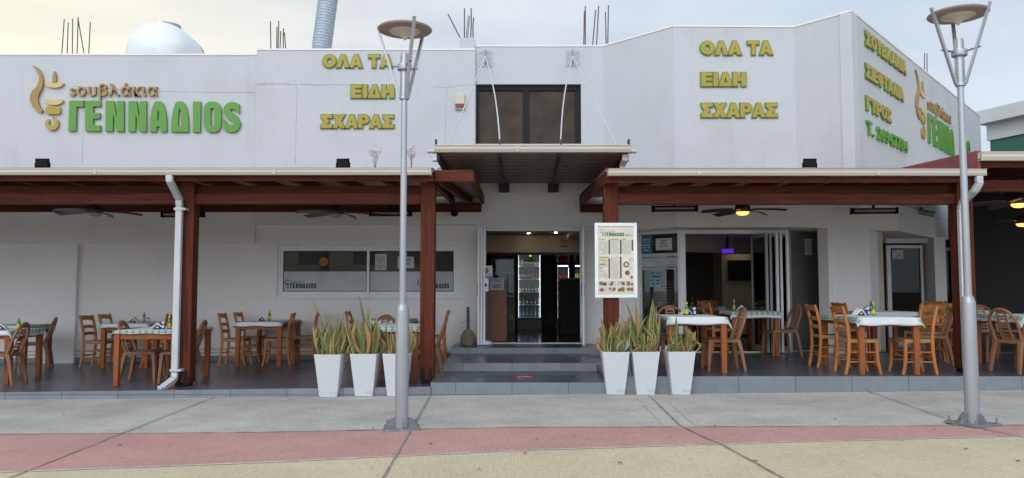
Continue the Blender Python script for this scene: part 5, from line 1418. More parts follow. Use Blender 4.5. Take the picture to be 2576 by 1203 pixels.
tt.links.new(xm.outputs['Result'], bb.inputs['Base Color'])
def cloth(x, y, z, w_, d_, rz, label, seed, ov=.11, sides='x'):
    rn = random.Random(seed); k = MB(); k.uv = []; n = 34
    ph = [rn.uniform(0, 6.28) for _ in range(6)]; sk = (rn.uniform(-.03, .03), rn.uniform(-.03, .03))
    def axis(half, sh):
        o = [-half - ov + sh, -half - ov * .66 + sh, -half - ov * .33, -half - .02, -half + .0]
        o += [-half + 2 * half * i / 18 for i in range(1, 18)]
        return o + [half, half + .02, half + ov * .33, half + ov * .66 + sh, half + ov + sh]
    X, Y = axis(w_ / 2 + .004, sk[0]), axis(d_ / 2 + .004, sk[1])
    for b_ in Y:
        for a in X:
            dx, dy = max(abs(a) - w_ / 2 - .004, 0), max(abs(b_) - d_ / 2 - .004, 0)
            px_, py_ = max(-w_ / 2 - .004, min(w_ / 2 + .004, a)), max(-d_ / 2 - .004, min(d_ / 2 + .004, b_))
            hang = dx + dy - .45 * min(dx, dy)
            fl = .20 + .12 * math.sin(a * 9 + ph[0]) * math.sin(b_ * 8 + ph[1])
            if dx and dy: fl += .25
            ox, oy = math.copysign(dx * fl + (.003 if dx else 0), a), math.copysign(dy * fl + (.003 if dy else 0), b_)
            if dx and not dy: ox += math.copysign(.012, a) * dx / ov * math.sin(b_ * 17 + ph[2])
            if dy and not dx: oy += math.copysign(.012, b_) * dy / ov * math.sin(a * 17 + ph[3])
            zz_ = TH + .004 - hang * .96 + (.0018 * math.sin(a * 23 + ph[4]) * math.sin(b_ * 19 + ph[5]) if not dx and not dy else .006 * math.sin((a + b_) * 13 + ph[4]) * hang / ov)
            k.v.append(Vector((px_ + ox, py_ + oy, zz_ + (.002 if not dx and not dy else 0))))
            ex, ey = w_ / 2 + ov - abs(a), d_ / 2 + ov - abs(b_)
            k.uv.append(((ex if sides == 'x' else ey), (b_ if sides == 'x' else a) + 3))
    nx = len(X); fs = [(j * nx + i, j * nx + i + 1, (j + 1) * nx + i + 1, (j + 1) * nx + i) for j in range(len(Y) - 1) for i in range(nx - 1)]
    k.f = fs; k.mi = [0] * len(fs)
    o = k.build('tablecloth', 'cloth'); o.location = (x, y, z); o.rotation_euler = (0, 0, rz)
    for p in o.data.polygons: p.use_smooth = True
    s_ = o.modifiers.new('solid', 'SOLIDIFY'); s_.thickness = .002; s_.offset = 1
    return tag(o, label, 'tablecloth', 'checked tablecloths')
# small table ware
mat('bottle_green', (0.025, 0.20, 0.05), 0.15, coat=.3)
mat('bottle_yellow', (0.62, 0.50, 0.03), 0.4)
mat('blue_plastic', (0.02, 0.06, 0.42), 0.3)
mat('white_plastic', (0.75, 0.75, 0.74), 0.35)
mat('maroon', (0.06, 0.015, 0.02), 0.5)
mat('napkin', (0.78, 0.78, 0.77), 0.85)
def make_bottle():
    t = thing('juice_bottle', 'x', 'bottle')
    MB().lathe([(.022, 0), (.026, .003), (.027, .01), (.027, .105), (.024, .12), (.013, .15), (.0115, .165)], n=18).build('bottle_body', 'bottle_green', t, smooth=True)
    MB().lathe([(.0278, .018), (.0278, .085)], n=18).build('bottle_label', 'bottle_yellow', t, smooth=True)
    MB().lathe([(.014, .163), (.0145, .166), (.0145, .192), (.011, .196)], n=14).build('cap', 'bottle_yellow', t, smooth=True); return t
def make_shaker():
    t = thing('salt_shaker', 'x', 'salt shaker')
    MB().lathe([(.022, 0), (.0245, .003), (.0245, .075), (.021, .085)], n=18).build('shaker_body', 'blue_plastic', t, smooth=True)
    MB().lathe([(.022, .084), (.0225, .087), (.0225, .108), (.018, .112)], n=18).build('cap', 'white_plastic', t, smooth=True)
    k = MB(); n = 6
    for i in range(n):
        a, b_ = R(-125 + 70 * i / n), R(-125 + 70 * (i + 1) / n); k.quad((.0249 * math.cos(a), .0249 * math.sin(a), .02), (.0249 * math.cos(b_), .0249 * math.sin(b_), .02), (.0249 * math.cos(b_), .0249 * math.sin(b_), .06), (.0249 * math.cos(a), .0249 * math.sin(a), .06))
    k.build('shaker_label', 'white_plastic', t); return t
def make_napkins():
    t = thing('napkin_holder', 'x', 'napkin holder')
    k = MB(); k.hexa([(-.062, -.045, 0), (.062, -.045, 0), (0, -.045, .068), (-.001, -.045, .068)], [(-.062, .045, 0), (.062, .045, 0), (0, .045, .068), (-.001, .045, .068)]); k.build('holder_body', 'maroon', t)
    k = MB()
    for s in (-1, 1):
        k.hexa([(s * .088, -.055, .003), (s * .086, -.055, .018), (s * .0, -.055, .098), (s * .0, -.055, .074)], [(s * .088, .055, .003), (s * .086, .055, .018), (s * .0, .055, .098), (s * .0, .055, .074)])
    k.build('napkins', 'napkin', t)
    k = MB(); k.box(-.014, .014, -.0465, -.045, .018, .038); k.build('holder_label', 'napkin', t); return t
BOT, SHK, NAP = make_bottle(), make_shaker(), make_napkins()
UB, US, UN = [0], [0], [0]
def ware(proto, used, x, y, z, rz, label, group):
    place(proto, used[0] > 0, (x, y, z), R(rz), label, group); used[0] += 1
TPROTO = {}
def table(x0, x1, y0, y1, where, seed, z=None, items=(), rz=0.0, ov=.085, sides='x'):
    """where: how to find this table; items: (kind, fx, fy, label)"""
    w_, d_ = round(x1 - x0, 2), round(y1 - y0, 2); cx, cy = (x0 + x1) / 2, (y0 + y1) / 2
    z = (zl(cx) if cx < -1.07 else ZR) if z is None else z
    key = (w_, d_)
    new = key not in TPROTO
    if new: TPROTO[key] = make_table(w_, d_)
    place(TPROTO[key], not new, (cx, cy, z + .001), R(rz), 'red-brown wooden dining table ' + where, 'dining tables')
    cloth(cx, cy, z + .001, w_, d_, R(rz), 'green-edged white cloth on the table ' + where, seed, ov, sides)
    zt_ = z + TH + .0095
    for kd, fx, fy, lb in items:
        x, y = cx + fx * w_, cy + fy * d_
        if kd == 'b': ware(BOT, UB, x, y, zt_, seed * 37, lb, 'green juice bottles on the tables')
        if kd == 's': ware(SHK, US, x, y, zt_, 15, lb, 'blue salt shakers on the tables')
        if kd == 'n': ware(NAP, UN, x, y, zt_, (seed * 29) % 50 - 20, lb, 'napkin holders on the tables')
# ---- left terrace
table(-8.2, -7.38, 11.75, 12.6, 'cut by the left picture edge, nearest the kerb', 1, items=(('b', .33, .0, 'green juice bottle on the table cut by the left edge'), ('n', .05, -.05, 'napkin holder on the table cut by the left edge')))
table(-9.1, -8.33, 13.7, 14.5, 'at the far left against the back wall', 2)
table(-5.58, -4.70, 11.2, 12.5, 'beside the left post and white downpipe', 3, sides='y', ov=.06, items=(('b', .18, -.18, 'green juice bottle with yellow cap just left of the downpipe'), ('s', .12, -.24, 'blue salt shaker just left of the downpipe'), ('n', .0, -.2, 'napkin holder behind the shaker left of the downpipe')))
table(-7.13, -6.30, 13.85, 15.05, 'against the wall behind the downpipe table', 4, items=(('b', .0, .1, 'green juice bottle on the wall table behind the downpipe table'), ('s', .12, .05, 'blue salt shaker on the wall table behind the downpipe table'), ('n', -.15, .0, 'napkin holder on the wall table behind the downpipe table')))
table(-4.78, -3.98, 13.8, 15.05, 'with four ladder-back chairs left of the white planters', 5, ov=.065, items=(('b', -.05, .1, 'green juice bottle on the table left of the planters'), ('n', -.18, .0, 'napkin holder on the table left of the planters')))
table(-2.12, -1.34, 11.45, 12.65, 'half hidden behind the left planters and lamp', 6, sides='y')
table(-2.60, -1.80, 13.9, 15.05, 'under the kitchen window behind the planters', 7)
chair('p', -7.50, 11.72, 98, 'brown plastic chair at left picture edge, seen from behind')
chair('p', -8.52, 14.25, 112, 'dark brown plastic chair alone against the far left wall')
chair('p', -5.42, 11.82, -84, 'brown plastic chair tucked under the table left of the downpipe, facing right')
chair('p', -4.86, 11.72, 100, 'brown plastic chair just right of the left pergola post')
chair('l', -7.27, 14.12, -92, 'ladder-back chair at left front of the wall table behind the downpipe table')
chair('l', -7.25, 14.72, -90, 'ladder-back chair at left rear of the wall table behind the downpipe table')
chair('l', -6.36, 14.72, 60, 'ladder-back chair just left of the downpipe at the wall table')
chair('l', -6.2, 14.1, 86, 'ladder-back chair hidden mostly behind the left pergola post')
chair('l', -4.93, 14.30, -88, 'ladder-back chair at left front of the table left of the planters')
chair('l', -4.86, 14.92, -90, 'ladder-back chair at left rear of the table left of the planters')
chair('l', -4.16, 14.22, 97, 'ladder-back chair at right front of the table left of the planters')
chair('l', -3.86, 14.78, 100, 'ladder-back chair at right rear of the table left of the planters')
chair('l', -2.74, 14.6, -90, 'ladder-back chair whose top rail shows above the middle left planter')
chair('p', -2.25, 12.95, 150, 'brown plastic chair whose arched back shows above the left planters')
chair('p', -1.32, 12.05, 92, 'brown plastic chair between the left lamp post and the pergola post')
chair('l', -1.42, 14.45, 92, 'ladder-back chair between the pergola post and the entrance steps')
# ---- right terrace
table(2.14, 2.95, 10.96, 12.16, 'nearest the menu board on the right terrace', 8, items=(('b', .02, .12, 'green juice bottle with yellow label on the table nearest the menu board'), ('s', .16, .13, 'blue salt shaker on the table nearest the menu board'), ('n', .05, .24, 'napkin holder behind the bottle on the table nearest the menu board')))
table(3.78, 4.60, 13.72, 14.5, 'at the threshold of the folding doors', 9, sides='y', items=(('b', -.28, .15, 'green juice bottle on the table at the folding doors'), ('n', -.16, .0, 'white napkin holder on the table at the folding doors')))
table(4.68, 5.50, 10.78, 12.1, 'with bright orange ladder-back chairs at the right kerb', 10, items=(('n', -.06, .12, 'maroon napkin holder on the right kerbside table'), ('b', .17, .08, 'green juice bottle with yellow label on the right kerbside table'), ('s', .10, .12, 'blue salt shaker on the right kerbside table')))
table(6.0, 6.85, 13.45, 14.25, 'before the corner pier behind the right kerbside table', 11, items=(('b', -.22, .0, 'green juice bottle on the table before the corner pier'), ('n', -.3, .0, 'napkin holder on the table before the corner pier')))
table(7.95, 8.80, 14.4, 15.3, 'in the shade right of the right lamp post', 12)
table(7.22, 8.05, 11.3, 12.5, 'cut by the right picture edge', 13)
chair('p', 2.52, 12.42, 180, 'brown plastic chair behind the table nearest the menu board, facing the street')
chair('p', 2.98, 11.42, 88, 'brown plastic chair on the right side of the table nearest the menu board')
chair('l', 3.66, 14.05, -84, 'ladder-back chair on the left of the folding-door table')
chair('p', 4.66, 13.92, 96, 'dark plastic chair in front of the folded door leaves')
chair('l', 4.74, 11.95, -92, 'orange ladder-back chair at far left rear of the right kerbside table')
chair('l', 4.76, 11.04, -90, 'bright orange ladder-back chair by the kerb, left side of the right kerbside table')
chair('l', 5.50, 11.02, 90, 'bright orange ladder-back chair nearest the kerb, right side of the right kerbside table')
chair('l', 5.95, 13.95, -80, 'ladder-back chair against the corner pier, left of two')
chair('l', 6.35, 14.55, 176, 'ladder-back chair against the corner pier, right of two')
chair('l', 6.62, 12.85, 4, 'ladder-back chair seen from behind, left of the dark right post')
chair('p', 6.42, 12.3, 70, 'brown plastic chair between the right kerbside table and the dark post')
chair('l', 7.45, 13.75, 2, 'ladder-back chair in shade just left of the dark right post')
chair('l', 8.45, 15.65, 178, 'ladder-back chair behind the shaded table right of the right lamp post')
chair('p', 8.72, 14.1, 60, 'brown plastic chair at the shaded table right of the right lamp post')
chair('p', 7.05, 11.12, -72, 'brown plastic chair at the right picture edge near the kerb')
chair('p', 7.75, 12.9, 180, 'brown plastic chair behind the table cut by the right edge')
# ---- inside the right-hand room
table(3.75, 4.55, 16.9, 17.7, 'inside the room left of the screen', 14, z=.262, items=(('b', -.3, .0, 'green juice bottle on the indoor table'),))
table(5.0, 5.85, 16.2, 17.0, 'inside the room below the screen', 15, z=.262)
chair('l', 3.95, 16.5, 5, 'ladder-back chair inside before the left indoor table', z=.262)
chair('l', 4.95, 15.8, -10, 'ladder-back chair inside before the table below the screen', z=.262)
chair('l', 5.45, 15.75, 10, 'second ladder-back chair inside before the table below the screen, nearer the folded doors', z=.262)

# ================================================================== CEILING FANS, HEATERS, SMALL FITTINGS
mat('fan_dark', (0.035, 0.028, 0.024), 0.4)
mat('fan_blade', (0.06, 0.052, 0.046), 0.35)
mat('bowl_off', (0.40, 0.37, 0.32), 0.4)
mat('bowl_lit', (0.9, 0.6, 0.3), 0.5, emit=(1.0, 0.40, 0.09), estr=2.2)
mat('reflector', (0.62, 0.55, 0.45), 0.2, metal=0.8)
mat('black_plastic', (0.010, 0.010, 0.011), 0.6, spec=.08)
mat('dark_lens', (0.012, 0.012, 0.014), 0.3, spec=.3)
def make_fan(lit):
    t = thing('ceiling_fan', 'x', 'ceiling fan')
    k = MB(); k.lathe([(.012, .10), (.012, .40)], n=10); k.lathe([(.06, .33), (.02, .28)], n=16); k.build('rod', 'fan_dark', t, smooth=True)
    k = MB(); k.lathe([(.045, .12), (.09, .10), (.125, .05), (.13, .0), (.11, -.03), (.105, -.035)], n=28); k.build('motor', 'fan_dark', t, smooth=True)
    k = MB(); k.lathe([(.105, -.036), (.10, -.06), (.07, -.085), (.001, -.097)], n=28); k.build('lamp_bowl', 'bowl_lit' if lit else 'bowl_off', t, smooth=True)
    for i in range(5):
        a = R(72 * i + 10); d = Vector((math.cos(a), math.sin(a), 0)); s = Vector((-d.y, d.x, 0)); k = MB(); top = []
        for j in range(11):
            q = j / 10; r = .17 + q * .52; w_ = .055 + .04 * math.sin(PI * min(1, q * 1.05) ** .8); sw = .10 * q * q
            z = .0 - .035 * q * q
            for e_ in (-1, 1): top.append(d * r + s * (sw + e_ * w_) + Vector((0, 0, z + e_ * .018)))
        k.add(top + [p - Vector((0, 0, .007)) for p in top], [(2 * j, 2 * j + 1, 2 * j + 3, 2 * j + 2) for j in range(10)] + [(22 + 2 * j, 22 + 2 * j + 2, 22 + 2 * j + 3, 22 + 2 * j + 1) for j in range(10)]
              + [(2 * j, 2 * j + 2, 22 + 2 * j + 2, 22 + 2 * j) for j in range(10)] + [(2 * j + 1, 22 + 2 * j + 1, 22 + 2 * j + 3, 2 * j + 3) for j in range(10)] + [(0, 22, 23, 1), (20, 21, 43, 42)])
        k.bar(d * .10 + Vector((0, 0, .0)), d * .24, .03, .012); k.build('blade', 'fan_blade', t)
    return t
F0, F1 = make_fan(False), make_fan(True)
for i, (u, v, Y, rz, lit, lb) in enumerate(((240, 531, 12.9, 8, 0, 'dark ceiling fan with unlit bowl over the tables left of the downpipe'), (846, 534, 13.0, -14, 0, 'dark ceiling fan with unlit bowl above the kitchen window'),
        (1868, 528, 13.0, 24, 1, 'dark ceiling fan with glowing amber bowl above the folding doors'), (2563, 507, 11.6, 0, 1, 'ceiling fan with amber bowl at the right edge, the higher one'), (2572, 558, 14.8, 40, 1, 'ceiling fan with amber bowl at the right edge, the lower farther one'))):
    p = W(u, v, Y); place(F1 if lit else F0, i in (1, 3, 4), (p.x, p.y, p.z), R(rz), lb, 'ceiling fans under the pergolas')
def make_heater():
    t = thing('patio_heater', 'x', 'heater')
    k = MB(); k.hexa([(-.36, -.07, -.02), (.36, -.07, -.02), (.36, .05, -.05), (-.36, .05, -.05)], [(-.36, -.03, .05), (.36, -.03, .05), (.36, .05, .05), (-.36, .05, .05)])
    for s in (-1, 1): k.box(s * .375 - .015, s * .375 + .015, -.075, .055, -.055, .055)
    k.build('heater_body', 'black_plastic', t, bevel=.004)
    k = MB(); k.quad((-.34, -.0665, -.024), (.34, -.0665, -.024), (.34, -.066 + .04 * .2, .026), (-.34, -.066 + .04 * .2, .026)); k.v = [p + Vector((0, -.012, -.004)) for p in k.v]; k.build('reflector', 'reflector', t)
    k = MB(); k.tube([(-.33, -.078, -.004), (.33, -.078, -.004)], .008, 8); k.build('heating_tube', 'bowl_off', t, smooth=True)
    k = MB(); k.box(-.02, .02, .0, .03, .05, .22); k.build('bracket', 'black_plastic', t); return t
HT = make_heater()
for i, (u, v, Y, rz, lb) in enumerate(((461, 540, 14.6, 0, 'infrared patio heater half hidden behind the left pergola post'), (983, 537, 14.6, 0, 'infrared patio heater with bright reflector above the kitchen window'),
        (1697, 525, 13.6, -5, 'infrared patio heater above the fixed glass beside the menu board'), (2198, 531, 13.9, -8, 'infrared patio heater in front of the corner pier'))):
    p = W(u, v, Y); place(HT, i > 0, tuple(p), R(rz), lb, 'patio heaters under the pergolas')
def make_flood():
    t = thing('floodlight', 'x', 'floodlight'); m_ = Matrix.Rotation(R(12), 3, 'X')
    k = MB(); k.obox((0, 0, .085), (.175, .05, .125), m_); k.build('housing', 'black_plastic', t, bevel=.006)
    k = MB(); k.obox((0, -.029, .079), (.15, .004, .10), m_); k.build('lens', 'dark_lens', t)
    k = MB(); k.box(-.1, -.092, -.012, .012, .0, .09); k.box(.092, .1, -.012, .012, .0, .09); k.box(-.1, .1, -.012, .012, -.006, .0); k.build('bracket', 'black_plastic', t); return t
FLD = make_flood()
for i, (u, rz, lb) in enumerate(((107, 6, 'black floodlight on the left pergola under the big shop sign'), (863, -4, 'black floodlight on the pergola under the gold words behind the lamp post'), (2037, -3, 'black floodlight on the right pergola below the angled corner'))):
    p = W(u, 418, 11.0); place(FLD, i > 0, (p.x, p.y, 3.075), R(rz), lb, 'floodlights on the pergola roofs')
t = thing('wall_spotlight', 'small dark round spotlight on the wall left of the canopy', 'spotlight', tuple(W(1143, 537, 14.95)))
p = W(1143, 537, 14.95); k = MB(); k.tube([p + Vector((0, -.08, 0)), p + Vector((0, .08, .01))], .065, 18); k.build('housing', 'black_plastic', t, smooth=True)
k = MB(); k.tube([p + Vector((0, .03, .06)), p + Vector((0, .05, .2)), p + Vector((0, .06, .32))], .006, 6); k.build('wire', 'pipe_white', t)
p = W(2312, 533, 14.6); t = thing('security_camera', 'grey security camera under the pergola by the dark right post', 'camera', tuple(p))
k = MB(); k.tube([p + Vector((.1, .12, .05)), p, p + Vector((.22, -.12, -.06))], [.05, .05, .055], 14); k.build('housing', 'galv', t, smooth=True)
k = MB(); k.ball(p + Vector((-.02, .03, .01)), .06); k.build('mount', 'pipe_white', t, smooth=True)
# alarm box on the parapet
q0, q1 = f2.at(1145, 277), f2.at(1170, 239)
t = thing('alarm_box', 'cream and dark red alarm siren box left of the upper window', 'alarm box', tuple(f2.P((q0[0] + q1[0]) / 2, q0[1], 0)))
zm = q0[1] + (q1[1] - q0[1]) * .35
mat('cream', (0.60, 0.55, 0.42), .5); mat('siren_red', (0.20, 0.02, 0.03), .3)
k = MB(); k.fbox(f2, q0[0], q1[0], zm, q1[1], .002, .07); k.fbox(f2, q0[0], q1[0], q0[1], q0[1] + .02, .002, .06); k.build('cover', 'cream', t, bevel=.012)
k = MB(); k.fbox(f2, q0[0] + .01, q1[0] - .01, q0[1] + .02, zm, .002, .062); k.build('lens', 'siren_red', t)

# ================================================================== ROOFTOP
mat('tank_white', (0.82, 0.85, 0.83), 0.5, var=0.08, vscale=2)
mat('lid_grey', (0.34, 0.34, 0.37), 0.6)
cx_, cz_ = -7.74, 6.55
t = thing('water_tank', 'big pale rounded water tank on the roof behind the left parapet', 'water tank', (cx_, 17.4, 5.1))
def lathe_y(prof, c, n=40):
    k = MB(); o = []
    for y, r in prof:
        for i in range(n):
            a = 2 * PI * i / n; o.append((c[0] + math.cos(a) * r, y, c[1] + math.sin(a) * r))
    fs = [(i * n + j, i * n + (j + 1) % n, (i + 1) * n + (j + 1) % n, (i + 1) * n + j) for i in range(len(prof) - 1) for j in range(n)]
    return k.add(o, fs)
lathe_y([(16.62, .001), (16.64, .2), (16.70, .38), (16.80, .53), (16.95, .65), (17.12, .71), (17.25, .73), (17.85, .73), (18.0, .69), (18.12, .58), (18.2, .35), (18.23, .001)], (cx_, cz_)).build('tank_body', 'tank_white', t, smooth=True)
k = MB(); k.lathe([(.27, .64), (.27, .755), (.25, .77), (.22, .775), (.001, .80)], (cx_ + .03, 17.5, cz_), 28); ld = k.build('lid', 'lid_grey', t, smooth=True)
k = MB(); k.lathe([(.06, .66), (.055, .76), (.001, .80)], (cx_ - .03, 17.22, cz_), 12); k.build('lid_boss', 'tank_white', ld, smooth=True)
lathe_y([(18.0, .70), (18.0, .715), (18.05, .70), (18.05, .685)], (cx_, cz_)).build('strap', 'black_iron', t, smooth=True)
k = MB(); k.box(cx_ - .55, cx_ + .55, 16.95, 17.2, 5.1, 6.1); k.build('stand', 'steel', t); k = MB(); k.box(cx_ - .55, cx_ + .55, 17.7, 17.95, 5.1, 6.1); k.build('stand', 'steel', t)
mat('duct', (0.50, 0.56, 0.62), 0.55, metal=0.2, col2=(0.34, 0.39, 0.44), vscale=22)
t = thing('chimney_duct', 'grey spiral metal flue leaning above the roof', 'chimney', tuple(W(808, 150, 17)))
a, c_ = W(809, 122, 17), W(833, -60, 17); d = (c_ - a).normalized(); k = MB(); ps, rs_ = [], []
n = 26
for i in range(n):
    q0, q1 = a.lerp(c_, i / n), a.lerp(c_, (i + .93) / n); ps += [q0, q1, q1 + d * .004]; rs_ += [.205, .205, .216]
k.tube(ps, rs_, 24); k.build('flue', 'duct', t, smooth=True)
k = MB(); k.tube([a - d * .9, a - d * .16, a], [.26, .24, .20], 20); k.build('base', 'lid_grey', t, smooth=True)
def bars(label, Y, lst, r=.012):
    p0 = W(lst[0][0], lst[0][1], Y); t = thing('starter_bars', label, 'steel bars', tuple(p0), 'bundles of steel bars on the roof')
    for (u0, v0, u1, v1) in lst:
        a, c_ = W(u0, v0, Y), W(u1, v1, Y); 
        if Y > 15.3: a = a + (a - c_).normalized() * 0.9 if abs((a - c_).x) < .3 else a - Vector((0, 0, .5))
        m_ = a.lerp(c_, .55) + Vector((random.uniform(-.012, .012), 0, 0)); MB().tube([a, m_, c_], r, 6).build('bar', 'rebar', t)
    return t
z1f = lambda *q: tuple(x * .3575 for x in q)
bars('six rusty steel bars rising from the roof left of the water tank', 16.2, [z1f(*q) for q in ((438, 390, 452, 135), (472, 390, 480, 158), (513, 390, 511, 133), (543, 390, 550, 122), (597, 390, 548, 125), (627, 390, 636, 155))])
z2f = lambda x0, y0, x1, y1, o=644.85: (o + x0 * .3575, y0 * .3575, o + x1 * .3575, y1 * .3575)
bars('six thin steel bars between the water tank and the flue', 16.0, [z2f(*q) for q in ((103, 350, 99, 152), (141, 350, 145, 190), (155, 350, 158, 148), (168, 350, 171, 220), (188, 350, 190, 200), (204, 350, 198, 230))])
tb = bars('bent steel bars on the white column stub left of the upper window', 15.2, [z2f(*q) for q in ((1432, 264, 1348, 100), (1465, 264, 1465, 60), (1508, 264, 1511, 58), (1525, 264, 1530, 125))])
a, c_ = W(*z2f(1482, 264, 0, 0)[:2], 15.2), W(*z2f(1497, 112, 0, 0)[:2], 15.2); k = MB(); k.bar(a, c_, .05, .03, (0, 1, 0)); k.build('flat_bar', 'galv', tb)
bars('upright steel bars right of the canopy brackets', 15.8, [z2f(*q, 1289.7) for q in ((508, 330, 511, 42), (502, 330, 504, 80), (565, 330, 584, 70), (593, 330, 605, 42), (660, 326, 652, 85), (666, 326, 674, 37))])
p = fD.P(*fD.at(2329, 170), -.8); 
bars('two short steel bars above the receding corner wall', p.y, [(2326, 160, 2326, 134), (2332, 163, 2332, 135)])
# dry weeds rooted in the roof edge
mat('dry_stem', (0.30, 0.24, 0.17), .9)
for i, (u, v0, v1, lb, sd_) in enumerate(((943, 420, 372, 'dry leafless weed growing on the pergola roof left of the lamp pole', 3), (1036, 420, 368, 'dry leafless weed growing on the pergola roof right of the lamp pole', 8))):
    rn = random.Random(sd_); b0 = W(u, v0, 11.3); h = W(u, v1, 11.3).z - b0.z; t = thing('dry_weed', lb, 'weed', tuple(b0)); k = MB()
    for s in range(5):
        tip_ = b0 + Vector((rn.uniform(-.11, .11) * (1 if i == 0 else .5), rn.uniform(-.08, .08), h * rn.uniform(.7, 1))); mid_ = b0.lerp(tip_, .5) + Vector((rn.uniform(-.02, .02), 0, .02)); k.tube([b0 + Vector((0, 0, -.06)), mid_, tip_], [.0035, .003, .0015], 5)
        for j in range(7):
            q = rn.uniform(.35, 1); bq = b0.lerp(mid_, q * 2) if q < .5 else mid_.lerp(tip_, q * 2 - 1); e_ = bq + Vector((rn.uniform(-.05, .05), rn.uniform(-.04, .04), rn.uniform(.01, .05))); k.tube([bq, e_], .0015, 4); k.ball(e_, .006, 6, 4)
    k.build('stem', 'dry_stem', t)

# ================================================================== AT THE ENTRANCE
mat('stone_base', (0.20, 0.17, 0.13), .95, var=.3, vscale=20, bump=.5, bscale=40)
mat('slate_blue', (0.07, 0.09, 0.11), .5)
p = W(1177, 860, 14.72); t = thing('parasol_base', 'round concrete parasol base with dark pole stub on the top step', 'parasol base', (p.x, p.y + .02, .379))
b0 = Vector((p.x, p.y + .02, .379)); MB().lathe([(.125, 0), (.14, .02), (.14, .13), (.12, .20), (.085, .245), (.06, .275), (.03, .28)], b0, 28).build('weight', 'stone_base', t, smooth=True)
MB().lathe([(.028, .27), (.028, .70), (.001, .702)], b0, 16).build('pole', 'slate_blue', t, smooth=True)
k = MB(); k.lathe([(.034, .43), (.034, .455)], b0, 14); k.bar(b0 + Vector((-.03, -.01, .44)), b0 + Vector((-.12, -.02, .40)), .035, .006); k.build('tie', 'siren_red', t)
mat('stand_blue', (0.04, 0.13, 0.42), .4)
p = W(1222, 867, 14.72); b0 = Vector((p.x, p.y, .379)); t = thing('sanitiser_stand', 'blue pole stand with white hand sanitiser dispenser inside the doorway', 'sanitiser stand', tuple(b0))
k = MB(); k.box(b0.x - .15, b0.x + .15, b0.y - .12, b0.y + .12, .379, .393); k.build('base', 'stand_blue', t, bevel=.004)
MB().lathe([(.10, .014), (.105, .04), (.09, .07), (.03, .085)], b0 + Vector((.02, .02, 0)), 20).build('weight', 'white_plastic', t, smooth=True)
MB().lathe([(.019, .015), (.019, 1.02)], b0, 14).build('pole', 'stand_blue', t, smooth=True)
k = MB(); k.box(b0.x - .055, b0.x + .055, b0.y - .07, b0.y + .02, 1.36, 1.61); ds = k.build('dispenser', 'white_plastic', t, bevel=.02)
MB().ball(b0 + Vector((0, -.072, 1.10)), (.018, .008, .035), 14, 8).build('dispenser_window', 'black_plastic', ds, smooth=True)
k = MB(); k.box(b0.x - .07, b0.x + .13, b0.y - .02, b0.y + .025, 1.60, 1.645); k.build('bracket', 'stand_blue', t)
k = MB(); k.box(b0.x - .085, b0.x + .12, b0.y - .012, b0.y - .006, 1.645, 1.84); sgn = k.build('sign_plate', 'paper', t)
fs_ = Frame((b0.x - 1, b0.y - .012), (b0.x + 1, b0.y - .012)); disc(fs_, 1.0, 1.745, .05, .001).build('red_disc', 'sign_red', sgn)
k = MB(); letters(k, fs_, 'STOP', (.972, 1.028, 1.735, 1.756), .001, .0022, .02); k.build('print', 'paper', sgn)
k = lines_mb(fs_, (.93, 1.10, 1.655, 1.685), 2, .001, .8, 3); k.build('print', 'print_black', sgn)
# counter
mat('counter_wood', (0.27, 0.095, 0.045), .4, var=.25, vscale=3, stretch=(8, 8, .8))
ca, cb = W(1203, 780, 15.95), W(1275, 780, 15.95); t = thing('reception_counter', 'red-brown wooden counter with stepped side just inside the entrance', 'counter', ((ca.x + cb.x) / 2, 16.4, .372))
zc = Zpx(1250, 707, 15.95); k = MB(); k.box(ca.x, cb.x, 15.95, 17.2, .374, zc); k.box(ca.x, ca.x + .28, 15.97, 17.2, zc, zc + .12); k.box(ca.x + .28, ca.x + .40, 15.97, 17.2, zc, zc + .06); k.build('cabinet', 'counter_wood', t, bevel=.004)
k = MB(); k.box(cb.x - .18, cb.x + .01, 16.3, 17.0, zc + .002, zc + .16); k.build('till', 'frame_grey', t, bevel=.02)
fcn = Frame((ca.x, 15.95), (cb.x, 15.95)); q0, q1 = fcn.at(1232, 730), fcn.at(1268, 700)
notice(fcn, (q0[0], q1[0], q0[1], q1[1]), 'white notice with a pale mask picture taped on the entrance counter', 'paper', .003, rows=0)
k = MB(); k.fbox(fcn, q0[0] + .06, q1[0] - .06, q0[1] + .035, q0[1] + .12, .0052, .006); 
o_ = [o for o in bpy.data.objects if o.get('label') == 'white notice with a pale mask picture taped on the entrance counter'][0]
k.build('picture', 'paper_teal', o_); lines_mb(fcn, (q0[0] + .03, q1[0] - .03, q1[1] - .075, q1[1] - .02), 2, .0052, .85, 4, .4).build('print', 'print_black', o_)
# red round sticker on the first tread
p = G(1320, 948, .1615); t = thing('floor_sticker', 'oval-looking red sticker with white lettering on the lowest step', 'floor sticker', (p.x, p.y, .1595))
k = MB(); k.lathe([(.001, .0016), (.16, .0016), (.16, .0006)], (p.x, p.y, .159), 36); k.build('disc', 'sign_red', t)
ff_ = text_mesh('STOP', .01, .03); vs = fit(ff_[0], p.x - .10, p.x + .10, -.035, .035, .001)
k = MB(); k.add([(v.x, p.y + v.y, .1612 + v.z) for v in vs], ff_[1]); k.build('print', 'paper', t)

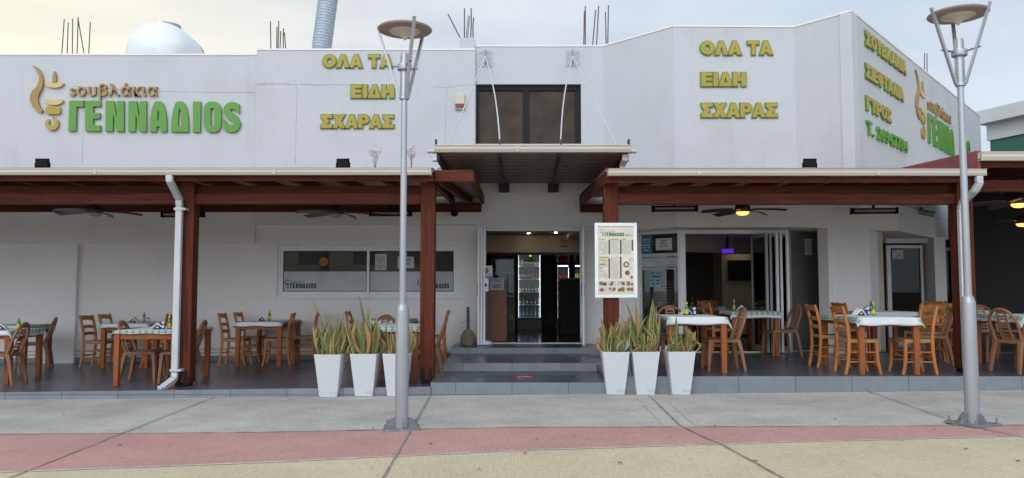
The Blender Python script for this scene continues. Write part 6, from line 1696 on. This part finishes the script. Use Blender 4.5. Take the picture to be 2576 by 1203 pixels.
# ================================================================== DRINKS FRIDGES
mat('fridge_black', (0.02, 0.02, 0.022), .4)
mat('fridge_grey', (0.20, 0.20, 0.20), .5)
mat('fridge_light', (.85, .9, .95), .5, emit=(.85, .93, 1.0), estr=5.0)
mat('fridge_inner', (.26, .28, .29), .6)
mat('led_red', (.8, .1, .1), emit=(1, .08, .1), estr=.3); mat('amber_reflection_glow', (.9, .5, .1), emit=(1, .45, .05), estr=1.5)
mat('beer_glass', (.03, .035, .012), .15); mat('label_pale', (.50, .46, .28), .6); mat('can_red', (.42, .02, .02), .3, metal=.3); mat('can_gold', (.42, .34, .12), .35, metal=.4)
mat('green_glass', (.03, .16, .05), .15); mat('water_blue', (.12, .25, .42), .15); mat('amber_glass', (.22, .12, .03), .2)
def drink(kind):
    if kind == 'can':
        t = thing('drink_can', 'x', 'can'); MB().lathe([(.028, 0), (.033, .006), (.033, .115), (.027, .122)], n=12).build('can_body', 'can_red', t, smooth=True)
    elif kind == 'gold':
        t = thing('drink_can', 'x', 'can'); MB().lathe([(.028, 0), (.033, .006), (.033, .155), (.027, .162)], n=12).build('can_body', 'can_gold', t, smooth=True)
    else:
        b_, l_ = {'beer': ('beer_glass', 'label_pale'), 'green': ('green_glass', 'paper'), 'amber': ('amber_glass', 'paper'), 'water': ('water_blue', 'paper_teal')}[kind]
        s = .78 if kind in ('green', 'amber') else 1
        t = thing('drink_bottle', 'x', 'bottle'); MB().lathe([(.030 * s, 0), (.033 * s, .01), (.033 * s, .15 * s), (.013, .21 * s), (.012, .26 * s)], n=12).build('bottle_body', b_, t, smooth=True)
        MB().lathe([(.0336 * s, .05 * s), (.0336 * s, .12 * s)], n=12).build('bottle_label', l_, t, smooth=True)
    return t
DR = {k_: drink(k_) for k_ in ('can', 'gold', 'beer', 'green', 'amber', 'water')}; DU = {}
def put(kind, x, y, z, where):
    nm = {'can': 'red drink cans', 'gold': 'gold drink cans', 'beer': 'dark beer bottles', 'green': 'green drink bottles', 'amber': 'amber drink bottles', 'water': 'blue water bottles'}[kind]
    lab = {'can': 'red drink can', 'gold': 'gold drink can', 'beer': 'dark beer bottle with pale label', 'green': 'small green bottle with white label', 'amber': 'small amber bottle with white label', 'water': 'blue water bottle'}[kind]
    place(DR[kind], kind in DU, (x, y, z), 0, lab + ' standing in ' + where, nm + ' in ' + where); DU[kind] = 1
def fridge(u0, u1, vtop, Y, label, rows, where, body='fridge_black', leds=False, header=None, light=True, zf_=.372, vis=True):
    a, c_ = W(u0, 700, Y), W(u1, 700, Y); x0, x1 = a.x, c_.x; zt_ = Zpx((u0 + u1) / 2, vtop, Y); d_ = .62
    t = thing('drinks_fridge', label, 'fridge', ((x0 + x1) / 2, Y + .3, zf_))
    z0 = zf_ + .26
    k = MB(); k.box(x0, x0 + .03, Y, Y + d_, z0, zt_); k.box(x1 - .03, x1, Y, Y + d_, z0, zt_); k.box(x0 + .03, x1 - .03, Y + d_ - .03, Y + d_, z0, zt_); k.box(x0 + .03, x1 - .03, Y, Y + d_ - .03, zt_ - .06, zt_)
    k.box(x0 + .03, x1 - .03, Y, Y + d_ - .03, z0, z0 + .03); k.build('cabinet', body, t)
    k = MB(); k.box(x0, x1, Y + .02, Y + d_, zf_ + .002, z0 - .002); k.build('plinth', 'fridge_grey', t)
    k = MB(); k.box(x0 + .031, x1 - .031, Y + d_ - .05, Y + d_ - .031, z0 + .031, zt_ - .061); k.build('lining', 'fridge_inner', t)
    if light:
        k = MB(); k.box(x0 + .05, x1 - .05, Y + .04, Y + .07, zt_ - .085, zt_ - .062); k.build('lamp', 'fridge_light', t)
        for xs in (x0 + .031, x1 - .039):
            k = MB(); k.box(xs, xs + .008, Y + .02, Y + .04, z0 + .05, zt_ - .12); k.build('lamp', 'fridge_light', t)
    n = len(rows); zs = [z0 + .04 + (zt_ - .15 - z0) * i / n for i in range(n)]
    for i, row in enumerate(rows[::-1]):
        k = MB(); k.box(x0 + .032, x1 - .032, Y + .06, Y + d_ - .06, zs[i] - .008, zs[i]); k.box(x0 + .032, x1 - .032, Y + .05, Y + .06, zs[i] - .012, zs[i] + .012); k.build('shelf', 'white_plastic', t)
        m_ = len(row)
        for j, kd in enumerate(row): put(kd, x0 + .075 + (x1 - x0 - .15) * j / max(1, m_ - 1), Y + .11, zs[i] + .001, where)
    k = MB(); k.box(x0, x0 + .035, Y - .04, Y - .002, z0, zt_); k.box(x1 - .035, x1, Y - .04, Y - .002, z0, zt_); k.box(x0 + .035, x1 - .035, Y - .04, Y - .002, zt_ - .05, zt_); k.box(x0 + .035, x1 - .035, Y - .04, Y - .002, z0, z0 + .04)
    dr_ = k.build('door', body, t)
    k = MB(); k.box(x0 + .035, x1 - .035, Y - .022, Y - .018, z0 + .04, zt_ - .05); k.build('door_pane', 'pane_shop', dr_)
    if leds:
        k = MB(); 
        for i in range(26):
            z = z0 + .12 + i * (zt_ - z0 - .3) / 26; k.box(x1 - .06, x1 - .045, Y - .05, Y - .041, z, z + .018)
        k.build('light_strip', 'led_red', t)
        k = MB(); k.box((x0 + x1) / 2 + .0, (x0 + x1) / 2 + .05, Y - .05, Y - .041, zt_ - .19, zt_ - .07); k.build('amber_reflection', 'amber_reflection_glow', t)  # glowing bar stands for an orange reflection in the fridge door
    if header:
        k = MB(); k.box(x0, x1, Y - .03, Y + .3, zt_ + .002, zt_ + .24); hd = k.build('header', 'frame_white', t, bevel=.03)
        fh = Frame((x0, Y - .03), (x1, Y - .03)); disc(fh, (x1 - x0) / 2, zt_ + .10, .13, .001).build('red_disc', 'sign_red', hd)
    return t
Yf = 20.6
fridge(1301, 1362, 627, Yf, 'tall lit drinks fridge with bottles, in the middle of the doorway', [['gold', 'gold', 'beer', 'beer', 'beer', 'green', 'green'], ['beer', 'beer', 'beer', 'beer', 'gold', 'can', 'can'], ['green'] * 7, ['amber', 'amber', 'amber', 'green', 'amber', 'water'], ['water'] * 6], 'the middle lit fridge', leds=True)
fridge(1399, 1434, 662, Yf, 'narrow drinks fridge with red round header, right of the middle one', [['can'] * 5, ['can', 'can', 'can', 'green'], ['green'] * 4, ['water'] * 4], 'the red-headed fridge', body='inner_red', header=True)
fridge(1443, 1478, 662, Yf, 'drinks fridge of gold cans half behind the right door leaf', [['gold'] * 5, ['gold'] * 5, ['green'] * 4, ['water'] * 4], 'the fridge behind the right door leaf', body='inner_red', header=True)
fridge(1236, 1296, 618, 19.6, 'unlit drinks fridge with grey rounded frame behind the counter', [['beer', 'amber'], ['gold', 'beer', 'beer'], ['green', 'green']], 'the unlit fridge behind the counter', body='fridge_grey', light=False)
a, c_ = W(1409, 760, 18.2), W(1475, 760, 18.2); t = thing('bar_counter', 'dark counter on the right inside the entrance', 'counter', ((a.x + c_.x) / 2, 18.5, .372)); k = MB(); k.box(a.x, c_.x + .6, 18.2, 18.9, .374, Zpx(1430, 703, 18.2)); k.build('cabinet', 'inner_black', t, bevel=.01)
k = MB(); k.box(a.x - .03, c_.x + .6, 18.15, 18.95, Zpx(1430, 703, 18.2), Zpx(1430, 703, 18.2) + .035); k.build('worktop', 'fridge_grey', t, bevel=.006)
# no smoking sign on the bulkhead
fk = Frame((-.6, 17.6), (1.95, 17.6)); q = fk.at(1418, 605); t = thing('no_smoking_sign', 'round no smoking sign on the bulkhead inside the doorway', 'sign', tuple(fk.P(q[0], q[1], 0)))
disc(fk, q[0], q[1], .075, .002, r2=.058).build('ring', 'sign_red', t); k = MB(); k.bar(fk.P(q[0] - .045, q[1] + .045, .003), fk.P(q[0] + .045, q[1] - .045, .003), .014, .002, (0, 1, 0)); k.build('slash', 'sign_red', t)
k = MB(); k.fbox(fk, q[0] - .04, q[0] + .03, q[1] - .009, q[1] + .009, .001, .002); k.build('cigarette', 'print_black', t)
k = lines_mb(fk, (q[0] - .08, q[0] + .08, q[1] - .16, q[1] - .10), 2, .002, 1, 2, .5); k.build('print', 'print_black', t)
# indoor screen and violet light
fw2 = Frame((0, 19.55), (8, 19.55)); q0, q1 = fw2.at(1832, 706), fw2.at(1890, 655)
t = thing('wall_screen', 'dark screen on the pale pier in the right-hand room', 'screen', tuple(fw2.P((q0[0] + q1[0]) / 2, q0[1], 0))); k = MB(); k.fbox(fw2, q0[0], q1[0], q0[1], q1[1], .002, .06); k.build('screen_body', 'black_plastic', t, bevel=.01)
k = MB(); k.fbox(fw2, q0[0] + .03, q1[0] - .03, q0[1] + .03, q1[1] - .03, .061, .063); k.build('display', 'dark_lens', t)
mat('violet', (.2, .05, .6), emit=(.16, .03, .9), estr=.5); p = W(1831, 632, 16.5); t = thing('violet_lamp', 'small violet glowing lamp above the screen in the right-hand room', 'lamp', tuple(p))
k = MB(); k.tube([p + Vector((-.11, 0, 0)), p + Vector((.11, 0, .01))], .045, 12); k.build('tube', 'violet', t, smooth=True); k = MB(); k.box(p.x - .02, p.x + .02, p.y, p.y + .03, p.z + .03, 2.5); k.build('hanger', 'black_plastic', t)

# ================================================================== SEATED PERSON BEHIND THE GLASS
m = mat('plaid', (.05, .05, .06), .8)
tt, bb = nodes_of(m); c_ = tt.nodes.new('ShaderNodeTexCoord'); sp = tt.nodes.new('ShaderNodeSeparateXYZ'); tt.links.new(c_.outputs['Object'], sp.inputs[0])
pl_ = mth('ADD', band(mth('FRACT', mth('MULTIPLY', sp.outputs['X'], 17.0)), 0, .22), band(mth('FRACT', mth('MULTIPLY', sp.outputs['Z'], 17.0)), 0, .22))
xm = tt.nodes.new('ShaderNodeMix'); xm.data_type = 'RGBA'; tt.links.new(mth('MULTIPLY', pl_, .45), xm.inputs['Factor']); xm.inputs['A'].default_value = (.045, .045, .055, 1); xm.inputs['B'].default_value = (.55, .55, .56, 1); tt.links.new(xm.outputs['Result'], bb.inputs['Base Color'])
mat('skin', (.36, .21, .15), .55); mat('hair', (.02, .016, .013), .6); mat('jeans', (.03, .045, .08), .8)
def skinned(name, chain, m, parent, sub=2):
    """chain: {vertex: (co, radius)} plus edges, grown with a Skin modifier"""
    vs, es = chain; me = bpy.data.meshes.new(name); me.from_pydata([v[0] for v in vs], es, []); o = bpy.data.objects.new(name, me); COL.objects.link(o)
    o.modifiers.new('skin', 'SKIN')
    for i, v in enumerate(vs):
        r = v[1] if isinstance(v[1], tuple) else (v[1], v[1]); me.skin_vertices[0].data[i].radius = r
    me.skin_vertices[0].data[0].use_root = True
    s_ = o.modifiers.new('sub', 'SUBSURF'); s_.levels = sub; s_.render_levels = sub
    me.materials.append(M[m]); o.parent = parent
    for p in me.polygons: p.use_smooth = True
    return o
pp = W(1676, 760, 15.75); pp.y = 15.75; pz = .262
t = thing('person', 'seated person in a dark and white checked shirt, back turned, behind the glass', 'person', (pp.x, pp.y, pz)); t.rotation_euler = (0, 0, R(14))
HP = .74
B = [((0, 0, HP + .06), (.16, .12)), ((0, .04, HP + .22), (.15, .11)), ((0, .10, HP + .40), (.18, .115)), ((0, .15, HP + .52), (.13, .09)), ((0, .19, HP + .60), .055), ((0, .22, HP + .66), .052),
     ((-.17, .14, HP + .50), .065), ((-.24, .22, HP + .30), .052), ((-.22, .40, HP + .22), .042), ((-.20, .50, HP + .22), .034),
     ((.17, .14, HP + .50), .065), ((.24, .22, HP + .30), .052), ((.22, .40, HP + .22), .042), ((.20, .50, HP + .22), .034),
     ((-.10, .06, HP - .02), .095), ((-.12, .42, HP - .02), .075), ((-.12, .44, HP - .38), .055), ((-.12, .40, HP - .62), .042), ((-.12, .55, HP - .66), .035),
     ((.10, .06, HP - .02), .095), ((.12, .42, HP - .02), .075), ((.12, .44, HP - .38), .055), ((.12, .40, HP - .62), .042), ((.12, .55, HP - .66), .035)]
E = [(0, 1), (1, 2), (2, 3), (3, 4), (4, 5), (3, 6), (6, 7), (7, 8), (8, 9), (3, 10), (10, 11), (11, 12), (12, 13), (0, 14), (14, 15), (15, 16), (16, 17), (17, 18), (0, 19), (19, 20), (20, 21), (21, 22), (22, 23)]
body = skinned('body', (B, E), 'skin', t)
# head with face, then hands: added to the same body by a sculpted mesh of its own region
def head_mesh(c):
    k = MB(); n, m_ = 24, 18; vs = []
    for i in range(m_ + 1):
        a = PI * i / m_
        for j in range(n):
            b_ = 2 * PI * j / n; x, y, z = math.sin(a) * math.cos(b_), math.sin(a) * math.sin(b_), -math.cos(a)
            px_, py_, pz_ = x * .074, y * .095, z * .118
            if z < -.2: px_ *= 1 - .32 * (-z - .2); py_ = py_ * (1 - .2 * (-z - .2)) + .012
            if y > .6 and abs(x) < .25: py_ += .02 * math.exp(-((z + .1) / .16) ** 2) * (1 - abs(x) / .25)          # nose
            if y > .5 and .2 < abs(x) < .6: py_ -= .007 * math.exp(-((z - .1) / .12) ** 2)                              # eye sockets
            if y > .6 and abs(x) < .35: py_ += .005 * math.exp(-((z + .45) / .07) ** 2)                                 # lips
            vs.append(Vector((px_, py_, pz_)) + c)
    k.add(vs, [(i * n + j, i * n + (j + 1) % n, (i + 1) * n + (j + 1) % n, (i + 1) * n + j) for i in range(m_) for j in range(n)])
    for s in (-1, 1): k.ball(c + Vector((s * .077, -.005, -.01)), (.010, .022, .033), 10, 8)
    return k
HC = Vector((pp.x, pp.y, pz)) + Vector((0, .25, HP + .77))
k = head_mesh(HC); hd = k.build('head', 'skin', t, smooth=True)
k = MB()
for s in (-1, 1): k.ball(HC + Vector((s * .03, .088, .012)), (.011, .008, .009), 10, 8)
k.build('eyes', 'hair', hd, smooth=True)
k = MB(); n, m_ = 24, 12; vs = []
for i in range(m_ + 1):
    a = PI * .66 * i / m_
    for j in range(n):
        b_ = 2 * PI * j / n; y = math.sin(b_); ext = a if y < .35 else min(a, PI * (.34 - .02 * y))
        vs.append(HC + Vector((math.sin(ext) * math.cos(b_) * .082, math.sin(ext) * y * .102 - .004, math.cos(ext) * .126)))
k.add(vs, [(i * n + j, i * n + (j + 1) % n, (i + 1) * n + (j + 1) % n, (i + 1) * n + j) for i in range(m_) for j in range(n)]); k.build('hair', 'hair', t, smooth=True)
def grow(vs, f): return [(v[0], tuple(x * f for x in v[1]) if isinstance(v[1], tuple) else v[1] * f) for v in vs]
SI = [0, 1, 2, 3, 4, 6, 7, 8, 10, 11, 12]; mp_ = {a: i for i, a in enumerate(SI)}
skinned('shirt', (grow([B[i] for i in SI], 1.13), [(mp_[a], mp_[c_]) for a, c_ in E if a in mp_ and c_ in mp_]), 'plaid', t)
TI = [0, 14, 15, 16, 17, 19, 20, 21, 22]; mp_ = {a: i for i, a in enumerate(TI)}
skinned('trousers', (grow([B[i] for i in TI], 1.10), [(mp_[a], mp_[c_]) for a, c_ in E if a in mp_ and c_ in mp_]), 'jeans', t)
for s in (-1, 1):                                        # hands resting on the counter edge: palm, four fingers, thumb
    w0 = Vector((s * .20, .50, HP + .22)); hv = [(w0, (.030, .020)), (w0 + Vector((0, .045, -.004)), (.036, .016)), (w0 + Vector((0, .085, -.008)), (.034, .013))]; he = [(0, 1), (1, 2)]
    for i, (dx, ln_) in enumerate(((-.027, .062), (-.009, .074), (.009, .070), (.026, .054))):
        b0 = len(hv); hv += [(w0 + Vector((dx, .092, -.010)), .0095), (w0 + Vector((dx * 1.1, .092 + ln_ * .55, -.014)), .0088), (w0 + Vector((dx * 1.15, .092 + ln_ * .95, -.034)), .0075)]; he += [(2, b0), (b0, b0 + 1), (b0 + 1, b0 + 2)]
    b0 = len(hv); hv += [(w0 + Vector((-s * .045, .045, -.008)), .011), (w0 + Vector((-s * .062, .085, -.016)), .0088)]; he += [(1, b0), (b0, b0 + 1)]
    skinned('hand', (hv, he), 'skin', t)
st_ = thing('bar_stool', 'dark bar stool under the seated person behind the glass', 'stool', (pp.x, pp.y + .02, pz)); b0 = Vector((pp.x, pp.y + .02, pz))
k = MB(); k.lathe([(.17, .60), (.185, .61), (.185, .635), (.16, .645)], b0, 28); k.build('seat', 'inner_black', st_, smooth=True)
for i in range(4):
    a = R(45 + 90 * i); k = MB(); k.tube([b0 + Vector((math.cos(a) * .12, math.sin(a) * .12, .60)), b0 + Vector((math.cos(a) * .22, math.sin(a) * .22, 0.002))], .014, 8); k.build('leg', 'steel', st_, smooth=True)

# ================================================================== ACROSS THE STREET (what the glass mirrors)
wood('bark', (.12, .085, .06), (.05, .035, .025), 'z', .9, False)
mat('foliage', (.055, .085, .030), .6, col2=(.02, .036, .014), vscale=1.2)
mat('house_cream', (.34, .31, .25), .85, var=.08, vscale=2); mat('house_window', (.03, .035, .04), .15); mat('tile_roof', (.26, .12, .08), .8, var=.2, vscale=4)
def opp_house(x0, x1, y, h, label, m_):
    t = thing('house', label, 'house', ((x0 + x1) / 2, y - 4, -.6)); f = Frame((x1, y), (x0, y)); L_ = x1 - x0; hs = []
    for i in range(int(L_ // 3)):
        for z in (1.1, 2.75):
            if z + 1.5 < h: hs.append((i * 3 + .9, i * 3 + 2.2, z, z + 1.15))
    k = MB(); k.wallgrid(f, 0, L_, -.7, h, .25, hs); k.fbox(f, 0, .25, -.7, h, -8, -.26); k.fbox(f, L_ - .25, L_, -.7, h, -8, -.26); k.build('wall', m_, t)
    for q in hs:
        k = MB(); k.fbox(f, q[0] + .002, q[1] - .002, q[2] + .002, q[3] - .002, -.20, -.15); k.build('window', 'house_window', t)
    k = MB(); k.fbox(f, -.3, L_ + .3, h + .002, h + .22, -8, .35); k.build('roof', 'tile_roof', t)
opp_house(-15, -3.5, -13, 4.3, 'cream house across the street, mirrored in the left panes', 'house_cream')
opp_house(2.5, 14, -15, 3.0, 'low pale house across the street, mirrored in the right panes', 'plaster')
def tree(x, y, h, r, seed, label):
    rn = random.Random(seed); t = thing('tree', label, 'tree', (x, y, -.6)); b0 = Vector((x, y, -.62)); k = MB()
    k.tube([b0, b0 + Vector((.06, 0, h * .25)), b0 + Vector((.0, .05, h * .5)), b0 + Vector((.1, 0, h * .8))], [.2, .16, .11, .03], 10)
    for i in range(7):
        a = rn.uniform(0, 6.28); z = h * rn.uniform(.35, .65); k.tube([b0 + Vector((0, 0, z)), b0 + Vector((math.cos(a) * r * .4, math.sin(a) * r * .4, z + h * .12)), b0 + Vector((math.cos(a) * r * .8, math.sin(a) * r * .8, z + h * .2))], [.06, .04, .012], 6)
    k.build('trunk', 'bark', t, smooth=True); k = MB()
    cl = [(b0 + Vector((rn.gauss(0, r * .42), rn.gauss(0, r * .42), h * rn.uniform(.45, .95))), r * rn.uniform(.22, .42)) for _ in range(26)]
    for c_, cr_ in cl:
        for _ in range(110):
            d = Vector((rn.gauss(0, 1), rn.gauss(0, 1), rn.gauss(0, .8))).normalized() * cr_ * rn.uniform(.4, 1) ** .5; p = c_ + d
            a = Vector((rn.gauss(0, 1), rn.gauss(0, 1), rn.gauss(0, 1))).normalized(); b_ = a.orthogonal().normalized(); s = rn.uniform(.09, .2); k.quad(p - a * s, p - b_ * s * .5, p + a * s, p + b_ * s * .5)
    k.build('crown', 'foliage', t)
tree(-3.2, -10.5, 3.9, 1.7, 5, 'broad dark tree across the street, mirrored in the kitchen window')
tree(6.5, -11.5, 4.0, 1.9, 10, 'dark tree across the street before the low pale house')
tree(16, -11.0, 4.6, 2.3, 12, 'big dark tree past the low pale house across the street')
# ================================================================== LITTER ON THE PAVEMENT
mat('leaf_litter', (.13, .055, .03), .9, var=.4, vscale=9)
rn = random.Random(21)
def leaf_mesh(s):
    k = MB(); k.add([(-s, 0, .002), (-s * .3, s * .45, .009), (s * .6, s * .35, .006), (s, 0, .011), (s * .5, -s * .4, .004), (-s * .4, -s * .42, .008)], [(0, 1, 2, 3, 4, 5)]); return k
LV = [leaf_mesh(s).build('dry_leaf', 'leaf_litter') for s in (.016, .022, .028)]
spots = [(1350, 1106), (1442, 1098), (1798, 1071), (1777, 1100), (938, 1079), (1084, 1116), (2350, 1081), (2440, 1068), (2480, 1082), (2500, 1090), (1320, 1140), (1560, 1165), (2270, 1110), (2430, 1130), (2560, 1160), (620, 1020), (160, 1042), (300, 1120), (1685, 1100), (1205, 1180), (1900, 1160), (2050, 1012), (2100, 1055)]
for i, (u, v) in enumerate(spots):
    p = G(u, v, .012, .01); o = LV[i % 3] if i < 3 else LV[i % 3].copy()
    if i >= 3: COL.objects.link(o)
    o.location = (p.x, p.y, slope(p.x) + .010); o.rotation_euler = (0, 0, rn.uniform(0, 6.28))
    tag(o, 'tiny brown dry leaf lying on the coloured pavement', 'leaf', 'dry leaves scattered on the pavement')
